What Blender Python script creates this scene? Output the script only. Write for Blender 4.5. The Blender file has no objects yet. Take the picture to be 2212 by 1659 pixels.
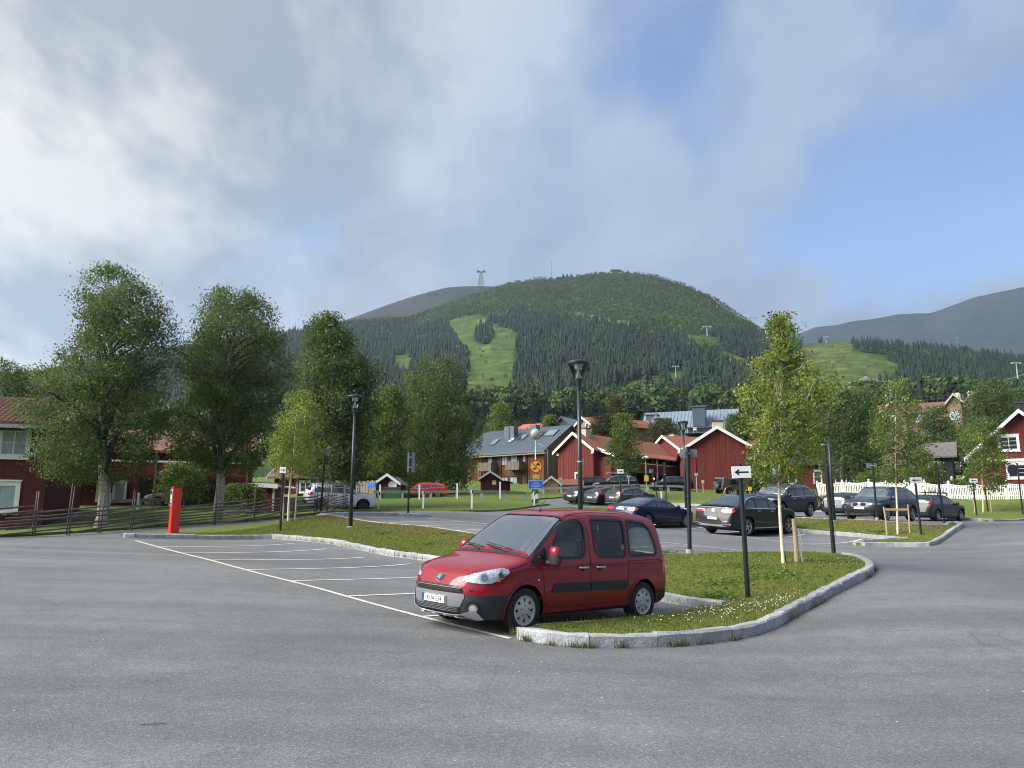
import bpy,bmesh,math,random
import numpy as np
from mathutils import Vector,Matrix,Euler,noise
from mathutils.bvhtree import BVHTree
from mathutils.geometry import delaunay_2d_cdt
R = math.radians
random.seed(7)
rng = np.random.default_rng(7)
sc = bpy.context.scene
col = sc.collection
PITCH = R(10.07)
CAMZ = 1.6
cam_d = bpy.data.cameras.new("camera")
cam_d.sensor_width = 36.0
cam_d.lens = 27.03
cam_d.clip_start = 0.05
cam_d.clip_end = 20000
cam = bpy.data.objects.new("camera",cam_d)
col.objects.link(cam)
cam.location = (0,0,CAMZ)
cam.rotation_euler = (R(90) + PITCH,0,0)
sc.camera = cam
sc.view_settings.view_transform = 'Standard'
sc.view_settings.look = 'None'
sc.view_settings.gamma = 1.0
sc.view_settings.use_curve_mapping = False
sc.view_settings.exposure = 1.90
sc.cycles.max_bounces = 6
sc.cycles.diffuse_bounces = 3
sc.cycles.glossy_bounces = 3
sc.cycles.transmission_bounces = 4
sc.cycles.transparent_max_bounces = 8
sc.cycles.volume_bounces = 0
sc.cycles.use_denoising = True
sc.cycles.filter_width = 1.05
SUN_AZ,SUN_EL = R(-108),R(36)          # azimuth from +Y towards +X
sd = bpy.data.lights.new("sun",'SUN')
sd.energy = 2.5
sd.angle = R(48)
sd.color = (1.0,0.955,0.89)
so = bpy.data.objects.new("sun",sd)
col.objects.link(so)
sdir = Vector((math.sin(SUN_AZ) * math.cos(SUN_EL),math.cos(SUN_AZ) * math.cos(SUN_EL),math.sin(SUN_EL)))
so.rotation_euler = sdir.to_track_quat('Z','Y').to_euler()
so.location = sdir * 50
wd = bpy.data.worlds.new("World")
sc.world = wd
wd.use_nodes = True
nt = wd.node_tree
nt.nodes.clear()
def N(tree,typ,**kw):
 n = tree.nodes.new(typ)
 for k,v in kw.items():
  if k == 'ins':
   for kk,vv in v.items():
    n.inputs[kk].default_value = vv
  else:
   setattr(n,k,v)
 return n
def build_world():
 L = nt.links.new
 out = N(nt,'ShaderNodeOutputWorld')
 sky = N(nt,'ShaderNodeTexSky',sky_type='NISHITA')
 sky.sun_disc = False
 sky.sun_elevation = SUN_EL
 sky.sun_rotation = SUN_AZ
 sky.altitude = 400
 sky.air_density = 1.0
 sky.dust_density = 0.6
 skys = N(nt,'ShaderNodeVectorMath',operation='SCALE')
 L(sky.outputs[0],skys.inputs[0])
 skys.inputs['Scale'].default_value = 0.054
 geo = N(nt,'ShaderNodeNewGeometry')
 inc = N(nt,'ShaderNodeVectorMath',operation='SCALE')
 L(geo.outputs['Incoming'],inc.inputs[0])
 inc.inputs['Scale'].default_value = -1.0
 sep = N(nt,'ShaderNodeSeparateXYZ')
 L(inc.outputs[0],sep.inputs[0])
 zc = N(nt,'ShaderNodeMath',operation='MAXIMUM',ins={1: 0.0})
 L(sep.outputs[2],zc.inputs[0])
 za = N(nt,'ShaderNodeMath',operation='ADD',ins={1: 0.38})
 L(zc.outputs[0],za.inputs[0])
 dv = N(nt,'ShaderNodeVectorMath',operation='DIVIDE')
 cmb = N(nt,'ShaderNodeCombineXYZ')
 L(za.outputs[0],cmb.inputs[0]); L(za.outputs[0],cmb.inputs[1]); cmb.inputs[2].default_value = 1.0
 flat = N(nt,'ShaderNodeCombineXYZ')
 L(sep.outputs[0],flat.inputs[0]); L(sep.outputs[1],flat.inputs[1])
 L(flat.outputs[0],dv.inputs[0]); L(cmb.outputs[0],dv.inputs[1])
 mp = N(nt,'ShaderNodeMapping')
 mp.inputs['Location'].default_value = (3.1,1.7,0)
 mp.inputs['Rotation'].default_value = (0,0,R(35))
 mp.inputs['Scale'].default_value = (1.0,0.7,1)
 L(dv.outputs[0],mp.inputs[0])
 n1 = N(nt,'ShaderNodeTexNoise',ins={'Scale': 2.1,'Detail': 8.0,'Roughness': 0.55,'Distortion': 0.1})
 L(mp.outputs[0],n1.inputs['Vector'])
 n2 = N(nt,'ShaderNodeTexNoise',ins={'Scale': 3.4,'Detail': 9.0,'Roughness': 0.60,'Distortion': 0.12})
 L(mp.outputs[0],n2.inputs['Vector'])
 n3 = N(nt,'ShaderNodeTexNoise',ins={'Scale': 0.8,'Detail': 2.0,'Roughness': 0.45})
 L(dv.outputs[0],n3.inputs['Vector'])
 dt = N(nt,'ShaderNodeVectorMath',operation='DOT_PRODUCT')
 L(inc.outputs[0],dt.inputs[0])
 dt.inputs[1].default_value = (math.sin(R(-64)) * math.cos(R(38)),math.cos(R(-64)) * math.cos(R(38)),math.sin(R(38)))
 glow = N(nt,'ShaderNodeMapRange',interpolation_type='SMOOTHSTEP')
 L(dt.outputs['Value'],glow.inputs[0])
 for i,v in zip((1,2,3,4),(0.50,0.95,0.0,1.0)):
  glow.inputs[i].default_value = v
 side = N(nt,'ShaderNodeMapRange')
 L(dt.outputs['Value'],side.inputs[0])
 for i,v in zip((1,2,3,4),(0.15,0.62,-0.11,0.34)):
  side.inputs[i].default_value = v
 cv = N(nt,'ShaderNodeMath',operation='ADD')
 nc = N(nt,'ShaderNodeMath',operation='MULTIPLY_ADD',ins={1: 2.4,2: -.70}); L(n1.outputs[0],nc.inputs[0]); L(nc.outputs[0],cv.inputs[0])
 prev = side.outputs[0]
 side.inputs[3].default_value = .35; side.inputs[4].default_value = .34
 for hd,r0,dep in (((.15,.83,.50),13,.30),((.56,.74,.40),17,.50)):
  hv = Vector(hd).normalized()
  d2 = N(nt,'ShaderNodeVectorMath',operation='DOT_PRODUCT'); L(inc.outputs[0],d2.inputs[0]); d2.inputs[1].default_value = hv
  m2 = N(nt,'ShaderNodeMapRange',interpolation_type='SMOOTHSTEP'); L(d2.outputs['Value'],m2.inputs[0])
  for i,v in zip((1,2,3,4),(math.cos(R(r0)),1.0,0,dep)): m2.inputs[i].default_value = v
  sb = N(nt,'ShaderNodeMath',operation='SUBTRACT'); L(prev,sb.inputs[0]); L(m2.outputs[0],sb.inputs[1]); prev = sb.outputs[0]
 L(prev,cv.inputs[1])
 cov = N(nt,'ShaderNodeMapRange',interpolation_type='SMOOTHSTEP')
 L(cv.outputs[0],cov.inputs[0])
 for i,v in zip((1,2,3,4),(0.30,0.72,0.12,1.0)):
  cov.inputs[i].default_value = v
 hz = N(nt,'ShaderNodeMapRange',interpolation_type='SMOOTHSTEP')
 L(sep.outputs[2],hz.inputs[0])
 for i,v in zip((1,2,3,4),(0.10,0.30,0.6,0.0)):
  hz.inputs[i].default_value = v
 cm = N(nt,'ShaderNodeMath',operation='ADD',use_clamp=True)
 L(cov.outputs[0],cm.inputs[0]); L(hz.outputs[0],cm.inputs[1])
 cr = N(nt,'ShaderNodeValToRGB')
 cr.color_ramp.elements[0].position = 0.40
 cr.color_ramp.elements[0].color = (0.098,0.122,0.170,1)
 cr.color_ramp.elements[1].position = 0.62
 cr.color_ramp.elements[1].color = (0.132,0.156,0.202,1)
 L(n2.outputs[0],cr.inputs[0])
 cr2 = N(nt,'ShaderNodeValToRGB')
 cr2.color_ramp.elements[0].position = 0.44
 cr2.color_ramp.elements[0].color = (0.108,0.115,0.128,1)
 cr2.color_ramp.elements[1].position = 0.62
 cr2.color_ramp.elements[1].color = (0.262,0.256,0.228,1)
 L(n2.outputs[0],cr2.inputs[0])
 mg = N(nt,'ShaderNodeMix',data_type='RGBA')
 L(glow.outputs[0],mg.inputs['Factor'])
 L(cr.outputs[0],mg.inputs['A']); L(cr2.outputs[0],mg.inputs['B'])
 bl = N(nt,'ShaderNodeMapRange')
 L(n3.outputs[0],bl.inputs[0])
 for i,v in zip((1,2,3,4),(0.3,0.7,0.82,1.14)):
  bl.inputs[i].default_value = v
 ms = N(nt,'ShaderNodeVectorMath',operation='SCALE')
 L(mg.outputs['Result'],ms.inputs[0]); L(bl.outputs[0],ms.inputs['Scale'])
 mx = N(nt,'ShaderNodeMix',data_type='RGBA')
 L(cm.outputs[0],mx.inputs['Factor'])
 tn = N(nt,'ShaderNodeVectorMath',operation='MULTIPLY'); L(skys.outputs[0],tn.inputs[0]); tn.inputs[1].default_value = (.95,1.02,1.15)
 L(tn.outputs[0],mx.inputs['A']); L(ms.outputs[0],mx.inputs['B'])
 bg = N(nt,'ShaderNodeBackground')
 L(mx.outputs['Result'],bg.inputs[0])
 bg.inputs[1].default_value = 1.0
 L(bg.outputs[0],out.inputs[0])
build_world()
F0 = 1661.0
AZ = R(39)
SA = np.array([-math.sin(AZ),math.cos(AZ)])
TA = np.array([math.cos(AZ),math.sin(AZ)])
def xy(s,t):
 return (SA[0] * s + TA[0] * t,SA[1] * s + TA[1] * t)
def ray(u,v):
 a = (u - 1106) / F0
 b = (829.5 - v) / F0
 d = np.array([a,math.cos(PITCH) - b * math.sin(PITCH),math.sin(PITCH) + b * math.cos(PITCH)])
 return d / d[1]
def P(u,v,Y):
 d = ray(u,v)
 return Vector((d[0] * Y,Y,CAMZ + d[2] * Y))
def _ctrl():
 pts = []
 low = lambda s,t: -.274 + .0445 * s - .007 * (t - 6.5)
 up = lambda s,t: -.08 + .058 * s
 for s in (-14,-4,4,8,14,20,28):
  for t in (-30,-16,-4,3,7,11.3):
   if s < 5 and t > 8: continue
   pts.append((s,t,low(s,t)))
 for s in (13,18,24,31,36):
  for t in (15.4,20,26,30.8):
   if s > 33 and t < 18: continue
   pts.append((s,t,up(s,t)))
 t3 = lambda s: 1.55 + .0483 * (s - 18)
 for s in (17,24,32,40,48):
  for t in (34.3,40,48):
   if s > 33 and t < 36: continue
   pts.append((s,t,t3(s)))
 pts += [(7.0,11.5,.13),(7.5,15,.33),(8.0,17.5,.42),(9.9,20.4,.5),(11,23,.6),(9,26,.68),(10,30,.95),(12,34,1.22),
   (14,46,1.6),(17,58,1.9),(0,12,-.1),(0,18,.15),(0,26,.4),(0,34,.8),(2,48,1.3),(4,62,1.7),(-14,20,-.4),(-14,40,.2),
   (-10,60,.9),(22,75,2.8)]
 out = [(*xy(s,t),z) for s,t,z in pts]
 for u,v,Y in ((87,1144,35),(-100,1150,33),(212,1147,33),(463,1129,38),(146,1100,45),(330,1092,50),(600,1112,44),(781,1104,50),(708,1092,52),
     (912,1077,70),(930,1080,62),(820,1081,60),(1080,1079,64),(1140,1100,50),(1000,1106,45.5),(1250,1066,78),(1300,1062,84),(1400,1062,84),(1480,1062,84),(1300,1064,76),(1400,1064,76),(1490,1066,76),(1120,1066,95),(980,1068,78),
     (1590,1075,79),(1545,1068,76),(1720,1080,66),(1240,1060,92),(1560,1061,87),(1900,1076,66),
     (2100,1083,60),(2250,1080,57),(2150,1072,68),(2300,1070,70),(2000,1060,90),(1800,1050,100),(1400,1040,110),
     (1100,1040,115),(700,1050,100),(300,1060,80),(0,1080,60),(500,1080,65),(-100,1075,80),(0,1040,110),(2400,1040,100)):
  p = P(u,v,Y)
  out.append(tuple(p))
 return np.array(out)
_C = _ctrl()
def _phi(r2):
 return np.where(r2 > 1e-9,0.5 * r2 * np.log(np.maximum(r2,1e-9)),0.0)
_n = len(_C)
_A = np.zeros((_n + 3,_n + 3))
_d2 = ((_C[:,None,:2] - _C[None,:,:2]) ** 2).sum(-1)
_A[:_n,:_n] = _phi(_d2) + np.eye(_n) * 0.25
_A[:_n,_n] = 1
_A[:_n,_n + 1:] = _C[:,:2]
_A[_n:,:_n] = _A[:_n,_n:].T
_W = np.linalg.solve(_A,np.concatenate([_C[:,2],np.zeros(3)]))
def G_raw(X,Y):
 X = np.atleast_1d(np.asarray(X,float)); Y = np.atleast_1d(np.asarray(Y,float))
 sh = X.shape
 X = X.ravel(); Y = Y.ravel()
 out = np.empty(len(X))
 for i in range(0,len(X),20000):
  xs = X[i:i + 20000]; ys = Y[i:i + 20000]
  d2 = (xs[:,None] - _C[None,:,0]) ** 2 + (ys[:,None] - _C[None,:,1]) ** 2
  out[i:i + 20000] = _phi(d2) @ _W[:_n] + _W[_n] + _W[_n + 1] * xs + _W[_n + 2] * ys
 return out.reshape(sh)
GX0,GX1,GY0,GY1,GD = -90.0,110.0,-14.0,126.0,0.5
_gx = np.arange(GX0,GX1 + GD,GD)
_gy = np.arange(GY0,GY1 + GD,GD)
_GX,_GY = np.meshgrid(_gx,_gy)
GRID = G_raw(_GX,_GY)
def GV(X,Y):
 """ground height, bilinear on the survey grid (vectorised)"""
 X = np.asarray(X,float); Y = np.asarray(Y,float)
 fx = np.clip((X - GX0) / GD,0,len(_gx) - 1.001); fy = np.clip((Y - GY0) / GD,0,len(_gy) - 1.001)
 i = fx.astype(int); j = fy.astype(int); a = fx - i; b = fy - j
 return GRID[j,i] * (1 - a) * (1 - b) + GRID[j,i + 1] * a * (1 - b) + GRID[j + 1,i] * (1 - a) * b + GRID[j + 1,i + 1] * a * b
def G(x,y):
 return float(GV(x,y))
def hit(u,v,y0=4.0,y1=124.0,dz=0.0):
 d = ray(u,v)
 ys = np.linspace(y0,y1,2400)
 f = CAMZ + d[2] * ys - GV(d[0] * ys,ys) - dz
 k = np.where(f < 0)[0]
 if len(k) == 0:
  k = [int(np.argmin(f))]
 k = max(int(k[0]),1)
 yy = ys[k - 1] + (ys[k] - ys[k - 1]) * f[k - 1] / (f[k - 1] - f[k] + 1e-12)
 x = d[0] * yy
 return Vector((x,yy,G(x,yy)))
def gnormal(x,y,e=0.8):
 return Vector((-(G(x + e,y) - G(x - e,y)) / (2 * e),-(G(x,y + e) - G(x,y - e)) / (2 * e),1)).normalized()
# ================================================================ materials
MATS = {}
def new_mat(name):
 m = bpy.data.materials.new(name)
 m.use_nodes = True
 m.node_tree.nodes.clear()
 MATS[name] = m
 return m
def pbr(name,color,rough=0.6,metal=0.0,spec=0.5,coat=0.0,coat_rough=0.03,var=0.0,vscale=4.0,bump=0.0,bscale=30.0,
  stretch=(1,1,1),attr=None,trans=0.0,alpha=1.0,emit=None,estr=0.0,coords='Object',detail=6.0,color2=None,ior=1.45,bdist=0.02,flake=False,dirt=0.0):
 """principled material; the colour varies by noise, never by light"""
 m = new_mat(name)
 t = m.node_tree
 L = t.links.new
 out = N(t,'ShaderNodeOutputMaterial')
 b = N(t,'ShaderNodeBsdfPrincipled')
 b.inputs['Base Color'].default_value = (*color,1)
 b.inputs['Roughness'].default_value = rough
 b.inputs['Metallic'].default_value = metal
 b.inputs['Specular IOR Level'].default_value = spec
 b.inputs['Coat Weight'].default_value = coat
 b.inputs['Coat Roughness'].default_value = coat_rough
 b.inputs['Transmission Weight'].default_value = trans
 b.inputs['IOR'].default_value = ior
 b.inputs['Alpha'].default_value = alpha
 if emit:
  b.inputs['Emission Color'].default_value = (*emit,1)
  b.inputs['Emission Strength'].default_value = estr
 L(b.outputs[0],out.inputs[0])
 tc = N(t,'ShaderNodeTexCoord')
 mp = N(t,'ShaderNodeMapping')
 mp.inputs['Scale'].default_value = stretch
 L(tc.outputs[coords],mp.inputs[0])
 if var > 0 or color2 or attr:
  base = None
  if attr:
   at = N(t,'ShaderNodeAttribute',attribute_name=attr)
   base = at.outputs['Color']
  if var > 0 or color2:
   n = N(t,'ShaderNodeTexNoise',ins={'Scale': vscale,'Detail': detail,'Roughness': 0.6})
   L(mp.outputs[0],n.inputs['Vector'])
   mr = N(t,'ShaderNodeMapRange')
   L(n.outputs[0],mr.inputs[0])
   mr.inputs[1].default_value = 0.3; mr.inputs[2].default_value = 0.7
   if color2:
    mx = N(t,'ShaderNodeMix',data_type='RGBA')
    mr.inputs[3].default_value = 0; mr.inputs[4].default_value = 1
    L(mr.outputs[0],mx.inputs['Factor'])
    mx.inputs['A'].default_value = (*color,1); mx.inputs['B'].default_value = (*color2,1)
    if base is not None:
     m2 = N(t,'ShaderNodeMix',data_type='RGBA',blend_type='MULTIPLY')
     m2.inputs['Factor'].default_value = 1
     L(base,m2.inputs['A']); L(mx.outputs['Result'],m2.inputs['B'])
     L(m2.outputs['Result'],b.inputs['Base Color'])
    else:
     L(mx.outputs['Result'],b.inputs['Base Color'])
   else:
    mr.inputs[3].default_value = 1 - var; mr.inputs[4].default_value = 1 + var
    sc_ = N(t,'ShaderNodeVectorMath',operation='SCALE')
    if base is not None: L(base,sc_.inputs[0])
    else: sc_.inputs[0].default_value = color
    L(mr.outputs[0],sc_.inputs['Scale'])
    L(sc_.outputs[0],b.inputs['Base Color'])
  else:
   L(base,b.inputs['Base Color'])
 if bump > 0:
  n = N(t,'ShaderNodeTexNoise',ins={'Scale': bscale,'Detail': 5.0,'Roughness': 0.6})
  L(mp.outputs[0],n.inputs['Vector'])
  bp = N(t,'ShaderNodeBump',ins={'Strength': bump,'Distance': bdist})
  L(n.outputs[0],bp.inputs['Height'])
  L(bp.outputs[0],b.inputs['Normal'])
 return m
# ================================================================ mesh helpers
class MB:
 def __init__(s):
  s.v = []; s.f = []
 def add(s,vs,fs):
  o = len(s.v)
  s.v += [tuple(p) for p in vs]
  s.f += [tuple(i + o for i in f) for f in fs]
  return s
 def box(s,x0,x1,y0,y1,z0,z1,M=None):
  vs = [Vector(p) for p in ((x0,y0,z0),(x1,y0,z0),(x1,y1,z0),(x0,y1,z0),(x0,y0,z1),(x1,y0,z1),(x1,y1,z1),(x0,y1,z1))]
  if M is not None: vs = [M @ p for p in vs]
  return s.add(vs,((0,3,2,1),(4,5,6,7),(0,1,5,4),(1,2,6,5),(2,3,7,6),(3,0,4,7)))
 def tube(s,p0,p1,r0,r1=None,n=8,caps=True):
  r1 = r0 if r1 is None else r1
  p0 = Vector(p0); p1 = Vector(p1)
  d = (p1 - p0)
  if d.length < 1e-6: return s
  d.normalize()
  a = d.orthogonal().normalized(); b = d.cross(a)
  vs = []
  for p,r in ((p0,r0),(p1,r1)):
   for k in range(n):
    w = 2 * math.pi * k / n
    vs.append(p + (a * math.cos(w) + b * math.sin(w)) * r)
  fs = [(k,(k + 1) % n,n + (k + 1) % n,n + k) for k in range(n)]
  if caps: fs += [tuple(range(n))[::-1],tuple(range(n,2 * n))]
  return s.add(vs,fs)
 def path(s,pts,rs,n=6,caps=True):
  pts = [Vector(p) for p in pts]
  if not hasattr(rs,'__len__'): rs = [rs] * len(pts)
  vs = []; fs = []
  a = None
  for i,p in enumerate(pts):
   d = (pts[min(i + 1,len(pts) - 1)] - pts[max(i - 1,0)]).normalized()
   if a is None: a = d.orthogonal().normalized()
   a = (a - d * a.dot(d)).normalized()
   b = d.cross(a)
   for k in range(n):
    w = 2 * math.pi * k / n
    vs.append(p + (a * math.cos(w) + b * math.sin(w)) * rs[i])
   if i:
    o = (i - 1) * n
    fs += [(o + k,o + (k + 1) % n,o + n + (k + 1) % n,o + n + k) for k in range(n)]
  if caps:
   fs += [tuple(range(n))[::-1],tuple(range(len(vs) - n,len(vs)))]
  return s.add(vs,fs)
 def lathe(s,prof,n=24,M=None,axis='z',caps=True):
  vs = []; fs = []
  for r,z in prof:
   for k in range(n):
    w = 2 * math.pi * k / n
    if axis == 'z': p = Vector((r * math.cos(w),r * math.sin(w),z))
    else: p = Vector((r * math.cos(w),z,r * math.sin(w)))
    vs.append(M @ p if M is not None else p)
  for i in range(len(prof) - 1):
   o = i * n
   for k in range(n):
    q = (o + k,o + (k + 1) % n,o + n + (k + 1) % n,o + n + k)
    fs.append(q if axis == 'z' else q[::-1])
  if caps and prof[0][0] > 1e-6: fs.append(tuple(range(n))[::-1] if axis == 'z' else tuple(range(n)))
  if caps and prof[-1][0] > 1e-6:
   t = tuple(range((len(prof) - 1) * n,len(prof) * n))
   fs.append(t if axis == 'z' else t[::-1])
  return s.add(vs,fs)
 def prism(s,poly,ex,M=None):
  """poly: list of 3D points (planar), ex: extrusion vector"""
  vs = [Vector(p) for p in poly]; e = Vector(ex)
  n = len(vs)
  nr = Vector((0,0,0))
  for i in range(n): nr += vs[i].cross(vs[(i + 1) % n])
  if nr.dot(e) > 0: vs = vs[::-1]
  vs = vs + [p + e for p in vs]
  if M is not None: vs = [M @ p for p in vs]
  fs = [tuple(range(n)),tuple(range(n,2 * n))[::-1]] + [((i + 1) % n,i,n + i,n + (i + 1) % n) for i in range(n)]
  return s.add(vs,fs)
 def mesh(s,name):
  me = bpy.data.meshes.new(name)
  me.from_pydata(s.v,[],s.f)
  me.update()
  return me
 def build(s,name,mat,parent=None,smooth=False,bevel=0.0,M=None,auto=None):
  me = s.mesh(name)
  return link(name,me,mat,parent,smooth,bevel,M,auto)
def link(name,me,mat,parent=None,smooth=False,bevel=0.0,M=None,auto=None):
 o = bpy.data.objects.new(name,me)
 col.objects.link(o)
 if mat is not None and not len(me.materials): me.materials.append(MATS[mat] if isinstance(mat,str) else mat)
 if parent is not None: o.parent = parent
 if M is not None: o.matrix_basis = M
 if smooth: me.shade_smooth()
 if auto is not None:
  me.shade_smooth()
  me.set_sharp_from_angle(angle=R(auto))
 if bevel > 0:
  md = o.modifiers.new('bevel','BEVEL'); md.width = bevel; md.segments = 2; md.limit_method = 'ANGLE'
 return o
def thing(name,label,cat,loc=(0,0,0),rz=0.0,group=None,M=None):
 o = bpy.data.objects.new(name,None)
 o.empty_display_size = 0.3
 col.objects.link(o)
 o.location = loc; o.rotation_euler = (0,0,rz)
 if M is not None: o.matrix_basis = M
 return tag(o,label,cat,group)
def tag(o,label=None,cat=None,group=None,kind=None):
 if label: o['label'] = label
 if cat: o['category'] = cat
 if group: o['group'] = group
 if kind: o['kind'] = kind
 return o
def dup(root,loc,rz,label=None,group=None,M=None):
 def cp(o,par):
  c = o.copy(); col.objects.link(c)
  if par is not None: c.parent = par
  for ch in list(KIDS.get(o,())) or [x for x in o.children]: cp(ch,c)
  return c
 r = cp(root,None)
 if M is not None: r.matrix_basis = M
 else: r.location = loc; r.rotation_euler = (0,0,rz)
 if label: r['label'] = label
 if group: r['group'] = group
 return r
KIDS = {}
def np_mesh(name,V,Fq,mat,attrs=None,smooth=False,parent=None):
 """fast mesh from numpy: Fq (n,3) or (n,4)"""
 V = np.asarray(V,np.float32); Fq = np.asarray(Fq,np.int32)
 me = bpy.data.meshes.new(name)
 k = Fq.shape[1]; nf = len(Fq)
 me.vertices.add(len(V)); me.vertices.foreach_set('co',V.ravel())
 me.loops.add(nf * k); me.loops.foreach_set('vertex_index',Fq.ravel())
 me.polygons.add(nf)
 me.polygons.foreach_set('loop_start',np.arange(0,nf * k,k,dtype=np.int32))
 me.polygons.foreach_set('loop_total',np.full(nf,k,dtype=np.int32))
 if attrs:
  for an,(dom,data) in attrs.items():
   a = me.attributes.new(an,'FLOAT_COLOR',dom)
   d = np.ones((len(data),4),np.float32); d[:,:3] = data
   a.data.foreach_set('color',d.ravel())
 me.update(calc_edges=True)
 if smooth: me.shade_smooth()
 return link(name,me,mat,parent)
def poly_inside(px,py,poly):
 """vectorised point in polygon"""
 poly = np.asarray(poly,float)
 ins = np.zeros(np.shape(px),bool)
 n = len(poly)
 for i in range(n):
  x0,y0 = poly[i]; x1,y1 = poly[(i + 1) % n]
  c = ((y0 > py) != (y1 > py))
  with np.errstate(divide='ignore',invalid='ignore'):
   xi = (x1 - x0) * (py - y0) / (y1 - y0 + 1e-30) + x0
  ins ^= c & (px < xi)
 return ins
def resample(pts,step,closed=False):
 pts = [Vector(p) for p in pts]
 if closed: pts = pts + [pts[0]]
 out = []
 for a,b in zip(pts[:-1],pts[1:]):
  n = max(1,int(round((b - a).length / step)))
  for k in range(n): out.append(a.lerp(b,k / n))
 if not closed: out.append(pts[-1])
 return out
def smooth_line(pts,it=2):
 """corner cutting of an open line, end points kept"""
 pts = [Vector(p) for p in pts]
 for _ in range(it):
  q = [pts[0]]
  for a,b in zip(pts[:-1],pts[1:]):
   q += [a.lerp(b,.25),a.lerp(b,.75)]
  q.append(pts[-1]); pts = q
 return pts
def cdt_fill(outline,step,holes=()):
 """triangulate a 2D outline with interior grid points -> (verts2d, tris)"""
 verts = [Vector((p[0],p[1])) for p in outline]
 n = len(verts)
 edges = [(i,(i + 1) % n) for i in range(n)]
 arr = np.array([(p[0],p[1]) for p in outline])
 x0,y0 = arr.min(0); x1,y1 = arr.max(0)
 gx,gy = np.meshgrid(np.arange(x0 + step * .5,x1,step),np.arange(y0 + step * .5,y1,step))
 gx = gx.ravel(); gy = gy.ravel()
 m = poly_inside(gx,gy,arr)
 gx = gx[m]; gy = gy[m]
 if len(gx):
  keep = np.ones(len(gx),bool)
  for i in range(n):
   a = arr[i]; b = arr[(i + 1) % n]; d = b - a; l2 = (d @ d) + 1e-12
   tt = np.clip(((gx - a[0]) * d[0] + (gy - a[1]) * d[1]) / l2,0,1)
   keep &= (gx - a[0] - tt * d[0]) ** 2 + (gy - a[1] - tt * d[1]) ** 2 > (step * .35) ** 2
  verts += [Vector(p) for p in zip(gx[keep],gy[keep])]
 r = delaunay_2d_cdt(verts,edges,[],1,1e-6)
 return r[0],[tuple(f) for f in r[2]]
def asphalt_mat():
 m = new_mat('asphalt')
 t = m.node_tree; L = t.links.new
 out = N(t,'ShaderNodeOutputMaterial'); b = N(t,'ShaderNodeBsdfPrincipled')
 L(b.outputs[0],out.inputs[0])
 b.inputs['Specular IOR Level'].default_value = 0.35
 b.inputs['Roughness'].default_value = 0.78
 tc = N(t,'ShaderNodeTexCoord')
 big = N(t,'ShaderNodeTexNoise',ins={'Scale': 0.22,'Detail': 5.0,'Roughness': 0.55})
 mid = N(t,'ShaderNodeTexNoise',ins={'Scale': 2.3,'Detail': 4.0,'Roughness': 0.6})
 fine = N(t,'ShaderNodeTexNoise',ins={'Scale': 38.0,'Detail': 3.0,'Roughness': 0.7})
 vor = N(t,'ShaderNodeTexVoronoi',ins={'Scale': 62.0})
 mp = N(t,'ShaderNodeMapping')
 mp.inputs['Rotation'].default_value = (0,0,R(-51))
 mp.inputs['Scale'].default_value = (0.045,0.9,1)
 streak = N(t,'ShaderNodeTexNoise',ins={'Scale': 1.0,'Detail': 4.0,'Roughness': 0.6})
 L(tc.outputs['Object'],mp.inputs[0]); L(mp.outputs[0],streak.inputs['Vector'])
 for n in (big,mid,fine,vor): L(tc.outputs['Object'],n.inputs['Vector'])
 def mr(src,a,b_,c,d):
  n = N(t,'ShaderNodeMapRange'); L(src,n.inputs[0])
  for i,v in zip((1,2,3,4),(a,b_,c,d)): n.inputs[i].default_value = v
  return n.outputs[0]
 def mul(a,b_):
  n = N(t,'ShaderNodeMath',operation='MULTIPLY'); L(a,n.inputs[0]); L(b_,n.inputs[1]); return n.outputs[0]
 f = mul(mr(big.outputs[0],.3,.7,.80,1.20),mr(mid.outputs[0],.3,.7,.90,1.10))
 f = mul(f,mr(streak.outputs[0],.3,.7,.80,1.20))
 f = mul(f,mr(fine.outputs[0],.25,.75,.68,1.32))
 cellv = N(t,'ShaderNodeSeparateColor'); L(vor.outputs['Color'],cellv.inputs[0])
 stone = mr(cellv.outputs[0],.5,1.0,0.86,1.24)
 f = mul(f,stone)
 bright = mr(cellv.outputs[1],.985,.995,1.0,1.6)
 f = mul(f,bright)
 s = N(t,'ShaderNodeVectorMath',operation='SCALE')
 s.inputs[0].default_value = (0.150,0.152,0.152)
 L(f,s.inputs['Scale'])
 st = N(t,'ShaderNodeTexNoise',ins={'Scale': 0.75,'Detail': 6.0,'Roughness': 0.7,'Distortion': 0.6})
 L(tc.outputs['Object'],st.inputs['Vector'])
 mx = N(t,'ShaderNodeMix',data_type='RGBA')
 L(mr(st.outputs[0],.62,.72,0,.35),mx.inputs['Factor'])
 L(s.outputs[0],mx.inputs['A']); mx.inputs['B'].default_value = (0.075,0.072,0.07,1)
 L(mx.outputs['Result'],b.inputs['Base Color'])
 cw = N(t,'ShaderNodeTexNoise',ins={'Scale': 1.6,'Detail': 4.0}); L(tc.outputs['Object'],cw.inputs['Vector'])
 cx = N(t,'ShaderNodeMix',data_type='RGBA'); cx.inputs['Factor'].default_value = .22; L(tc.outputs['Object'],cx.inputs['A']); L(cw.outputs['Color'],cx.inputs['B'])
 cv = N(t,'ShaderNodeTexVoronoi',feature='DISTANCE_TO_EDGE',ins={'Scale': .42}); L(cx.outputs['Result'],cv.inputs['Vector'])
 ck = N(t,'ShaderNodeMath',operation='MULTIPLY'); L(mr(cv.outputs['Distance'],.0,.006,.55,0),ck.inputs[0]); L(mr(big.outputs[0],.52,.60,0,1),ck.inputs[1])
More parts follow.
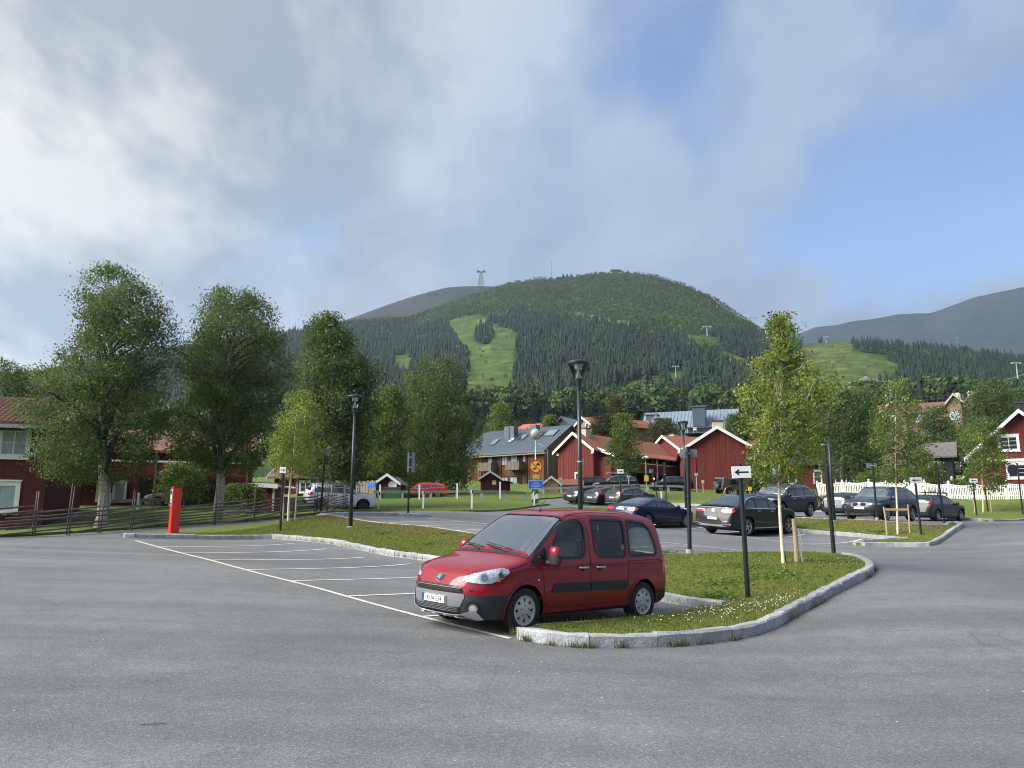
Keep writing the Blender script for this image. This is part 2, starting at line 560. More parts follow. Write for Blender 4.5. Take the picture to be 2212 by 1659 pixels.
 m4 = N(t,'ShaderNodeMix',data_type='RGBA'); L(ck.outputs[0],m4.inputs['Factor']); L(mx.outputs['Result'],m4.inputs['A']); m4.inputs['B'].default_value = (.045,.045,.045,1)
 L(m4.outputs['Result'],b.inputs['Base Color'])
 bp = N(t,'ShaderNodeBump',ins={'Strength': 0.55,'Distance': 0.006})
 hsum = N(t,'ShaderNodeMath',operation='ADD'); L(fine.outputs[0],hsum.inputs[0]); L(vor.outputs['Distance'],hsum.inputs[1])
 L(hsum.outputs[0],bp.inputs['Height']); L(bp.outputs[0],b.inputs['Normal'])
def lawn_mat(name,c1,c2,c3,sc1=0.35,sc2=7.0,bump=0.5,bd=0.03):
 m = new_mat(name)
 t = m.node_tree; L = t.links.new
 out = N(t,'ShaderNodeOutputMaterial'); b = N(t,'ShaderNodeBsdfPrincipled')
 L(b.outputs[0],out.inputs[0])
 b.inputs['Specular IOR Level'].default_value = 0.2
 b.inputs['Roughness'].default_value = 0.9
 tc = N(t,'ShaderNodeTexCoord')
 a = N(t,'ShaderNodeTexNoise',ins={'Scale': sc1,'Detail': 6.0,'Roughness': 0.62,'Distortion': 0.3})
 d = N(t,'ShaderNodeTexNoise',ins={'Scale': sc2,'Detail': 6.0,'Roughness': 0.72})
 e = N(t,'ShaderNodeTexNoise',ins={'Scale': sc1 * 3.1,'Detail': 6.0,'Roughness': 0.7,'Distortion': 0.8})
 for n in (a,d,e): L(tc.outputs['Object'],n.inputs['Vector'])
 r = N(t,'ShaderNodeMapRange'); L(a.outputs[0],r.inputs[0]); r.inputs[1].default_value = .35; r.inputs[2].default_value = .65
 mx = N(t,'ShaderNodeMix',data_type='RGBA'); L(r.outputs[0],mx.inputs['Factor'])
 mx.inputs['A'].default_value = (*c1,1); mx.inputs['B'].default_value = (*c2,1)
 r2 = N(t,'ShaderNodeMapRange'); L(e.outputs[0],r2.inputs[0]); r2.inputs[1].default_value = .54; r2.inputs[2].default_value = .70
 mx2 = N(t,'ShaderNodeMix',data_type='RGBA'); L(r2.outputs[0],mx2.inputs['Factor'])
 L(mx.outputs['Result'],mx2.inputs['A']); mx2.inputs['B'].default_value = (*c3,1)
 r3 = N(t,'ShaderNodeMapRange'); L(d.outputs[0],r3.inputs[0])
 for i,v in zip((1,2,3,4),(.28,.72,.5,1.5)): r3.inputs[i].default_value = v
 s = N(t,'ShaderNodeVectorMath',operation='SCALE'); L(mx2.outputs['Result'],s.inputs[0]); L(r3.outputs[0],s.inputs['Scale'])
 at = N(t,'ShaderNodeAttribute',attribute_name='dry')
 mx3 = N(t,'ShaderNodeMix',data_type='RGBA')
 sep = N(t,'ShaderNodeSeparateColor'); L(at.outputs['Color'],sep.inputs[0])
 mm = N(t,'ShaderNodeMath',operation='MULTIPLY'); L(sep.outputs[0],mm.inputs[0])
 r4 = N(t,'ShaderNodeMapRange'); L(e.outputs[0],r4.inputs[0]); r4.inputs[1].default_value = .38; r4.inputs[2].default_value = .6
 L(r4.outputs[0],mm.inputs[1])
 L(mm.outputs[0],mx3.inputs['Factor']); L(s.outputs[0],mx3.inputs['A'])
 mx3.inputs['B'].default_value = (0.20,0.135,0.075,1)
 L(mx3.outputs['Result'],b.inputs['Base Color'])
 bp = N(t,'ShaderNodeBump',ins={'Strength': bump,'Distance': bd}); L(d.outputs[0],bp.inputs['Height']); L(bp.outputs[0],b.inputs['Normal'])
def leaf_mat(name,gain=(1,1,1),transl=0.45,rough=0.55):
 m = new_mat(name)
 t = m.node_tree; L = t.links.new
 out = N(t,'ShaderNodeOutputMaterial')
 at = N(t,'ShaderNodeAttribute',attribute_name='tint')
 g = N(t,'ShaderNodeVectorMath',operation='MULTIPLY'); L(at.outputs['Color'],g.inputs[0]); g.inputs[1].default_value = gain
 d = N(t,'ShaderNodeBsdfPrincipled',ins={'Roughness': rough,'Specular IOR Level': 0.35})
 L(g.outputs[0],d.inputs['Base Color'])
 tr = N(t,'ShaderNodeBsdfTranslucent')
 g2 = N(t,'ShaderNodeVectorMath',operation='MULTIPLY'); L(g.outputs[0],g2.inputs[0]); g2.inputs[1].default_value = (1.25,1.35,.7)
 L(g2.outputs[0],tr.inputs[0])
 mx = N(t,'ShaderNodeMixShader',ins={0: transl}); L(d.outputs[0],mx.inputs[1]); L(tr.outputs[0],mx.inputs[2])
 L(mx.outputs[0],out.inputs[0])
def granite_mat():
 m = new_mat('granite')
 t = m.node_tree; L = t.links.new
 out = N(t,'ShaderNodeOutputMaterial'); b = N(t,'ShaderNodeBsdfPrincipled'); L(b.outputs[0],out.inputs[0])
 b.inputs['Roughness'].default_value = 0.85
 tc = N(t,'ShaderNodeTexCoord')
 a = N(t,'ShaderNodeTexNoise',ins={'Scale': 55.0,'Detail': 4.0,'Roughness': 0.75})
 c = N(t,'ShaderNodeTexNoise',ins={'Scale': 5.0,'Detail': 5.0,'Roughness': 0.6})
 g = N(t,'ShaderNodeTexNoise',ins={'Scale': 16.0,'Detail': 5.0,'Roughness': 0.6})
 oi = N(t,'ShaderNodeObjectInfo')
 for n in (a,c,g): L(tc.outputs['Object'],n.inputs['Vector'])
 cr = N(t,'ShaderNodeValToRGB'); L(a.outputs[0],cr.inputs[0])
 cr.color_ramp.elements[0].position = .3; cr.color_ramp.elements[0].color = (.16,.165,.17,1)
 cr.color_ramp.elements[1].position = .62; cr.color_ramp.elements[1].color = (.45,.46,.47,1)
 r = N(t,'ShaderNodeMapRange'); L(c.outputs[0],r.inputs[0])
 for i,v in zip((1,2,3,4),(.3,.7,.72,1.15)): r.inputs[i].default_value = v
 r2 = N(t,'ShaderNodeMapRange'); L(oi.outputs['Random'],r2.inputs[0]); r2.inputs[3].default_value = .82; r2.inputs[4].default_value = 1.15
 mm = N(t,'ShaderNodeMath',operation='MULTIPLY'); L(r.outputs[0],mm.inputs[0]); L(r2.outputs[0],mm.inputs[1])
 s = N(t,'ShaderNodeVectorMath',operation='SCALE'); L(cr.outputs[0],s.inputs[0]); L(mm.outputs[0],s.inputs['Scale'])
 L(s.outputs[0],b.inputs['Base Color'])
 bp = N(t,'ShaderNodeBump',ins={'Strength': .8,'Distance': .02}); L(g.outputs[0],bp.inputs['Height']); L(bp.outputs[0],b.inputs['Normal'])
def plank_mat(name,col1,col2,pitch=0.14,axis=0,gap=0.12,bump=0.6,seamdark=0.45,rough=0.8):
 """vertical boards for far walls: joints narrow and recessed by bump, each board its own shade"""
 m = new_mat(name)
 t = m.node_tree; L = t.links.new
 out = N(t,'ShaderNodeOutputMaterial'); b = N(t,'ShaderNodeBsdfPrincipled'); L(b.outputs[0],out.inputs[0])
 b.inputs['Roughness'].default_value = rough; b.inputs['Specular IOR Level'].default_value = .25
 tc = N(t,'ShaderNodeTexCoord'); sp = N(t,'ShaderNodeSeparateXYZ'); L(tc.outputs['Object'],sp.inputs[0])
 ad = N(t,'ShaderNodeMath',operation='ADD'); L(sp.outputs[0],ad.inputs[0]); L(sp.outputs[1],ad.inputs[1])
 src = ad.outputs[0] if axis == 0 else sp.outputs[2]
 dv = N(t,'ShaderNodeMath',operation='DIVIDE',ins={1: pitch}); L(src,dv.inputs[0])
 fl = N(t,'ShaderNodeMath',operation='FLOOR'); L(dv.outputs[0],fl.inputs[0])
 fr = N(t,'ShaderNodeMath',operation='FRACT'); L(dv.outputs[0],fr.inputs[0])
 wn = N(t,'ShaderNodeTexWhiteNoise',noise_dimensions='1D'); L(fl.outputs[0],wn.inputs['W'])
 gr = N(t,'ShaderNodeTexNoise',ins={'Scale': 1.0,'Detail': 5.0,'Roughness': .6})
 mp = N(t,'ShaderNodeMapping'); mp.inputs['Scale'].default_value = (9,9,.8) if axis == 0 else (.8,.8,9)
 L(tc.outputs['Object'],mp.inputs[0]); L(mp.outputs[0],gr.inputs['Vector'])
 am = N(t,'ShaderNodeMath',operation='ADD'); L(wn.outputs['Value'],am.inputs[0]); L(gr.outputs[0],am.inputs[1])
 r = N(t,'ShaderNodeMapRange'); L(am.outputs[0],r.inputs[0]); r.inputs[1].default_value = .4; r.inputs[2].default_value = 1.6
 mx = N(t,'ShaderNodeMix',data_type='RGBA'); L(r.outputs[0],mx.inputs['Factor'])
 mx.inputs['A'].default_value = (*col1,1); mx.inputs['B'].default_value = (*col2,1)
 L(mx.outputs['Result'],b.inputs['Base Color'])
 gp = N(t,'ShaderNodeMath',operation='GREATER_THAN',ins={1: gap}); L(fr.outputs[0],gp.inputs[0])
 bp = N(t,'ShaderNodeBump',ins={'Strength': bump,'Distance': .02}); L(gp.outputs[0],bp.inputs['Height']); L(bp.outputs[0],b.inputs['Normal'])
asphalt_mat()
granite_mat()
lawn_mat('lawn',(0.135,0.148,0.028),(0.105,0.128,0.024),(0.175,0.155,0.055))
lawn_mat('far_lawn',(0.118,0.155,0.028),(0.092,0.132,0.024),(0.145,0.160,0.042),sc1=.12,sc2=4.0)
leaf_mat('leaf',(1,1,1))
leaf_mat('leaf_far',(1,1,1),.2,.8)
leaf_mat('blade',(1,1,1),.3,.6)
pbr('paint_line',(0.62,0.60,0.53),.7,var=.18,vscale=9,bump=.3,bscale=60)
pbr('paint_yellowish',(0.60,0.56,0.47),.7,var=.2,vscale=9,bump=.3,bscale=60)
pbr('bark_birch',(0.62,0.56,0.47),.8,color2=(0.16,0.13,0.11),vscale=2.2,stretch=(1.5,1.5,7),bump=.4,bscale=18)
pbr('bark_young',(0.70,0.60,0.46),.7,color2=(0.60,0.50,0.38),vscale=3,bump=.3,bscale=25)
pbr('bark_old',(0.33,0.31,0.29),.85,color2=(0.07,0.06,0.055),vscale=1.8,stretch=(1.2,1.2,4),bump=.6,bscale=12)
pbr('bark_dark',(0.05,0.042,0.036),.9,var=.3,vscale=3,bump=.5,bscale=10)
pbr('twig',(.17,.12,.085),.85,var=.2,vscale=4)
pbr('sky_pane',(.93,.96,.98),.12,metal=1.0)
pbr('scar',(0.03,0.025,0.022),.9)
pbr('black_metal',(0.012,0.014,0.016),.38,spec=.5,coat=.2,coat_rough=.2,var=.2,vscale=6)
pbr('lamp_metal',(0.018,0.030,0.036),.42,coat=.15,coat_rough=.25,var=.2,vscale=5)
pbr('galv',(0.42,0.45,0.47),.5,metal=.5,var=.15,vscale=8)
pbr('sign_back',(0.26,0.28,0.29),.5,metal=.4,var=.1,vscale=5)
pbr('sign_white',(0.80,0.80,0.78),.45,var=.04,vscale=6)
pbr('sign_black',(0.008,0.008,0.01),.5)
pbr('sign_yellow',(0.80,0.45,0.04),.45)
pbr('sign_red',(0.50,0.035,0.02),.45)
pbr('sign_blue',(0.015,0.12,0.52),.45)
pbr('concrete',(0.34,0.34,0.33),.85,var=.2,vscale=9,bump=.4,bscale=40)
pbr('stake_wood',(0.42,0.31,0.20),.8,var=.25,vscale=5,stretch=(4,4,.6),bump=.3,bscale=30)
pbr('rail_wood',(0.36,0.32,0.26),.85,color2=(0.20,0.18,0.15),vscale=2.2,stretch=(1,1,3),bump=.4,bscale=20)
pbr('old_wood',(0.17,0.15,0.135),.9,color2=(0.085,0.07,0.062),vscale=5,bump=.4,bscale=20)
pbr('post_white',(0.78,0.78,0.76),.5,var=.06,vscale=5)
pbr('white_paint',(0.74,0.73,0.70),.6,var=.06,vscale=3)
pbr('machine_red',(0.68,0.030,0.018),.38,var=.05,vscale=2,coat=.2,coat_rough=.2)
pbr('machine_top',(0.06,0.055,0.06),.5)
pbr('panel_grey',(0.34,0.36,0.38),.45)
pbr('glass_window',(0.055,0.07,0.08),.06,spec=.8,var=.3,vscale=.8)
pbr('glass_dark',(0.012,0.014,0.016),.05,spec=.7)
pbr('curtain',(0.30,0.36,0.36),.7,var=.15,vscale=3)
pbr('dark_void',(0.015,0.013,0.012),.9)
pbr('bin_green',(0.035,0.10,0.055),.5,var=.1,vscale=3)
pbr('bag_white',(0.62,0.64,0.63),.35)
plank_mat('red_boards',(0.130,0.027,0.023),(0.185,0.040,0.033),.20,0,.22,.9)
plank_mat('red_boards_h',(0.145,0.022,0.018),(0.190,0.030,0.024),.19,1,.14,.7)
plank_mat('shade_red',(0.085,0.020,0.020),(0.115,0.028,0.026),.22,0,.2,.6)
plank_mat('brown_boards',(0.070,0.030,0.014),(0.180,0.086,0.042),.17,0,.14,.9)
plank_mat('grey_boards',(0.125,0.105,0.09),(0.235,0.205,0.175),.15,0,.12,.8)
plank_mat('gable_boards',(0.085,0.055,0.038),(0.200,0.145,0.105),.20,0,.12,.8)
pbr('roof_metal',(0.105,0.130,0.155),.55,spec=.3,metal=.1,var=.12,vscale=.6)
pbr('roof_metal_lt',(0.22,0.27,0.32),.45,metal=.2,var=.10,vscale=.6)
pbr('chimney_metal',(0.085,0.105,0.13),.45,metal=.3,var=.1,vscale=1)
pbr('roof_tile',(0.29,0.105,0.055),.8,color2=(0.20,0.075,0.045),vscale=2.5,bump=.8,bscale=6)
pbr('roof_tile_old',(0.20,0.095,0.065),.85,color2=(0.15,0.08,0.06),vscale=3,bump=.3,bscale=12)
pbr('roof_tile_red',(0.52,0.13,0.085),.75,color2=(0.43,0.10,0.07),vscale=2.5,bump=.8,bscale=6)
pbr('roof_dark',(0.05,0.052,0.058),.6,var=.2,vscale=2)
pbr('roof_slate',(0.15,0.135,0.125),.8,var=.25,vscale=3,bump=.8,bscale=5)
pbr('chimney_stucco',(0.50,0.43,0.34),.85,var=.12,vscale=2)
pbr('stucco_tan',(0.30,0.19,0.145),.85,var=.1,vscale=1.5)
pbr('dark_timber',(0.028,0.028,0.032),.8,var=.2,vscale=4)
pbr('grey_shed',(0.13,0.14,0.15),.8,var=.2,vscale=3)
pbr('steel_mast',(0.42,0.45,0.48),.5,metal=.2)
pbr('lamp_glow',(1,.8,.35),.5,emit=(1,.55,.12),estr=4.0)
pbr('globe_glass',(0.55,0.56,0.50),.12,spec=.6,trans=.25)
pbr('clover_white',(0.75,0.74,0.68),.8)
pbr('clover_brown',(0.22,0.10,0.07),.8)
# ================================================================ asphalt
def H2(s,t): return Vector((*xy(s,t),0))
def HP(u,v): p = hit(u,v); return Vector((p.x,p.y,0))
def build_asphalt():
 xs = np.arange(-44,90.01,0.5); ys = np.arange(-13,80.01,0.5)
 X,Y = np.meshgrid(xs,ys)
 Z = GV(X,Y)
 V = np.stack([X,Y,Z],-1).reshape(-1,3)
 nx = len(xs); ny = len(ys)
 i = np.arange(nx - 1)[None,:] + (np.arange(ny - 1) * nx)[:,None]
 i = i.ravel()
 F = np.stack([i,i + 1,i + nx + 1,i + nx],-1)
 o = np_mesh('asphalt_road',V,F,'asphalt',smooth=True)
 tag(o,kind='structure')
build_asphalt()
KH = 0.13
def grass_sheet(name,outline,step,h,mat='lawn',dryf=None,skirt=0.3):
 o2 = [Vector((p.x,p.y)) for p in outline]
 vs,ts = cdt_fill(o2,step)
 v2 = np.array([(p.x,p.y) for p in vs])
 z = GV(v2[:,0],v2[:,1]) + h
 V = np.column_stack([v2,z])
 n0 = len(V)
 arr = np.array([(p.x,p.y) for p in o2])
 zz = GV(arr[:,0],arr[:,1])
 top = np.column_stack([arr,zz + h]); bot = np.column_stack([arr,zz - skirt])
 n = len(arr)
 V = np.vstack([V,top,bot])
 ts = [tuple(t) for t in ts]
 for i in range(n):
  j = (i + 1) % n
  ts.append((n0 + i,n0 + j,n0 + n + j)); ts.append((n0 + i,n0 + n + j,n0 + n + i))
 dry = np.zeros((len(V),3))
 if dryf is not None: dry[:,0] = dryf(V[:,0],V[:,1])
 o = np_mesh(name,V,np.array(ts),mat,attrs={'dry': ('POINT',dry)},smooth=False)
 me = o.data
 return o
def ST(x,y): return SA[0] * x + SA[1] * y,TA[0] * x + TA[1] * y
def dry_bank(x,y):
 s,t = ST(np.asarray(x),np.asarray(y))
 d = np.exp(-((t - 15.0) / 1.1) ** 2) * np.clip((s - 12.6) / 1.0,0,1) * .95
 d += np.exp(-((t - 33.9) / .8) ** 2) * .9
 d += np.exp(-((s - 13.5) / .9) ** 2 - ((t - 14.2) / 1.0) ** 2) * .8
 return np.clip(d,0,1)
outer = smooth_line([H2(8.05,6.62),HP(1135,1380),HP(1195.6,1392),HP(1280,1397),HP(1356,1396),HP(1426,1395),HP(1501,1390),HP(1598,1378),HP(1670,1353),HP(1732,1318),HP(1793,1284),HP(1842,1260),HP(1874,1243),HP(1882,1230),HP(1868,1217),HP(1842,1209),HP(1795,1203),HP(1740,1199),H2(12.2,20.2)],2)
up_edge = [H2(12.2,20.2),H2(12.62,16.0),H2(12.9,15.35),H2(32.7,15.3)]
left_edge = [H2(32.7,15.3),H2(31.8,14.6),HP(654,1127),HP(548,1138.5),HP(430,1147),HP(300,1157.5),H2(29.75,6.9)]
left_edge = smooth_line(left_edge,1)
mid_kerb = [H2(29.75,6.9),H2(29.35,6.55),H2(29.05,6.9),H2(28.25,11.0),H2(27.8,11.55),H2(9.1,11.55),H2(8.35,11.5)]
mid_kerb = smooth_line(mid_kerb,1)
inner = [H2(8.35,11.5),H2(8.3,10.6),H2(8.28,7.15),H2(8.05,6.62)]
isl = resample(outer,.5)[:-1] + resample(up_edge,.8)[:-1] + resample(left_edge,.8)[:-1] + resample(mid_kerb,.6)[:-1] + resample(inner,.5)[:-1]
o = grass_sheet('lawn_bank',isl,.45,.115,'lawn',dry_bank); tag(o,kind='structure')
ISL = [(p.x,p.y) for p in isl]
e_out = smooth_line([H2(14.2,31.5),HP(1935,1170),HP(1880,1174),HP(1846,1177),HP(1850,1179),HP(1900,1180),HP(1962,1181),HP(2007,1180.5),HP(2022,1173.5),HP(2043,1161),HP(2063,1147),HP(2076,1139),HP(2074,1135.5),HP(2055,1133.5),H2(13.9,34.4)],2)
e_top = [H2(13.9,34.4),H2(36.0,34.3)]
e_left = smooth_line([H2(36.0,34.3),H2(36.8,32.8),H2(36.0,31.3)],2)
e_bot = [H2(36.0,31.3),H2(14.2,31.5)]
isl2 = resample(e_out,.6)[:-1] + resample(e_top,1)[:-1] + resample(e_left,.6)[:-1] + resample(e_bot,1)[:-1]
o = grass_sheet('lawn_island',isl2,.6,.115,'lawn',dry_bank); tag(o,kind='structure')
ISL2 = [(p.x,p.y) for p in isl2]
isl3 = resample([H2(32.75,15.4),H2(32.2,18),H2(31.4,20.4),H2(32.1,20.6),H2(33.2,18),H2(33.6,15.6)],.7,True)
o = grass_sheet('kerbed_tongue',isl3,.6,.10,'asphalt'); tag(o,kind='structure')
lawn_edge = [HP(-260,1168),HP(0,1161.5),HP(140,1153),HP(300,1142),HP(439,1132),HP(591,1123),HP(701,1110),HP(766,1104.5),HP(870,1103),HP(1000,1105.5),HP(1110,1102),
             H2(38.6,32.5),H2(41.5,37),H2(47,42),H2(52.5,44.5),H2(53.5,50.6)]
lawn_edge2 = smooth_line([H2(53.5,50.6),H2(53.0,51.5),H2(36,51.3),H2(19.2,51.2),H2(17.2,50.4),H2(16.9,46.4),H2(16.5,45.6),H2(16.2,47.0),H2(16.6,51.5),H2(17.9,57.5),H2(19.6,64),H2(24,76),H2(30,92)],1)
lawn_edge = smooth_line(lawn_edge,1)
B = resample(lawn_edge,1.5)[:-1] + resample(lawn_edge2,1.2)
far = [Vector((90,64,0)),Vector((108,80,0)),Vector((108,124,0)),Vector((-88,124,0)),Vector((-88,20,0))]
B += resample([B[-1]] + far + [B[0]],6)[1:-1]
LAWN = [(p.x,p.y) for p in B]
o = grass_sheet('village_lawn',B,1.6,.10,'far_lawn'); tag(o,kind='structure')
# ================================================================ kerbs: single granite stones
def kerb(line,stone=1.0,w=.16,h=.155,jitter=.012,label=None,seg=3,low=1.0):
 k = thing('kerb',None,None,(0,0,0)); tag(k,kind='structure')
 pts = resample(line,.25)
 acc = [0]
 for a,b in zip(pts[:-1],pts[1:]): acc.append(acc[-1] + (b - a).length)
 tot = acc[-1]
 def at(d):
  d = min(max(d,0),tot)
  i = max(0,min(len(acc) - 2,int(np.searchsorted(acc,d)) - 1))
  f = (d - acc[i]) / max(1e-6,acc[i + 1] - acc[i])
  p = pts[i].lerp(pts[i + 1],f)
  q = (pts[min(i + 2,len(pts) - 1)] - pts[max(i - 1,0)]).normalized()
  return p,Vector((-q.y,q.x,0))
 d = 0.0
 while d < tot - .2:
  ln = stone * random.uniform(.82,1.2)
  e = min(d + ln,tot)
  if tot - e < .35: e = tot
  m = MB(); rows = []
  dz = random.uniform(-.01,.01); dn = random.uniform(-.01,.01)
  ns = seg
  vs = []
  for i in range(ns + 1):
   p,nrm = at(d + .007 + (e - d - .014) * i / ns)
   z = G(p.x,p.y)
   for (a,b) in ((-w * .5,-.12),(-w * .5,h * .86),(-w * .36,h),(w * .36,h),(w * .5,h * .9),(w * .5,-.12)):
    j = random.uniform(-jitter,jitter)
    q = p + nrm * (a + dn + j)
    vs.append((q.x,q.y,z + (b * low if b > 0 else b) + (dz + j * .8 if b > 0 else 0)))
  for i in range(ns):
   o_ = i * 6
   for kx in range(5): m.f.append((o_ + kx,o_ + kx + 1,o_ + 6 + kx + 1,o_ + 6 + kx))
  m.f.append(tuple(range(6))[::-1]); m.f.append(tuple(range(ns * 6,ns * 6 + 6)))
  m.v = vs
  m.build('kerb_stone','granite',k)
  d = e
 return k
kerb(outer[:-12],1.05,.17,.16,.012,seg=4)
kerb(outer[-13:] + [H2(12.62,16.0),H2(12.9,15.35)],1.0,.14,.12,.008,low=.9)
kerb([H2(12.9,15.33),H2(32.7,15.27)],1.2,.14,.13,.01)
kerb(mid_kerb,1.0,.16,.16,.012)
kerb([H2(8.32,11.45),H2(8.3,10.6),H2(8.28,7.15)],1.0,.12,.12,.008,low=.9)
kerb(e_out,1.1,.18,.16,.012)
kerb([H2(13.9,34.42),H2(36.0,34.32)],1.4,.14,.13,.01)
kerb([H2(36.0,31.27),H2(14.2,31.47)],1.3,.16,.15,.01)
kerb([H2(32.75,15.4),H2(32.2,18),H2(31.4,20.4)],1.2,.16,.17,.01)
kerb([H2(53,51.2),H2(36,51.0),H2(19.2,50.9),H2(17.2,50.2)],1.6,.16,.15,.01)
kerb(smooth_line([H2(16.9,46.4),H2(16.45,45.5),H2(16.15,47.0),H2(16.5,51.5),H2(17.8,57.5),H2(19.5,64),H2(23.9,76)],2),1.6,.2,.15,.01)
kerb([HP(1440,1093.5),HP(1493,1097)],1.5,.2,.16,.01)
# ================================================================ painted lines
def strip(name,a,b,w,mat='paint_line',wob=0.006):
 a = Vector(a); b = Vector(b)
 d = b - a; L_ = d.length; d.normalize(); n = Vector((-d.y,d.x,0))
 k = max(2,int(L_ / .25))
 V = []; F = []
 for i in range(k + 1):
  p = a + d * (L_ * i / k)
  for sgn in (-1,1):
   q = p + n * (sgn * w * .5 + random.uniform(-wob,wob))
   V.append((q.x,q.y,G(q.x,q.y) + .008))
  if i: F.append((2 * i - 2,2 * i - 1,2 * i + 1,2 * i))
 me = bpy.data.meshes.new(name); me.from_pydata(V,[],F); me.update()
 o = link(name,me,mat); tag(o,kind='structure')
 return o
strip('painted_line',H2(8.1,6.53),H2(27.5,6.53),.10,'paint_yellowish')
for s in [10.25 + 2.45 * k for k in range(7)]:
 strip('painted_line',H2(s,6.58),H2(s,10.85),.10)
strip('painted_line',H2(12.35,19.85),H2(30.9,19.85),.10)
for s in [15.2 + 2.5 * k for k in range(7)]:
 strip('painted_line',H2(s,15.45),H2(s,19.8),.10)
strip('painted_line',H2(13.4,26.2),H2(31.0,26.2),.10)
for s in [15.8 + 2.5 * k for k in range(7)]:
 strip('painted_line',H2(s,26.25),H2(s,31.1),.10)
# ================================================================ grass blades, clover
def scatter_in(poly,n,rg):
 a = np.array(poly); lo = a.min(0); hi = a.max(0)
 out = np.zeros((0,2))
 while len(out) < n:
  p = rg.uniform(lo,hi,(n * 2,2))
  p = p[poly_inside(p[:,0],p[:,1],a)]
  out = np.vstack([out,p])
 return out[:n]
def blades(name,pts,hmin,hmax,w,rg,cols,dryf=None,h0=.11,lean=.5):
 n = len(pts)
 z = GV(pts[:,0],pts[:,1]) + h0
 a = rg.uniform(0,2 * np.pi,n)
 h = rg.uniform(hmin,hmax,n)
 patch = np.array([noise.noise(Vector((x * .9,y * .9,3.1))) for x,y in pts[::8]]).repeat(8)[:n] if n > 0 else 0
 h = h * (1 + .5 * patch)
 la = rg.uniform(0,2 * np.pi,n); ln = rg.uniform(0,lean,n) * h
 dx = np.cos(a) * w * .5; dy = np.sin(a) * w * .5
 V = np.zeros((n,3,3))
 V[:,0] = np.column_stack([pts[:,0] - dx,pts[:,1] - dy,z])
 V[:,1] = np.column_stack([pts[:,0] + dx,pts[:,1] + dy,z])
 V[:,2] = np.column_stack([pts[:,0] + np.cos(la) * ln,pts[:,1] + np.sin(la) * ln,z + h])
 c = np.array(cols)[rg.integers(0,len(cols),n)] * rg.uniform(.75,1.25,(n,1))
 if dryf is not None:
  d = dryf(pts[:,0],pts[:,1]) * rg.uniform(.3,1.1,n)
  d = np.clip(d,0,1)[:,None]
  c = c * (1 - d) + np.array((.22,.16,.085)) * d
 o = np_mesh(name,V.reshape(-1,3),np.arange(3 * n).reshape(n,3),'blade',attrs={'tint': ('POINT',np.repeat(c,3,0))})
 return o
GC = [(.165,.200,.036),(.130,.170,.032),(.20,.215,.05),(.20,.185,.06),(.11,.145,.03)]
near_poly = [(p.x,p.y) for p in (*[HP(*q) for q in ((1145,1376),(1200,1386),(1290,1391),(1426,1389),(1510,1382),(1596,1370),(1660,1346),(1722,1311),(1785,1277),(1832,1254),(1866,1238),(1868,1228),(1835,1212),(1740,1202))],H2(12.1,20.05),H2(12.5,15.9),H2(13.0,15.2),H2(19,15.2),H2(19,11.75),H2(8.3,11.7))]
pts = scatter_in(near_poly,110000,rng)
o = blades('grass',pts,.015,.050,.012,rng,GC,dry_bank); tag(o,'short green grass on the near island and bank','grass',kind='stuff')
pts = scatter_in([(p.x,p.y) for p in (H2(19,11.75),H2(19,15.1),H2(31.5,15.1),H2(29,7.1),H2(28.4,11.6))],60000,rng)
o = blades('grass',pts,.02,.06,.022,rng,GC,dry_bank); tag(o,'grass on the bank behind the empty parking bays','grass',kind='stuff')
pts = scatter_in(ISL2,40000,rng)
o = blades('grass',pts,.02,.06,.03,rng,GC,dry_bank); tag(o,'grass on the island between the middle and upper rows','grass',kind='stuff')
tp = []
for line,dens,off in ((outer[7:],60,-.16),(mid_kerb,26,.16),(up_edge[2:],16,-.2),(inner,50,.1)):
 for a,b in zip(line[:-1],line[1:]):
  d = b - a; nrm = Vector((-d.y,d.x,0)).normalized()
  for k in range(int(d.length * dens * (10 if line is outer else 10) / 10)):
   if random.random() < .5 + .5 * noise.noise(a * 1.7):
    p = a.lerp(b,random.random()) + nrm * (-off + random.gauss(0,.05))
    tp.append((p.x,p.y))
tp = np.array(tp); tp = np.repeat(tp,4,0) + rng.normal(0,.035,(len(tp) * 4,2))
o = blades('grass_tufts',tp,.05,.14,.010,rng,GC,None,h0=.05,lean=.8); tag(o,'ragged longer grass along the kerb stones','grass',kind='stuff')
wp = []
for line,off in ((outer,.12),(mid_kerb,-.11)):
 L_ = resample(line,.35)
 for p,q in zip(L_[:-1],L_[1:]):
  if random.random() < .22:
   nrm = Vector((-(q - p).y,(q - p).x,0)).normalized()
   for _ in range(45):
    w_ = p.lerp(q,random.gauss(.5,.45)) + nrm * (-off + random.gauss(0,.02))
    wp.append((w_.x,w_.y))
wp = np.array(wp)
o = blades('kerb_weeds',wp,.05,.15,.010,rng,[(.09,.12,.03),(.13,.12,.05),(.07,.09,.025)],None,h0=-.01,lean=.6); tag(o,'weeds in the joint at the foot of the kerb','weeds',kind='stuff')
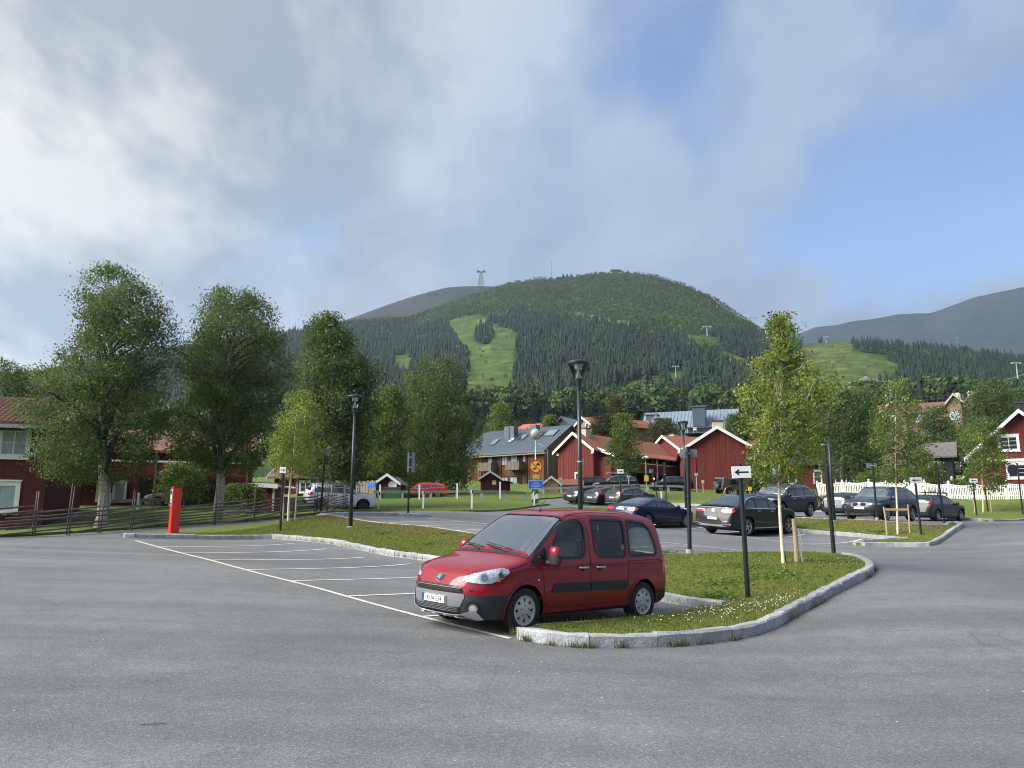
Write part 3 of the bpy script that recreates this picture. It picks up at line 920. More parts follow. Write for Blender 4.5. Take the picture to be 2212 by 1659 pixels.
def weeds(name,pts,label,size=.09,h0=.12):
 n = len(pts); V = []; F = []; C = []
 for x,y in pts:
  z = G(x,y) + h0
  a0 = random.random() * 6.28; L_ = size * random.uniform(.7,1.5); up = random.uniform(.2,.9)
  d = Vector((math.cos(a0),math.sin(a0),up)).normalized() * L_
  e = Vector((-math.sin(a0),math.cos(a0),0)) * L_ * .28
  o_ = len(V); p = Vector((x,y,z))
  V += [p,p + d * .5 + e,p + d - Vector((0,0,L_ * .2)),p + d * .5 - e]
  F.append((o_,o_ + 1,o_ + 2,o_ + 3)); c = np.array(random.choice([(.09,.165,.035),(.12,.19,.04),(.075,.14,.03)])) * random.uniform(.8,1.2)
  C += [c] * 4
 o = np_mesh(name,np.array([tuple(v) for v in V]),np.array(F),'blade',attrs={'tint': ('POINT',np.array(C))})
 tag(o,label,'weeds',kind='stuff')
wc = []
for (s,t,r_,n_) in [(9.6,13.2,.6,160),(9.2,14.5,.8,160),(10.5,15.3,.6,120),(8.9,12.0,.4,120),(11.6,13.0,.5,90),(10.2,17.6,.5,90),(16,13.4,.3,60),(20,13.0,.25,60),(23.5,13.4,.35,90),(25.5,13.9,.3,80),(13.0,15.5,.25,60),(14.1,15.2,.2,50),(21.5,14.6,.25,60),(31,13.6,.5,80),(18.5,33,.6,100),(15.6,32.2,.4,90)]:
 for _ in range(n_):
  wc.append(xy(random.gauss(s,r_ * .5),random.gauss(t,r_ * .5)))
wc += [tuple(q) for q in scatter_in(near_poly,1100,rng)]
weeds('broadleaf_weeds',wc,'broad leaved weeds spread through the island grass')
cl = []; cb = []
for _ in range(230):
 s,t = random.gauss(7.45,.28),random.triangular(8.2,13.5,11.3)
 if poly_inside(*[np.array([c]) for c in xy(s,t)],near_poly)[0]: cl.append(xy(s,t))
for _ in range(90):
 s,t = random.gauss(9.2,.8),random.triangular(14,20,19)
 if poly_inside(*[np.array([c]) for c in xy(s,t)],near_poly)[0]: cl.append(xy(s,t))
for _ in range(26): cb.append(xy(random.gauss(7.5,.25),random.triangular(9.5,13,11)))
for nm,L_,mt,lb in (('clover_flowers',cl,'clover_white','white clover heads in the grass by the kerb'),('withered_clover',cb,'clover_brown','brown withered clover heads near the kerb')):
 m = MB()
 for x,y in L_:
  r_ = random.uniform(.007,.012); z = G(x,y) + .115 + random.uniform(.05,.10)
  m.add([(x + r_,y,z),(x,y + r_,z),(x - r_,y,z),(x,y - r_,z),(x,y,z + r_),(x,y,z - r_)],[(0,1,4),(1,2,4),(2,3,4),(3,0,4),(1,0,5),(2,1,5),(3,2,5),(0,3,5)])
 o = m.build(nm,mt); tag(o,lb,'flowers',kind='stuff')
# ================================================================ mountains
def interp(pts,u):
 a = np.array(pts,float)
 return np.interp(u,a[:,0],a[:,1])
RIDGE1 = [(-900,800),(-300,822),(-100,812),(78,806),(129,797),(300,765),(450,745),(591,722),(680,706),(733,697),(800,690),(869,685),(921,668),(980,648),(1063,621),
          (1105,611),(1165,601.5),(1200,603),(1250,596),(1290,590),(1330,588),(1380,590),(1430,601),(1480,616),(1530,637),(1570,661),(1600,682),(1640,711),
          (1690,730),(1734,741),(1790,738),(1834,738),(1900,742),(2000,752),(2100,762),(2209,775),(2400,790),(3100,800)]
RIDGE_Y = [(-900,1500),(500,1500),(900,1750),(1300,1650),(1550,1500),(1700,1250),(1850,1100),(2200,1050),(3100,1050)]
BASE_V = [(-900,960),(200,950),(700,925),(1000,905),(1500,905),(1750,892),(2212,880),(3100,880)]
def e_of(u,v):
 """tangent of elevation (z per metre of depth) of photo pixel"""
 b = (829.5 - np.asarray(v,float)) / F0
 return (math.sin(PITCH) + b * math.cos(PITCH)) / (math.cos(PITCH) - b * math.sin(PITCH))
def x_of(u,v):
 b = (829.5 - np.asarray(v,float)) / F0
 return ((np.asarray(u,float) - 1106) / F0) / (math.cos(PITCH) - b * math.sin(PITCH))
def v_prof(u,Y):
 yr = interp(RIDGE_Y,u); vr = interp(RIDGE1,u); vb = interp(BASE_V,u)
 q = np.clip((Y - 430) / (yr - 430),0,1)
 return vb + (vr - vb) * q ** 0.72,q
def terrain1(us,Ys):
 U,YY = np.meshgrid(us,Ys)
 v,q = v_prof(U,YY)
 X = x_of(U,v) * YY
 Z = CAMZ + e_of(U,v) * YY
 near = YY < 430
 x0 = x_of(U,1040) * 118
 z0 = GV(np.clip(x0,GX0,GX1),np.full_like(x0,118.0))
 vb = interp(BASE_V,U)
 zb = CAMZ + e_of(U,vb) * 430
 f = np.clip((YY - 118) / (430 - 118),0,1)
 zn = z0 + (zb - z0) * f ** 1.25
 Xn = x_of(U,1000) * YY
 inn = YY < 124.5
 zg = GV(np.clip(Xn,GX0,GX1),np.clip(YY,GY0,GY1)) - .25
 f2 = np.clip((YY - 124.5) / 60,0,1)
 z124 = GV(np.clip(Xn,GX0,GX1),np.full_like(YY,124.0)) - .1
 zn = z124 * (1 - f2) + zn * f2
 zn = np.where(inn,zg,zn)
 Z = np.where(near,zn,Z)
 X = np.where(near,Xn,X)
 rough = (YY > 450) * np.clip((YY - 450) / 300,0,1)
 nz = np.array([noise.fractal(Vector((x / 90,y / 90,5.)),1.0,2.0,4) for x,y in zip(X.ravel(),YY.ravel())]).reshape(X.shape)
 Z = Z + nz * 5.0 * rough * (1 - q ** 6)
 yr = interp(RIDGE_Y,U)
 over = YY > yr
 Z = np.where(over,CAMZ + e_of(U,interp(RIDGE1,U)) * yr - (YY - yr) * .35,Z)
 return X,YY,Z,q,v
MEADOWS = [
 [(965,693),(985,690),(1010,683),(1030,683),(1055,688),(1062,706),(1085,708),(1100,712),(1117,722),(1113,790),(1106,840),(1098,872),(1080,893),(1015,893),(1004,872),(1006,820),(1014,790),(1010,765),(996,752),(985,730),(972,712)],
 [(1478,722),(1500,727),(1550,731),(1556,746),(1562,757),(1600,768),(1642,786),(1660,800),(1560,812),(1500,830),(1440,850),(1380,862),(1310,868),(1290,862),(1340,838),(1380,822),(1440,808),(1475,800),(1510,790),(1530,772),(1500,752),(1486,738)],
 [(1728,742),(1790,739),(1834,737),(1842,752),(1870,765),(1905,770),(1950,790),(1945,815),(1925,840),(1880,862),(1820,880),(1720,884),(1690,850),(1720,800),(1735,775)],
 [(1236,676),(1260,679),(1300,688),(1345,695),(1370,702),(1368,707),(1330,702),(1290,694),(1240,682)],
 [(850,770),(880,765),(895,790),(870,815),(850,800)],
]
CLUMPS = [[(1028,712),(1052,700),(1066,720),(1062,745),(1040,748),(1026,738)],
          [(1480,800),(1488,765),(1530,750),(1560,770),(1592,800),(1590,850),(1480,850)],
          [(1390,808),(1408,808),(1410,830),(1390,830)],
          [(1425,842),(1490,832),(1500,870),(1420,880)]]
def meadow_mask(u,v,grow=0.0):
 u = np.asarray(u,float); v = np.asarray(v,float)
 w = np.array([noise.noise(Vector((a * .06,b * .09,1.))) * 7 + noise.noise(Vector((a * .2,b * .3,4.))) * 3 for a,b in zip(u.ravel(),v.ravel())]).reshape(u.shape)
 u = u + w; v = v + w * .6
 m = np.zeros(np.shape(u),bool)
 for p in MEADOWS: m |= poly_inside(u,v,p)
 for p in CLUMPS: m &= ~poly_inside(u,v,p)
 return m
us = np.linspace(-900,3100,420)
Ys = np.concatenate([[60,80,100,115,120,124],np.linspace(126,430,22),np.linspace(450,1760,120),[1850,2100]])
X,YY,Z,Q,VV = terrain1(us,Ys)
U = np.broadcast_to(us,X.shape)
md = meadow_mask(U,VV) & (YY > 440)
tint = np.zeros(X.shape + (3,))
tint[:] = (.030,.045,.018)
tint[md] = (.066,.096,.026)
mv = np.array([noise.fractal(Vector((a * .03,b * .12,7.)),1,2,4) for a,b in zip(U.ravel(),VV.ravel())]).reshape(U.shape)
tint[md] *= (1 + .38 * mv[md])[:,None]; tint[md] += np.array((.035,.02,0)) * np.clip(mv[md],0,1)[:,None]
tr = poly_inside(U,VV,MEADOWS[3]); tint[tr] = (.13,.13,.06)
orange = poly_inside(U,VV,[(1765,752),(1790,758),(1815,772),(1795,770),(1770,760)]) | poly_inside(U,VV,[(1870,790),(1900,800),(1880,808)])
tint[orange] = (.10,.105,.035)
low = YY < 300
tint[low] = (.045,.07,.022)
nx = X.shape[1]; ny = X.shape[0]
i = (np.arange(nx - 1)[None,:] + (np.arange(ny - 1) * nx)[:,None]).ravel()
Fq = np.stack([i,i + 1,i + nx + 1,i + nx],-1)
pbr('hill_ground',(.1,.12,.03),.95,spec=.1,var=.38,vscale=.045,attr='tint',bump=.5,bscale=.25,bdist=1.5,detail=9)
o = np_mesh('mountain_slope',np.stack([X,YY,Z],-1).reshape(-1,3),Fq,'hill_ground',attrs={'tint': ('POINT',tint.reshape(-1,3))},smooth=True)
tag(o,kind='structure')
def ridge_sheet(name,ridge,y0,y1,vfoot,mat,amp,rough=60,n=300,u0=-600,u1=2900):
 us = np.linspace(u0,u1,n)
 ks = np.linspace(0,1,50)
 U,K = np.meshgrid(us,ks)
 vr = interp(ridge,U)
 v = vfoot + (vr - vfoot) * K ** .8
 Yk = y0 + (y1 - y0) * K
 X = x_of(U,v) * Yk; Z = CAMZ + e_of(U,v) * Yk
 nz = np.array([noise.fractal(Vector((x / (rough * 6),y / (rough * 6),2.)),.9,2.1,7) for x,y in zip(X.ravel(),Yk.ravel())]).reshape(X.shape)
 Z += nz * amp * np.clip(1 - K ** 8 * .75,0,1)
 Xb = X[-1:] * 1.25; Yb = Yk[-1:] * 1.25; Zb = Z[-1:] * .2
 X = np.vstack([X,Xb]); Yk = np.vstack([Yk,Yb]); Z = np.vstack([Z,Zb])
 nx = X.shape[1]; ny = X.shape[0]
 i = (np.arange(nx - 1)[None,:] + (np.arange(ny - 1) * nx)[:,None]).ravel()
 F = np.stack([i,i + 1,i + nx + 1,i + nx],-1)
 o = np_mesh(name,np.stack([X,Yk,Z],-1).reshape(-1,3),F,mat,smooth=True)
 tag(o,kind='structure')
pbr('far_steel',(.13,.15,.17),.6)
pbr('bare_fell',(.036,.040,.042),.95,spec=.1,color2=(.058,.060,.058),vscale=.012,bump=.7,bscale=.03,bdist=12,detail=10)
pbr('far_fell',(.022,.032,.036),.95,spec=.1,color2=(.036,.046,.044),vscale=.004,bump=.7,bscale=.012,bdist=30,detail=10)
ridge_sheet('bare_summit',[(-600,900),(500,800),(640,728),(700,708),(740,694),(790,676),(840,658),(885,643),(930,630),(965,622),(1000,619),(1040,618.5),(1070,619),(1110,625),(1200,640),(1500,720),(1800,800),(2900,1000)],1700,2400,1050,'bare_fell',9,60,260)
ridge_sheet('far_mountain',[(-600,1000),(1200,900),(1500,800),(1650,745),(1700,729),(1733,719),(1761,707.5),(1780,706),(1804,704.5),(1848,694),(1886,690),(1937,680),(1975,678),(2009,678),(2055,661),(2085,650),(2106,642),(2157,631),(2209,621),(2300,600),(2600,560),(2900,600)],2600,4300,1000,'far_fell',34,130,300,u0=1300)
def conifer_arrays(n_t,P3,H,rg,tints,sides=6,tiers=3):
 """stacked ragged cones"""
 V = []; F = []; C = []
 base = 0
 ang = np.linspace(0,2 * np.pi,sides,endpoint=False)
 for t in range(tiers):
  f0 = .10 + .28 * t; f1 = min(1.0,f0 + .52 if t < tiers - 1 else 1.0)
  r = (.175 - .05 * t)
  rr = r * rg.uniform(.6,1.35,(n_t,sides)) * H[:,None]
  a = ang[None,:] + rg.uniform(0,6.28,(n_t,1))
  z0 = (f0 + rg.uniform(-.05,.05,(n_t,sides))) * H[:,None]
  ring = np.stack([P3[:,0:1] + np.cos(a) * rr,P3[:,1:2] + np.sin(a) * rr,P3[:,2:3] + z0],-1)
  tip = np.stack([P3[:,0] + rg.normal(0,.012,n_t) * H,P3[:,1],P3[:,2] + f1 * H],-1)[:,None,:]
  vv = np.concatenate([ring,tip],1)
  V.append(vv.reshape(-1,3))
  idx = base + np.arange(n_t)[:,None] * (sides + 1)
  for k in range(sides):
   F.append(np.concatenate([idx + k,idx + (k + 1) % sides,idx + sides],1))
  cc = np.repeat(tints[:,None,:],sides + 1,1) * rg.uniform(.8,1.2,(n_t,sides + 1,1))
  C.append(cc.reshape(-1,3))
  base += n_t * (sides + 1)
 return np.vstack(V),np.vstack(F),np.vstack(C)
def leafy_arrays(n_t,P3,H,rg,tints,k=26,ss=1.0):
 """rounded crowns made of loose leaf clumps"""
 d = rg.normal(size=(n_t,k,3)); d /= np.linalg.norm(d,axis=2,keepdims=True)
 d[...,2] = np.abs(d[...,2]) * 1.0 - .35 * rg.random((n_t,k))
 rad = rg.uniform(.75,1.05,(n_t,k,1))
 c = d * rad * np.array([.36,.36,.50]) * H[:,None,None]
 c[...,2] += H[:,None] * .48
 c += P3[:,None,:]
 s = H[:,None,None] * rg.uniform(.10,.19,(n_t,k,1)) * ss
 d = d + rg.normal(size=(n_t,k,3)) * .55
 t1 = np.cross(d,rg.normal(size=(n_t,k,3))); t1 /= np.linalg.norm(t1,axis=2,keepdims=True) + 1e-9
 t2 = np.cross(d,t1)
 q = np.stack([c + t1 * s,c + t2 * s * .9,c - t1 * s,c - t2 * s * .8],2)
 q += rg.normal(0,.02,q.shape) * H[:,None,None,None]
 V = q.reshape(-1,3)
 F = np.arange(len(V)).reshape(-1,4)
 sh = tints[:,None,None,:] * (rg.uniform(.7,1.3,(n_t,k,1,1)))
 C = np.broadcast_to(sh,(n_t,k,4,3)).reshape(-1,3)
 return V,np.vstack([F[:,:3],F[:,[0,2,3]]]),C
def forest():
 rg = np.random.default_rng(3)
 n = 52000
 Yt = np.sqrt(rg.uniform(400 ** 2,1700 ** 2,n)); u = rg.uniform(-250,2450,n)
 yr = interp(RIDGE_Y,u)
 ok = Yt < yr * .998
 u = u[ok]; Yt = Yt[ok]
 v,q = v_prof(u,Yt)
 f = (Yt < 430)
 ok = ~(meadow_mask(u,v) & (Yt > 430)) | (rg.random(len(u)) < .035)
 u = u[ok]; Yt = Yt[ok]; v = v[ok]; q = q[ok]
 iu = np.clip((u - us[0]) / (us[1] - us[0]),0,len(us) - 1.01); i0 = iu.astype(int); a = iu - i0
 jy = np.clip(np.searchsorted(Ys,Yt) - 1,0,len(Ys) - 2); b = (Yt - Ys[jy]) / (Ys[jy + 1] - Ys[jy])
 def bi(A): return (A[jy,i0] * (1 - a) + A[jy,i0 + 1] * a) * (1 - b) + (A[jy + 1,i0] * (1 - a) + A[jy + 1,i0 + 1] * a) * b
 Px = bi(X); Pz = bi(Z)
 P3 = np.stack([Px,Yt,Pz - .3],-1)
 line = interp([(-300,700),(735,700),(960,690),(1120,672),(1250,688),(1400,716),(1500,728),(1640,720),(1700,735),(1850,735),(2400,760)],u)
 nz = np.array([noise.noise(Vector((x / 70,y / 70,9.))) for x,y in zip(Px,Yt)])
 nz2 = np.array([noise.noise(Vector((x / 28,y / 40,3.))) for x,y in zip(Px,Yt)])
 con = (v > line + nz * 22) & (nz > -.34) & (nz2 > -.38)
 lowd = (v > interp([(-300,800),(600,880),(1000,880),(1300,868),(1500,862),(1750,870),(1900,850),(2200,840)],u) + nz * 22)
 con &= ~(lowd & (rg.random(len(u)) < .55))
 bare = (v < 655) & (u < 1080)                    # thin scrub near the left shoulder
 keep = ~(bare & (rg.random(len(u)) < .35))
 near = Yt < 430
 hc = rg.triangular(6,14,20,len(u)) * (1 - .25 * q); hd = rg.uniform(5.0,8.5,len(u)) * (1 + .35 * (~(q > .5))) * (1 + .5 * near)
 inm = meadow_mask(u,v) & (Yt > 430); con &= ~inm; hd = np.where(inm,hd * .55,hd)
 c = con & keep; d = (~con) & keep
 big = noise_t = nz[:,None]
 tc_ = np.array((.016,.030,.020)) * (1 + .24 * rg.normal(size=(len(u),1)).clip(-1.2,1.6)) + np.array((.004,.006,.001)) * (big > .2)
 td = np.array((.066,.105,.032)) * (1 + .28 * rg.normal(size=(len(u),1)).clip(-1.6,2.2)) * (1 + .35 * big)
 td = np.clip(td,.012,1); tc_ = np.clip(tc_,.006,1)
 V,F,C = conifer_arrays(int(c.sum()),P3[c],hc[c],rg,tc_[c])
 o = np_mesh('spruce_forest',V,F,'leaf_far',attrs={'tint': ('POINT',C)})
 tag(o,'dark spruce forest covering the mountainside','forest',kind='stuff')
 fr = d & (Yt < 620)
 bk = d & ~fr
 V,F,C = leafy_arrays(int(bk.sum()),P3[bk],hd[bk],rg,td[bk],16,.85)
 o = np_mesh('birch_forest',V,F,'leaf_far',attrs={'tint': ('POINT',C)})
 tag(o,'light green birch wood on the upper mountainside','forest',kind='stuff')
 V,F,C = leafy_arrays(int(fr.sum()),P3[fr],hd[fr] * 1.2,rg,td[fr] * 1.0,230,.36)
 o = np_mesh('valley_wood',V,F,'leaf_far',attrs={'tint': ('POINT',C)})
 tag(o,'mixed green wood at the foot of the mountain behind the roofs','forest',kind='stuff')
forest()
def hill_point(u,v):
 """where the sight line meets the front slope"""
 ys = np.linspace(450,1750,1400)
 d = ray(u,v)
 vp,q = v_prof(np.full_like(ys,u),ys)
 k = np.where(vp <= v)[0]
 y = ys[k[0]] if len(k) else interp(RIDGE_Y,u)
 return P(u,v,float(y))
def lattice_mast(u,v,hgt,wid,label,cat='mast',Y=None,arms=True,name='lift_tower'):
 p = P(u,v,Y) if Y else hill_point(u,v)
 sc_ = p.y / F0
 H = hgt * sc_; W = wid * sc_
 t = thing(name,label,cat,p)
 m = MB()
 r = max(.18,W * .045)
 for sx in (-1,1):
  for sy in (-1,1):
   m.tube((sx * W * .5,sy * W * .5,-3),(sx * W * .14,sy * W * .14,H),r,r * .7,4)
 for k in range(6):
  f0 = k / 6; f1 = (k + 1) / 6
  w0 = W * (.5 - .36 * f0); w1 = W * (.5 - .36 * f1)
  for sy in (-1,1):
   m.tube((-w0,sy * w0,H * f0),(w1,sy * w1,H * f1),r * .6,None,4)
   m.tube((w0,sy * w0,H * f0),(-w1,sy * w1,H * f1),r * .6,None,4)
 m.build('frame','far_steel' if Y and Y > 900 else 'steel_mast',t)
 if arms:
  m = MB(); m.box(-W * .7,W * .7,-W * .12,W * .12,H * .97,H * 1.03); m.box(-W * .62,-W * .3,-W * .2,W * .2,H * 1.03,H * 1.12); m.box(W * .3,W * .62,-W * .2,W * .2,H * 1.03,H * 1.12)
  m.build('crossarm','far_steel',t)
 return t
def t_tower(u,v,hgt,label,Y=None):
 p = P(u,v,Y) if Y else hill_point(u,v)
 s_ = p.y / F0; H = hgt * s_; W = hgt * .38 * s_
 t = thing('lift_tower',label,'lift tower',p,group='chairlift towers on the mountain')
 MB().tube((0,0,-2),(0,0,H),.05 * H,.035 * H,6).build('pole','steel_mast',t)
 m = MB(); m.box(-W,W,-.03 * H,.03 * H,H * .96,H * 1.02)
 for sx in (-1,1): m.box(sx * W * .8 - W * .25,sx * W * .8 + W * .25,-.05 * H,.05 * H,H * .88,H * .95)
 m.build('crossarm','steel_mast',t)
 return p + Vector((0,0,H)),W
lattice_mast(1039,617,32,14,'tall lattice cable car tower on the bare summit','cable car tower',Y=2350,name='cable_car_tower')
lattice_mast(933,668,34,17,'dark cable car tower on the left shoulder of the mountain','cable car tower',Y=1720,name='cable_car_tower')
lattice_mast(1873,857,46,15,'grey lattice power pylon at the foot of the right ski slope','pylon',Y=480,name='power_pylon',arms=False)
p = P(1192,603,1700)
t = thing('radio_mast','thin tall radio mast on the mountain ridge','radio mast',p)
m = MB(); m.tube((0,0,-3),(0,0,46),.5,.35,5); m.build('mast','far_steel',t)
m = MB()
for k in range(9): m.tube((-.9,0,4 + k * 4.6),(.9,0,6 + k * 4.6),.25,None,4)
m.build('bracing','far_steel',t)['kind'] = 'stuff'
p = P(1330,589,1640)
t = thing('summit_hut','pale flat roofed hut on the highest point of the ridge','hut',p)
MB().box(-9,9,-5,5,-3,4).build('wall','stucco_tan',t)
MB().box(-11.5,11.5,-6,6,4.02,5.6).build('roof','roof_dark',t)
for k in range(4): MB().box(-7.2 + k * 4,-4.8 + k * 4,-5.25,-5.02,.8,3.0).build('window','glass_dark',t)
p = P(1226,600,1680)
t = thing('summit_lodge','row of three dark pointed roofs on the ridge left of the hut','lodge',p)
for k in range(3):
 m = MB(); x = -10 + k * 9
 m.prism([(x - 4.5,-4,0),(x + 4.5,-4,0),(x,-4,9)],(0,8,0)); m.build('roof','roof_dark',t)
MB().box(-22,18,-6,5,-4,-.02).build('wall','dark_timber',t)
lifts = [(1528,722,20),(1602,716,28),(1602.5,722,27),(1810,756,16),(1755,741,10)]
tw = []
tw.append(t_tower(1423 + 105,729,26,'chairlift tower standing in the upper centre meadow'))
tw.append(t_tower(1655,728,24,'chairlift tower against the sky on the right ridge'))
tw.append(t_tower(1628,706,22,'tall chairlift tower on the falling ridge line',))
tw.append(t_tower(1785,741,15,'small chairlift tower at the top of the right meadow'))
tw.append(t_tower(1568,668,12,'small lift tower high on the right ridge line'))
tw.append(t_tower(1460,1100 - 290,20,'pale lift tower in the dark trees left of the centre',Y=640))
tw.append(t_tower(1378 + 690,738,10,'tiny lift tower at the edge of the right forest'))
for (u,v,lb) in ((1146,860,'lift tower with wide crossarm above the brown house'),(1040,882,'low lift tower at the foot of the left meadow'),(2198,810,'white lift tower top at the right edge of the forest')):
 tw.append(t_tower(u,v,20 if u < 2000 else 28,lb,Y=520 if u < 2000 else 400))
def chair(u,v,Y,label,s_=1.0):
 p = P(u,v,Y)
 t = thing('lift_chair',label,'lift chair',p,group='chairs hanging from the ridge chairlift')
 m = MB(); m.box(-1.6 * s_,1.6 * s_,-.5,.5,-.4 * s_,0); m.box(-1.6 * s_,1.6 * s_,.3,.5,0,1.3 * s_); m.build('seat','steel_mast',t)
 m = MB(); m.tube((0,0,0),(0,0,4 * s_),.15,None,4); m.tube((-1.2 * s_,0,4 * s_),(1.2 * s_,0,4 * s_),.15,None,4); m.build('hanger','steel_mast',t)
for (u,v) in ((1534 - 120,727 + 4),(1446,723),(1490,724)):
 chair(u + 40,v - 6,1100,'small chairs on the lift line crossing the upper meadow')
for (u,v) in ((1549,650),(1584,660),(1606,661),(1640,690),(1660,700)):
 chair(u,v + 12,1250,'small chairs on the lift line against the sky by the ridge')
def cable(a,b,sag,r=.05,label='thin power cable sagging across the hillside',name='cable'):
 a = Vector(a); b = Vector(b); pts = []
 for k in range(25):
  f = k / 24; p = a.lerp(b,f); p.z -= sag * 4 * f * (1 - f); pts.append(p)
 m = MB(); m.path(pts,r,4); o = m.build(name,'steel_mast'); tag(o,label,'cable',group='cables across the hillside'); return o
cable(P(1873,815,480),P(2260,790,420),10)
cable(P(1873,815,480),P(1240,800,700),24,.10)
cable(P(1655,703,1230),P(1540,645,1450),8,.2,'lift cable running up the right ridge line')
# ================================================================ trees
def tree_meshes(prof,H,tr,rg,n_leaf=12000,leaf=.10,n_limb=22,clump=.45,n_cl=None,cols=((.05,.08,.025),),weep=0.0,hollow=.35,cb=None,lean=(0,0),gap=.25,bright=.25,forked=0,sides=7):
 """prof: list of (height, centre offset x, radius). Returns trunk and crown mesh builders' data.
 The crown is many loose leaf clumps spread through the volume, with gaps."""
 prof = sorted(prof)
 hs = np.array([p[0] for p in prof]); cx = np.array([p[1] for p in prof]); rr = np.array([p[2] for p in prof])
 h0,h1 = hs[0],hs[-1]
 seed = rg.uniform(0,100)
 m = MB()
 top = h1 * .96
 cxt = lambda h: float(np.interp(h,[0,h0,h1],[0,lean[0] * .3 + cx[0] * .25,cx[-1]]))
 tp = []
 for k in range(14):
  f = k / 13; h = f * top - .25
  tp.append((cxt(h) + .5 * tr * math.sin(f * 9 + seed),lean[1] * f + .5 * tr * math.cos(f * 7 + seed),h))
 trs = [tr * (1.35 if k == 0 else 1.0) * (1 - .93 * (k / 13) ** .9) + .006 for k in range(14)]
 m.path(tp,trs,9)
 trunk = m
 tpts = np.array(tp)
 def tpos(h):
  return Vector((float(np.interp(h,tpts[:,2],tpts[:,0])),float(np.interp(h,tpts[:,2],tpts[:,1])),h))
 lm = MB()
 nodes = []
 for k in range(n_limb):
  f = (k + rg.random()) / n_limb
  hb = h0 * .92 + (h1 * .93 - h0 * .92) * f ** .9
  he = hb + (h1 - hb) * rg.uniform(.12,.5) if weep < .5 else hb + (h1 - hb) * rg.uniform(.1,.35)
  he = min(he,h1 * .985)
  a = k * 2.399 + rg.uniform(-.4,.4)
  rE = float(np.interp(he,hs,rr)) * rg.uniform(.62,.98)
  cE = float(np.interp(he,hs,cx))
  p0 = tpos(hb)
  p3 = Vector((cE + rE * math.cos(a),rE * math.sin(a),he))
  p1 = p0.lerp(p3,.33) + Vector((0,0,.10 * (p3 - p0).length)); p2 = p0.lerp(p3,.68) + Vector((rg.normal(0,.06),rg.normal(0,.06),.09 * (p3 - p0).length))
  r0 = tr * (.42 * (1 - f) + .10)
  lm.path([p0,p1,p2,p3],[r0,r0 * .65,r0 * .38,r0 * .12],5)
  nodes += [p1,p2,p3,p2.lerp(p3,.5),p1.lerp(p2,.5)]
  for j in range(3):
   q0 = p1.lerp(p3,rg.uniform(0,.9)); b = a + rg.uniform(-1.3,1.3)
   L_ = rE * rg.uniform(.25,.5)
   q1 = q0 + Vector((math.cos(b) * L_,math.sin(b) * L_,L_ * rg.uniform(-.1,.6)))
   lm.path([q0,q0.lerp(q1,.5) + Vector((0,0,L_ * .08)),q1],[r0 * .32,r0 * .2,r0 * .07],4)
   nodes += [q1,q0.lerp(q1,.6)]
 nodes = np.array([tuple(p) for p in nodes])
 if n_cl is None: n_cl = max(60,int(n_leaf / 45))
 C = []
 tries = 0
 while len(C) < n_cl and tries < n_cl * 30:
  tries += 1
  h = rg.uniform(h0,h1)
  if rg.random() > (np.interp(h,hs,rr) / rr.max()) ** 1.4 + .12: continue
  a = rg.uniform(0,2 * math.pi)
  q = math.sqrt(rg.uniform(hollow ** 2,1))
  lump = .93 + .46 * noise.noise(Vector((math.cos(a) * 1.5 + seed,math.sin(a) * 1.5,h * 1.1 / max(1.0,H * .10))))
  r_ = np.interp(h,hs,rr) * q * lump
  p = Vector((np.interp(h,hs,cx) + r_ * math.cos(a),r_ * math.sin(a),h))
  if noise.noise(p * (2.6 / max(1.2,rr.max())) + Vector((seed,0,0))) < -.42 + gap: continue
  C.append(p)
 C = np.array([tuple(p) for p in C])
 for i in range(0,len(C),3):
  d = ((nodes - C[i]) ** 2).sum(1); j = int(d.argmin())
  if d[j] > .02: lm.tube(nodes[j],C[i],tr * .045 + .003,.003,3,caps=False)
 ci = rg.integers(0,len(C),n_leaf)
 off = rg.normal(0,1,(n_leaf,3)) * clump * np.array([.5,.5,.36])
 if weep > 0:
  off[:,:2] *= (1 - .45 * weep)
  off[:,2] = off[:,2] * .6 - np.abs(rg.normal(0,1,n_leaf)) * clump * 1.5 * weep
 pos = C[ci] + off
 pos[:,2] = np.minimum(pos[:,2],h1 - np.abs(rg.normal(0,.03,n_leaf)) * h1)
 d1 = rg.normal(size=(n_leaf,3)); d1[:,2] -= .6 + weep; d1 /= np.linalg.norm(d1,axis=1,keepdims=True)
 d2 = np.cross(d1,rg.normal(size=(n_leaf,3))); d2 /= np.linalg.norm(d2,axis=1,keepdims=True) + 1e-9
 s = leaf * rg.uniform(.6,1.3,(n_leaf,1))
 V = np.stack([pos - d1 * s * .5,pos + d2 * s * .36,pos + d1 * s * .55,pos - d2 * s * .36],1).reshape(-1,3)
 F = np.arange(n_leaf * 4).reshape(-1,4)
 cb_ = 1 + bright * rg.normal(size=len(C)).clip(-2,2.2)
 base = np.array(cols)[rg.integers(0,len(cols),len(C))]
 tint = (base * cb_[:,None])[ci] * rg.uniform(.7,1.35,(n_leaf,1))
 tint[:,0] *= rg.uniform(.85,1.2,n_leaf)
 tint = np.clip(tint,.006,1)
 return trunk,lm,V,F,np.repeat(tint,4,0)
def put_tree(name,label,base,data,bark='bark_old',leafm='leaf',group=None,limb=None,cat='tree'):
 trunk,lm,V,F,C = data
 t = thing(name,label,cat,base,group=group)
 trunk.build('trunk',bark,t,smooth=True)
 if lm.v:
  lo = lm.build('branches',limb or 'bark_dark',t,smooth=True); lo['kind'] = 'stuff'
 np_mesh('crown',V,F,leafm,attrs={'tint': ('POINT',C)},parent=t)
 return t
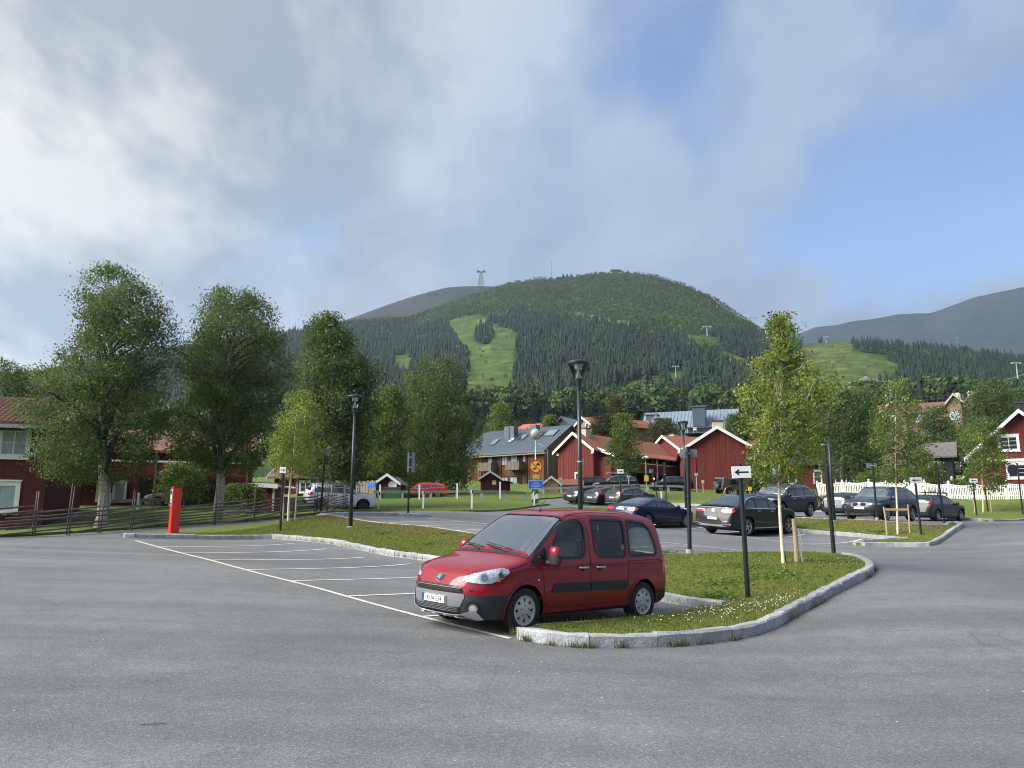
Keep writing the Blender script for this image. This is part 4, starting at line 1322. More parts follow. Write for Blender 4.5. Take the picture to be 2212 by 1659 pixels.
def px_tree(name,label,ub,vb,Y,prof_px,tr,seed,ground=True,**kw):
 """crown profile measured in the photo as (v, left, right), turned into metres at the tree's own distance"""
 group = kw.pop('group',None); bark = kw.pop('bark','bark_old'); leafm = kw.pop('leafm','leaf'); limb = kw.pop('limb',None); cat = kw.pop('cat','tree')
 if Y is None:
  b = hit(ub,vb)
 else:
  b = P(ub,vb,Y)
  if ground and abs(b.x) < 85 and Y < 124: b.z = G(b.x,b.y) + .05
 Y = b.y
 prof = []
 for v,l,r in prof_px:
  p = P((l + r) / 2,v,Y)
  prof.append((p.z - b.z,p.x - b.x,max(.12,(r - l) / 2 * Y / F0)))
 H = max(p[0] for p in prof)
 return put_tree(name,label,b,tree_meshes(prof,H,tr,np.random.default_rng(seed),**kw),bark,leafm,group,limb,cat)
DK = ((.085,.125,.050),(.105,.145,.058),(.070,.108,.044))
MD = ((.105,.150,.048),(.130,.170,.054),(.090,.130,.042))
LT = ((.190,.245,.055),(.240,.275,.062),(.150,.205,.048))
px_tree('birch_tree','tall bushy birch with pale cracked trunk behind the round pole fence, nearest the left house',212,1146,34,
  [(575,225,262),(590,190,300),(620,178,318),(663,168,350),(700,156,385),(740,152,380),(777,146,365),(815,92,362),(870,62,352),(930,46,345),(985,70,335),(1015,105,315),(1038,140,280)],
  .24,11,n_leaf=66000,leaf=.096,n_limb=36,clump=.50,cols=DK + MD[:1],gap=.26,bark='bark_birch',hollow=.2)
px_tree('birch_tree','tall birch with pale trunk right of the red ticket machine, its top against the mountain',463,1129,38,
  [(624,470,540),(645,452,572),(665,438,594),(700,440,594),(735,402,622),(777,384,640),(815,382,642),(870,378,610),(930,362,590),(985,380,570),(1020,420,545)],
  .25,12,n_leaf=60000,leaf=.102,n_limb=34,clump=.54,cols=DK + MD[:1],gap=.26,bark='bark_birch',hollow=.2)
px_tree('birch_tree','dark full birch standing behind the white car with roof rack',708,1085,50,
  [(676,705,728),(690,680,736),(712,664,748),(740,662,770),(765,658,788),(785,654,806),(817,650,835),(845,650,812),(900,632,812),(970,640,800),(1030,650,790)],
  .30,13,n_leaf=42000,leaf=.165,n_limb=30,clump=.75,cols=DK,gap=.16,hollow=.2)
px_tree('weeping_birch','broad dark weeping birch left of the brown timber house',930,1062,78,
  [(762,972,992),(772,900,994),(790,892,990),(815,868,1000),(845,862,1012),(885,845,1022),(925,845,1032),(975,845,1034),(1015,852,1030),(1035,862,1012)],
  .34,14,n_leaf=34000,leaf=.20,n_limb=34,clump=.95,cols=DK + DK + MD[:1],weep=.7,gap=.12,hollow=.15)
px_tree('birch_tree','yellower birch between the dark birch and the weeping birch',838,1066,72,
  [(828,832,856),(850,815,872),(890,800,884),(940,782,884),(990,780,880),(1025,792,872)],
  .25,15,n_leaf=17000,leaf=.19,n_limb=24,clump=.85,cols=MD,weep=.2,gap=.15)
px_tree('birch_tree','slender birch trunk half hidden left of the weeping birch',905,1060,84,
  [(800,878,900),(850,858,925),(930,850,935),(1000,860,925)],.2,16,n_leaf=7000,leaf=.2,n_limb=16,clump=.8,cols=MD,weep=.3)
px_tree('young_birch','young birch with light green crown tied to a stake frame on the left bank',623,1131,None,
  [(842,632,662),(880,610,690),(920,590,700),(960,575,702),(990,562,698),(1012,580,680),(1028,600,655)],
  .05,17,n_leaf=7500,leaf=.085,n_limb=20,clump=.36,cols=LT,gap=.1,bark='bark_young',limb='twig')
px_tree('birch_tree','loose birch rising behind the left house roof at the frame edge',30,1075,62,
  [(772,2,12),(792,0,40),(800,-30,72),(830,-45,82),(870,-60,84),(930,-60,90)],.25,18,n_leaf=11000,leaf=.16,n_limb=20,clump=.6,cols=DK,gap=.2)
px_tree('young_birch','young birch with cream trunk and loose sunlit crown on the near island',1693,1228,None,
  [(672,1685,1697),(700,1666,1706),(730,1668,1714),(755,1680,1702),(775,1650,1735),(800,1600,1770),(840,1588,1792),(880,1592,1800),(920,1592,1806),(960,1600,1800),(1000,1612,1785),(1025,1630,1760),(1045,1650,1725)],
  .043,21,n_leaf=17500,leaf=.070,n_limb=30,clump=.25,n_cl=340,cols=LT + MD[:1],gap=.14,bark='bark_young',limb='bark_young',hollow=.1,bright=.3)
px_tree('young_birch','slim young birch with stakes on the island in front of the dark green estate car',1941,1160,None,
  [(815,1928,1942),(845,1910,1965),(880,1900,1985),(915,1885,1998),(950,1880,2005),(985,1890,2005),(1015,1900,2000),(1040,1915,1975)],
  .045,22,n_leaf=9500,leaf=.085,n_limb=26,clump=.36,cols=LT[:1] + MD,gap=.12,bark='bark_young',limb='twig')
px_tree('young_birch','thin young birch before the right red house',2124,1110,None,
  [(905,2105,2135),(935,2085,2165),(965,2085,2170),(1000,2090,2178),(1035,2095,2175),(1060,2105,2160)],
  .045,23,n_leaf=7500,leaf=.12,n_limb=18,clump=.45,cols=LT[:1] + MD,gap=.25,bark='bark_young',limb='twig')
px_tree('young_birch','young round topped tree in the row of parked estate cars',1341,1086,None,
  [(892,1338,1352),(920,1325,1365),(950,1315,1372),(975,1308,1385),(1000,1316,1378),(1018,1326,1366)],
  .09,24,n_leaf=6500,leaf=.17,n_limb=20,clump=.6,cols=LT[2:] + MD,gap=.08,bark='bark_old')
px_tree('broadleaf_tree','broad dark tree behind the young birch, right of the red barn',1818,1068,78,[(842,1805,1835),(860,1790,1862),(895,1778,1880),(940,1775,1890),(990,1775,1895),(1035,1785,1890)],.3,31,n_leaf=17000,leaf=.2,n_limb=24,clump=.9,cols=DK,gap=.1)
px_tree('broadleaf_tree','sunlit top of the leafy tree above the far street lamp',1868,1068,84,[(838,1845,1872),(860,1830,1885),(900,1825,1902),(960,1830,1908),(1020,1840,1905)],.3,32,n_leaf=12000,leaf=.21,n_limb=20,clump=.9,cols=MD,gap=.1)
px_tree('broadleaf_tree','dark tree below the tan hotel gable',2018,1040,96,[(876,2010,2035),(900,1988,2052),(935,1978,2062),(975,1980,2060),(1000,1990,2050)],.3,33,n_leaf=9000,leaf=.24,n_limb=18,clump=1.0,cols=MD[:1] + DK,gap=.1)
px_tree('broadleaf_tree','largest round dark tree right of the tan hotel',2135,1035,112,[(822,2110,2165),(845,2085,2190),(880,2065,2202),(920,2055,2205),(965,2050,2200),(1000,2060,2190)],.4,34,n_leaf=17000,leaf=.28,n_limb=26,clump=1.2,cols=MD[:1] + DK,gap=.06)
px_tree('broadleaf_tree','leafy tree at the right edge behind the red gable house',2215,1020,120,[(838,2195,2230),(870,2180,2260),(930,2175,2270)],.3,35,n_leaf=7000,leaf=.28,n_limb=16,clump=1.1,cols=DK,gap=.1)
px_tree('garden_bush','green bush behind the white fence left of its gate',2003,1066,68,[(998,1985,2020),(1015,1965,2038),(1040,1958,2043),(1055,1962,2040)],.06,36,n_leaf=5000,leaf=.16,n_limb=14,clump=.5,cols=MD,gap=0,cat='bush')
px_tree('garden_bush','low shrub behind the white fence below the dark timber house',2068,1070,66,[(1036,2060,2075),(1048,2048,2090),(1062,2046,2094)],.05,37,n_leaf=2500,leaf=.15,n_limb=10,clump=.4,cols=MD,gap=0,cat='bush')
px_tree('garden_bush','bright low bush behind the left part of the white fence',1890,1068,74,[(1015,1875,1905),(1030,1860,1935),(1050,1855,1945)],.05,38,n_leaf=4000,leaf=.16,n_limb=10,clump=.5,cols=LT[2:] + MD,gap=0,cat='bush')
px_tree('hedge_bush','dark hedge at the foot of the right red barn',1632,1064,76,[(1018,1615,1650),(1030,1602,1662),(1058,1600,1668)],.06,39,n_leaf=5500,leaf=.16,n_limb=12,clump=.5,cols=DK,gap=0,cat='bush')
px_tree('broadleaf_tree','light green tree behind the left end of the grey roof',1083,1010,128,[(872,1072,1094),(895,1058,1108),(925,1045,1120),(950,1040,1122)],.25,40,n_leaf=7000,leaf=.26,n_limb=14,clump=1.0,cols=LT[2:] + MD,gap=.06)
px_tree('broadleaf_tree','small yellowish tree beside the red tiled roof on the slope',1187,985,132,[(896,1180,1194),(912,1172,1203),(935,1170,1205)],.2,41,n_leaf=3500,leaf=.24,n_limb=10,clump=.8,cols=LT[2:] + MD,gap=.06)
px_tree('broadleaf_tree','brownish tree above the left red barn roof',1300,1000,123,[(895,1292,1312),(912,1280,1322),(940,1274,1328),(965,1278,1325)],.25,42,n_leaf=5500,leaf=.24,n_limb=14,clump=.9,cols=((.07,.075,.03),(.055,.06,.026)),gap=.12)
px_tree('birch_tree','thin brownish birch rising behind the barns',1328,1000,124,[(850,1322,1340),(875,1312,1346),(905,1306,1350),(940,1312,1345)],.2,43,n_leaf=3500,leaf=.22,n_limb=16,clump=.8,cols=((.075,.07,.035),(.055,.06,.028)),gap=.3,bark='bark_birch')
px_tree('broadleaf_tree','round willow like tree in front of the big grey metal roof',1433,1000,123,[(903,1420,1450),(915,1405,1463),(932,1398,1472),(952,1400,1470)],.25,44,n_leaf=6500,leaf=.22,n_limb=16,clump=.8,cols=((.06,.075,.035),(.075,.085,.04)),gap=.05)
px_tree('broadleaf_tree','dark tree between the grey roof and the right barn chimney',1590,1000,100,[(893,1580,1600),(915,1572,1612),(950,1570,1620)],.25,45,n_leaf=4500,leaf=.24,n_limb=12,clump=.9,cols=DK,gap=.05)
px_tree('garden_bush','bush with pale flowers behind the ticket machine',520,1112,44,[(1045,500,545),(1065,482,560),(1095,478,562)],.05,46,n_leaf=5000,leaf=.12,n_limb=12,clump=.4,cols=DK + MD,gap=0,cat='bush')
px_tree('garden_bush','leafy shrub between the two pale birch trunks',395,1112,46,[(1000,370,420),(1030,350,440),(1075,345,440)],.06,47,n_leaf=5000,leaf=.13,n_limb=12,clump=.45,cols=MD,gap=.2,cat='bush')
def village_wood():
 rg = np.random.default_rng(5)
 protos = []
 for k in range(7):
  H = 10.0
  if k < 5:
   prof = [(1.6,0,1.2),(3.0,rg.uniform(-.3,.3),2.6),(5.2,rg.uniform(-.4,.4),3.1),(7.4,rg.uniform(-.4,.4),2.5),(9.0,0,1.4),(10.0,0,.4)]
   dat = tree_meshes(prof,H,.2,rg,n_leaf=3600,leaf=.42,n_limb=9,clump=1.25,cols=(((.058,.088,.030),(.070,.102,.034)),((.045,.072,.026),(.055,.08,.028)),((.070,.098,.036),(.085,.115,.04)),((.05,.078,.028),(.06,.09,.03)),((.040,.064,.026),(.05,.076,.028)))[k],gap=.05,hollow=.3,bright=.28)
  else:
   prof = [(.8,0,2.1),(2.5,0,1.9),(5,0,1.45),(7.5,0,.9),(9.3,0,.4),(10.4,0,.1)]
   dat = tree_meshes(prof,H,.2,rg,n_leaf=3000,leaf=.36,n_limb=9,clump=.8,cols=((.020,.036,.018),(.026,.044,.022)),gap=0,hollow=.35,bright=.22)
  trunk,lm,V,F,C = dat
  t = thing('spruce_tree' if k >= 5 else 'broadleaf_tree',None,'tree')
  a = trunk.build('trunk','bark_dark',t)
  b = np_mesh('crown',V,F,'leaf_far',attrs={'tint': ('POINT',C)},parent=t)
  protos.append([t,a,b,True])
 n = 0
 spots = []
 while len(spots) < 290:
  Y = rg.uniform(135,430); u = rg.uniform(-120,2330)
  if rg.random() > (Y / 430) ** .6 + .1: continue
  x = float(x_of(u,960)) * Y
  if any((x - a) ** 2 + (Y - b) ** 2 < 30 for a,b,_ in spots): continue
  if 1020 < u < 1330 and Y < 180: continue
  if 1380 < u < 1620 and Y < 170: continue
  if 1890 < u < 2130 and Y < 190: continue
  spots.append((x,Y,u))
 for (x,Y,u) in spots:
  z118 = G(float(np.clip(x_of(u,1040) * 118,GX0,GX1)),118.0)
  vb = float(interp(BASE_V,u)); zb = CAMZ + float(e_of(u,vb)) * 430
  f = (Y - 118) / 312
  z = z118 + (zb - z118) * f ** 1.25
  con = (rg.random() < .30 + (.25 if Y > 330 else 0)) and Y > 200
  k = int(rg.integers(5,7)) if con else int(rg.integers(0,5))
  pr = protos[k]
  s_ = rg.uniform(.75,1.15) * (1.2 if con else .85)
  lb = 'spruce among the wood behind the village roofs' if con else 'leafy tree in the wood behind the village roofs'
  if pr[3]: t = pr[0]; pr[3] = False
  else:
   t = pr[0].copy(); col.objects.link(t)
   for ch in pr[1:3]:
    c = ch.copy(); col.objects.link(c); c.parent = t
  t.location = (x,Y,z - .3); t.rotation_euler = (0,0,rg.uniform(0,6.28)); t.scale = (s_ * rg.uniform(.85,1.15),s_ * rg.uniform(.85,1.15),s_)
  t['label'] = lb; t['category'] = 'tree'; t['group'] = 'spruces behind the village' if con else 'broadleaf trees behind the village'
village_wood()
def stake_frame(ub,vb,off,hgt,label,rail=True,one=False,Y=None,ax=None):
 b = hit(ub,vb)
 t = thing('tree_stakes',label,'tree stakes',b,group='stakes tied beside the young birches')
 ax = ax or Vector((1,0,0))
 xs = [-off,off] if not one else [off]
 for x in xs:
  q = ax * x; m = MB()
  z0 = G(b.x + q.x,b.y + q.y) - b.z
  m.path([(q.x,q.y,z0 - .1),(q.x + .02,q.y,z0 + hgt * .5),(q.x + .03 * (1 if x > 0 else -1),q.y,z0 + hgt)],[.036,.035,.032],8)
  m.build('stake','stake_wood',t,smooth=False)
 if rail:
  m = MB(); m.box(-off,off,-.012,.03,hgt * .84,hgt * .92)
  m.build('rail','stake_wood',t)
 return t
stake_frame(1941,1160,.47,1.25,'pair of wooden stakes holding the slim birch before the dark green estate car')
stake_frame(623,1131,.26,1.32,'pale stake frame round the young birch on the left bank')
stake_frame(2124,1110,.55,1.05,'two short stakes beside the thin birch before the right red house',rail=False)
stake_frame(1341,1086,.55,1.4,'stakes of the young tree among the parked estate cars',rail=False)
b = hit(1722,1226)
t = thing('tree_stake','single weathered stake with a torn plastic strip beside the near birch','tree stake',b)
MB().path([(0,0,-.1),(.01,0,.5),(-.01,0,1.13)],[.052,.052,.048],9).build('stake','stake_wood',t)
m = MB(); pts = [(.05,-.02,.92),(.10,-.03,.75),(.115,-.02,.5),(.10,-.02,.28),(.13,-.03,.12)]
for i,(x,y,z) in enumerate(pts):
 m.v += [(x - .012 - .02 * (i == 1),y,z),(x + .03,y + .01,z - .02)]
 if i: m.f.append((2 * i - 2,2 * i - 1,2 * i + 1,2 * i))
o = m.build('plastic_strip','bag_white',t)
hb = hit(1693,1228)
nb = [o for o in bpy.data.objects if o.name.startswith('young_birch') and abs(o.location.x - hb.x) < .3 and abs(o.location.y - hb.y) < .3][0]
m = MB()
for k in range(13):
 h = .28 + k * .2 + random.uniform(-.06,.06); a = random.choice([-1.57,-1.1,-2.1,-.6,-2.6]); r_ = .043 * (1 - .93 * (h / 6.0) ** .9) + .008
 c = Vector((math.cos(a) * r_ * .96,math.sin(a) * r_ * .96,h))
 s_ = random.uniform(.010,.019)
 m.lathe([(0,-s_ * .5),(s_ * .8,-s_ * .2),(s_,0),(s_ * .7,s_ * .3),(0,s_ * .5)],7,M=Matrix.Translation(c) @ Euler((0,0,a)).to_matrix().to_4x4() @ Matrix.Diagonal((.45,1,1,1)))
m.lathe([(.0,-.02),(.035,0),(.038,.14),(.02,.24),(0,.26)],8,M=Matrix.Translation((.022,-.030,.16)) @ Matrix.Diagonal((.9,.75,1,1)))
o = m.build('bark_scars','scar',nb); o['kind'] = 'stuff'
m = MB(); m.lathe([(.001,0),(.07,.05),(.075,.2),(.06,.28),(.001,.3)],10,M=Matrix.Translation((-.085,-.05,2.05)) @ Matrix.Diagonal((.9,.5,1,1)))
o = m.build('white_bag','bag_white',None); o.location = hb; tag(o,'white cloth bag tied to the near birch trunk under its crown','bag')
# ================================================================ car building kit
def car_paint(name,c,metallic=.35,rough=.32):
 pbr(name,c,rough,metal=metallic,spec=.25,coat=.55 if max(c) < .12 else .8,coat_rough=.03)
car_paint('paint_red',(0.230,0.005,0.015),.1,.45)
car_paint('paint_black',(0.006,0.006,0.008),.0,.5)
car_paint('paint_blue',(0.004,0.008,0.045),.0,.5)
car_paint('paint_navy',(0.007,0.009,0.018),.0,.5)
car_paint('paint_slate',(0.040,0.047,0.068),.3,.42)
car_paint('paint_darkslate',(0.026,0.031,0.044),.3,.42)
car_paint('paint_green',(0.010,0.024,0.026),.1,.45)
car_paint('paint_brown',(0.030,0.026,0.024),.2,.42)
car_paint('paint_bright_red',(0.46,0.018,0.018),.15)
car_paint('paint_white',(0.72,0.74,0.76),0.0,.4)
car_paint('paint_silver',(0.42,0.44,0.46),.6,.35)
car_paint('paint_taupe',(0.155,0.135,0.115),.3,.45)
pbr('black_plastic',(0.022,0.025,0.030),.55,spec=.4,bump=.15,bscale=220)
pbr('grey_plastic',(0.16,0.165,0.175),.45)
pbr('silver_trim',(0.50,0.51,0.53),.32,metal=.7)
pbr('chrome',(0.75,0.76,0.78),.12,metal=1.0)
pbr('tyre',(0.016,0.016,0.017),.75,bump=.4,bscale=60,var=.25,vscale=8)
pbr('alloy',(0.42,0.43,0.44),.35,metal=.75)
pbr('hubcap',(0.50,0.49,0.48),.45,metal=.35,var=.08,vscale=6)
pbr('alloy_dark',(0.10,0.10,0.11),.4,metal=.6)
pbr('lamp_clear',(0.62,0.65,0.68),.08,metal=.55,spec=.8,coat=1,var=.35,vscale=22,detail=2)
pbr('lamp_clear_dark',(0.18,0.20,0.22),.08,metal=.5,spec=.8,coat=1,var=.5,vscale=18,detail=2)
pbr('lamp_red',(0.42,0.012,0.010),.12,spec=.8,coat=1,var=.35,vscale=14,detail=2)
pbr('lamp_amber',(0.7,.25,.03),.12,spec=.8,coat=1)
pbr('car_glass',(0.020,0.026,0.028),.03,spec=.9,coat=.6,var=.4,vscale=1.6)
pbr('car_glass_lit',(0.10,0.125,0.13),.04,spec=.9,coat=.6,var=.5,vscale=2.2)
pbr('seat_cloth',(0.030,0.032,0.036),.9)
pbr('dash',(0.028,0.028,0.030),.8)
pbr('plate_white',(0.80,0.80,0.77),.4)
pbr('plate_blue',(0.01,0.05,0.42),.4)
pbr('seam',(0.006,0.004,0.005),.7)
pbr('orange_paint',(0.75,0.16,0.02),.4)
def thin_glass(name,tint,refl=0.10):
 m = new_mat(name); t = m.node_tree; L = t.links.new
 out = N(t,'ShaderNodeOutputMaterial')
 tr = N(t,'ShaderNodeBsdfTransparent'); tr.inputs[0].default_value = (*tint,1)
 gl = N(t,'ShaderNodeBsdfGlossy',ins={'Roughness': .02}); gl.inputs[0].default_value = (1,1,1,1)
 fr = N(t,'ShaderNodeFresnel',ins={'IOR': 1.52})
 ad = N(t,'ShaderNodeMath',operation='ADD',use_clamp=True,ins={1: refl}); L(fr.outputs[0],ad.inputs[0])
 mx = N(t,'ShaderNodeMixShader'); L(ad.outputs[0],mx.inputs[0]); L(tr.outputs[0],mx.inputs[1]); L(gl.outputs[0],mx.inputs[2])
 L(mx.outputs[0],out.inputs[0])
thin_glass('glass_clear',(.78,.86,.84),.01)
thin_glass('glass_wind',(.62,.70,.68),.42)
thin_glass('glass_tint',(.62,.70,.68),.0)
thin_glass('lantern_glass',(.98,1,1),-.045)
def pchip(pts,x):
 """smooth monotone-ish interpolation"""
 p = np.array(pts,float); xs,ys = p[:,0],p[:,1]
 d = np.diff(ys) / np.diff(xs)
 m = np.zeros(len(xs)); m[0] = d[0]; m[-1] = d[-1]
 for i in range(1,len(xs) - 1):
  m[i] = 0 if d[i - 1] * d[i] <= 0 else 2 * d[i - 1] * d[i] / (d[i - 1] + d[i])
 x = np.clip(np.asarray(x,float),xs[0],xs[-1])
 i = np.clip(np.searchsorted(xs,x) - 1,0,len(xs) - 2)
 h = xs[i + 1] - xs[i]; t = (x - xs[i]) / h
 return (2 * t**3 - 3 * t**2 + 1) * ys[i] + (t**3 - 2 * t**2 + t) * h * m[i] + (-2 * t**3 + 3 * t**2) * ys[i + 1] + (t**3 - t**2) * h * m[i + 1]
class Body:
 """smooth car shell lofted from a side profile, a plan and a section; x is forward, y left"""
 def __init__(s,L,W,H,wb,fo,r,top,belt,bot,tum=.16,pf=3.0,zf=.85,pr=5.0,zr=.5,lean=None,rlean=None,step=.09,nmax=5.0,arch=None,n_end=13,tuck=.05):
  s.L,s.W,s.H,s.wb,s.fo,s.r = L,W,H,wb,fo,r
  s.top,s.belt,s.bot,s.tum = top,belt,bot,tum
  s.pf,s.zf,s.pr,s.zr = pf,zf,pr,zr
  s.lean,s.rlean,s.nmax,s.tuck = lean,rlean,nmax,tuck
  s.ra = arch or r + .055
  s.xw = (L / 2 - fo,L / 2 - fo - wb)
  th = np.linspace(0,np.pi / 2,n_end)
  f = zf * (1 - np.sin(th)); f = f[::-1]                      # distance from nose, dense at the nose
  rr_ = zr * (1 - np.sin(th)); rr_ = rr_[::-1]
  mid = np.arange(f[-1] + step,L - rr_[-1] - step * .5,step)
  ds = np.concatenate([f,mid,(L - rr_)[::-1]])
  s.ds = ds
  s.NS = len(ds)
  sec = [s.section(d) for d in ds]
  s.J = len(sec[0])
  V = []
  for pts in sec:
   V += [tuple(p) for p in pts]
  F = []
  J = s.J
  for i in range(s.NS - 1):
   for j in range(J - 1):
    a = i * J + j
    F.append((a,a + 1,a + J + 1,a + J))
  n = len(V)
  V2 = [(x,-y,z) for x,y,z in V]
  F2 = [(d + n,c + n,b + n,a + n) for a,b,c,d in F]
  s.bm = bmesh.new()
  vs = [s.bm.verts.new(p) for p in V + V2]
  for q in F + F2:
   try: s.bm.faces.new([vs[k] for k in q])
   except ValueError: pass
  bmesh.ops.remove_doubles(s.bm,verts=s.bm.verts,dist=1e-4)
  bmesh.ops.dissolve_degenerate(s.bm,dist=1e-5,edges=s.bm.edges)
  bmesh.ops.recalc_face_normals(s.bm,faces=s.bm.faces)
  c = sum((f_.normal.dot(f_.calc_center_median() - Vector((0,0,H * .5))) > 0) for f_ in s.bm.faces)
  if c < len(s.bm.faces) / 2: bmesh.ops.reverse_faces(s.bm,faces=s.bm.faces)
  s.bvh = BVHTree.FromBMesh(s.bm)
 def hw(s,d):
  w = 1.0
  if d < s.zf: u = 1 - d / s.zf; w = max(0,1 - u ** s.pf) ** (1 / s.pf)
  e = s.L - d
  if e < s.zr: u = 1 - e / s.zr; w = min(w,max(0,1 - u ** s.pr) ** (1 / s.pr))
  return w * s.W / 2 * (1 - .03 * max(0,1 - e / 1.2) ** 2)
 def section(s,d):
  w = s.hw(d); zt = float(pchip(s.top,d)); zb = min(float(pchip(s.belt,d)),zt - .02); z0 = min(float(pchip(s.bot,d)),zb - .05)
  x0 = s.L / 2 - d
  pts = []
  def put(y,z):
   x = x0
   if s.lean and d < s.zf:
    k = (1 - d / s.zf) ** 2; x += float(np.interp(z,[a for a,b in s.lean],[b for a,b in s.lean])) * k
   e = s.L - d
   if s.rlean and e < s.zr:
    k = (1 - e / s.zr) ** 2; x += float(np.interp(z,[a for a,b in s.rlean],[b for a,b in s.rlean])) * k
   pts.append((x,y,z))
  put(0,z0); put(.45 * w,z0); put(.8 * w,z0); put(.92 * w,z0 + .015); put((.975 - s.tuck * .3) * w,z0 + .06)
  n1 = 11
  for k in range(n1):
   f = (k + 1) / n1; z = z0 + .06 + (zb - z0 - .06) * f
   q = (f - .55) / .55
   put(w * (1 - .030 * q * q - (s.tuck * (1 - f / .35) ** 2 * .5 if f < .35 else 0)),z)
  wbelt = pts[-1][1]
  hh = zt - zb
  n = 2.4 + (s.nmax - 2.4) * min(1,max(0,(hh - .08) / .4))
  tum = s.tum * min(1,hh / .45)
  n2 = 18
  for k in range(1,n2 + 1):
   th = math.pi / 2 * k / n2
   h = math.sin(th) ** (2 / n) if k < n2 else 1.0
   yf = max(0,math.cos(th)) ** (2 / n) if k < n2 else 0.0
   put(wbelt * (1 - tum * h) * yf,zb + hh * h)
  return pts
 def spoint(s,d,th):
  """point on the upper section at angle th (0 belt .. 1 centre line)"""
  sec = s.section(d); n0 = 5 + 11 - 1
  f = th * 18; i = min(int(f),17); a = f - i
  p = Vector(sec[n0 + i]).lerp(Vector(sec[n0 + i + 1]),a)
  return p
 def cut(s,poly2,side=1,ymin=.3,zmax=9):
  """open the shell where its side view (x,z) falls in the outline; the rim is snapped to it"""
  pl = np.array(poly2)
  kill = []
  fl = list(s.bm.faces)
  cc = np.array([tuple(f.calc_center_median()) for f in fl])
  ok = (cc[:,1] * side >= ymin) & (cc[:,2] <= zmax) & poly_inside(cc[:,0],cc[:,2],pl)
  kill = [f for f,q in zip(fl,ok) if q]
  bmesh.ops.delete(s.bm,geom=kill,context='FACES')
  n = len(pl)
  for v in s.bm.verts:
   if not v.is_boundary or v.co.y * side < ymin: continue
   best = None
   for i in range(n):
    a = pl[i]; b = pl[(i + 1) % n]; d = b - a
    t = max(0,min(1,((v.co.x - a[0]) * d[0] + (v.co.z - a[1]) * d[1]) / (d @ d + 1e-12)))
    q = a + d * t; e = (q[0] - v.co.x) ** 2 + (q[1] - v.co.z) ** 2
    if best is None or e < best[0]: best = (e,q)
   if best[0] < .12 ** 2:
    q = best[1]
    h = s.bvh.ray_cast(Vector((q[0],3 * side,q[1])),Vector((0,-side,0)))
    v.co = Vector((q[0],h[0].y if h[0] is not None and h[0].y * side > ymin else v.co.y,q[1]))
 def cut_pred(s,pred):
  bmesh.ops.delete(s.bm,geom=[f for f in s.bm.faces if pred(f.calc_center_median(),f.normal)],context='FACES')
 def extract(s,pred,off=.0):
  """faces moved to a part of their own"""
  fs = [f for f in s.bm.faces if pred(f.calc_center_median(),f.normal)]
  idx = {}; V = []; F = []
  for f in fs:
   q = []
   for v in f.verts:
    if v not in idx: idx[v] = len(V); V.append(tuple(v.co + v.normal * off))
    q.append(idx[v])
   F.append(tuple(q))
  bmesh.ops.delete(s.bm,geom=fs,context='FACES')
  me = bpy.data.meshes.new('part'); me.from_pydata(V,[],F); me.update()
  return me
 def bisect(s,co,no):
  g = list(s.bm.verts) + list(s.bm.edges) + list(s.bm.faces)
  bmesh.ops.bisect_plane(s.bm,geom=g,plane_co=co,plane_no=no,dist=1e-5)
 def shell(s,name,mat,parent):
  me = bpy.data.meshes.new(name); s.bm.normal_update(); s.bm.to_mesh(me)
  me.shade_smooth(); me.set_sharp_from_angle(angle=R(50))
  return link(name,me,mat,parent)
 def patch(s,name,mat,parent,pts3,direction,off=.004,step=.07,skirt=.012,mirror=False,smooth=True,both=False,ring=None):
  D = Vector(direction).normalized()
  a = Vector((0,0,1)).cross(D)
  a = a.normalized() if a.length > 1e-3 else Vector((0,1,0))
  b = D.cross(a)
  P2 = [(Vector(p).dot(a),Vector(p).dot(b)) for p in pts3]
  ar = sum(P2[i][0] * P2[(i + 1) % len(P2)][1] - P2[(i + 1) % len(P2)][0] * P2[i][1] for i in range(len(P2)))
  if ar < 0: P2 = P2[::-1]
  O = []
  for i in range(len(P2)):
   p,q = Vector(P2[i]),Vector(P2[(i + 1) % len(P2)])
   k = max(1,int((q - p).length / step))
   O += [p.lerp(q,j / k) for j in range(k)]
  vs,ts = cdt_fill(O,step)
  def lift(p2,o):
   base = a * p2[0] + b * p2[1]
   h = s.bvh.ray_cast(base + D * 6,-D)
   if h[0] is None:
    h2 = s.bvh.find_nearest(base + D * 1.0)
    return h2[0] + h2[1] * o
   n = h[1]
   return h[0] + n * o
  V = [lift(p,off) for p in vs]
  no = len(O)
  V += [lift(p,off - skirt) for p in vs[:no]]
  n0 = len(vs)
  F = list(ts) + [(i,n0 + i,n0 + (i + 1) % no,(i + 1) % no) for i in range(no)]
  objs = []
  for sgn in ((1,-1) if (both or mirror) else (1,)):
   if mirror and sgn == 1 and not both: continue
   VV = [(v.x,v.y * sgn,v.z) for v in V]
   FF = F if sgn == 1 else [f[::-1] for f in F]
   me = bpy.data.meshes.new(name); me.from_pydata(VV,[],FF); me.update()
   me.shade_smooth(); me.set_sharp_from_angle(angle=R(45))
   objs.append(link(name,me,mat,parent))
  return objs[0] if len(objs) == 1 else objs
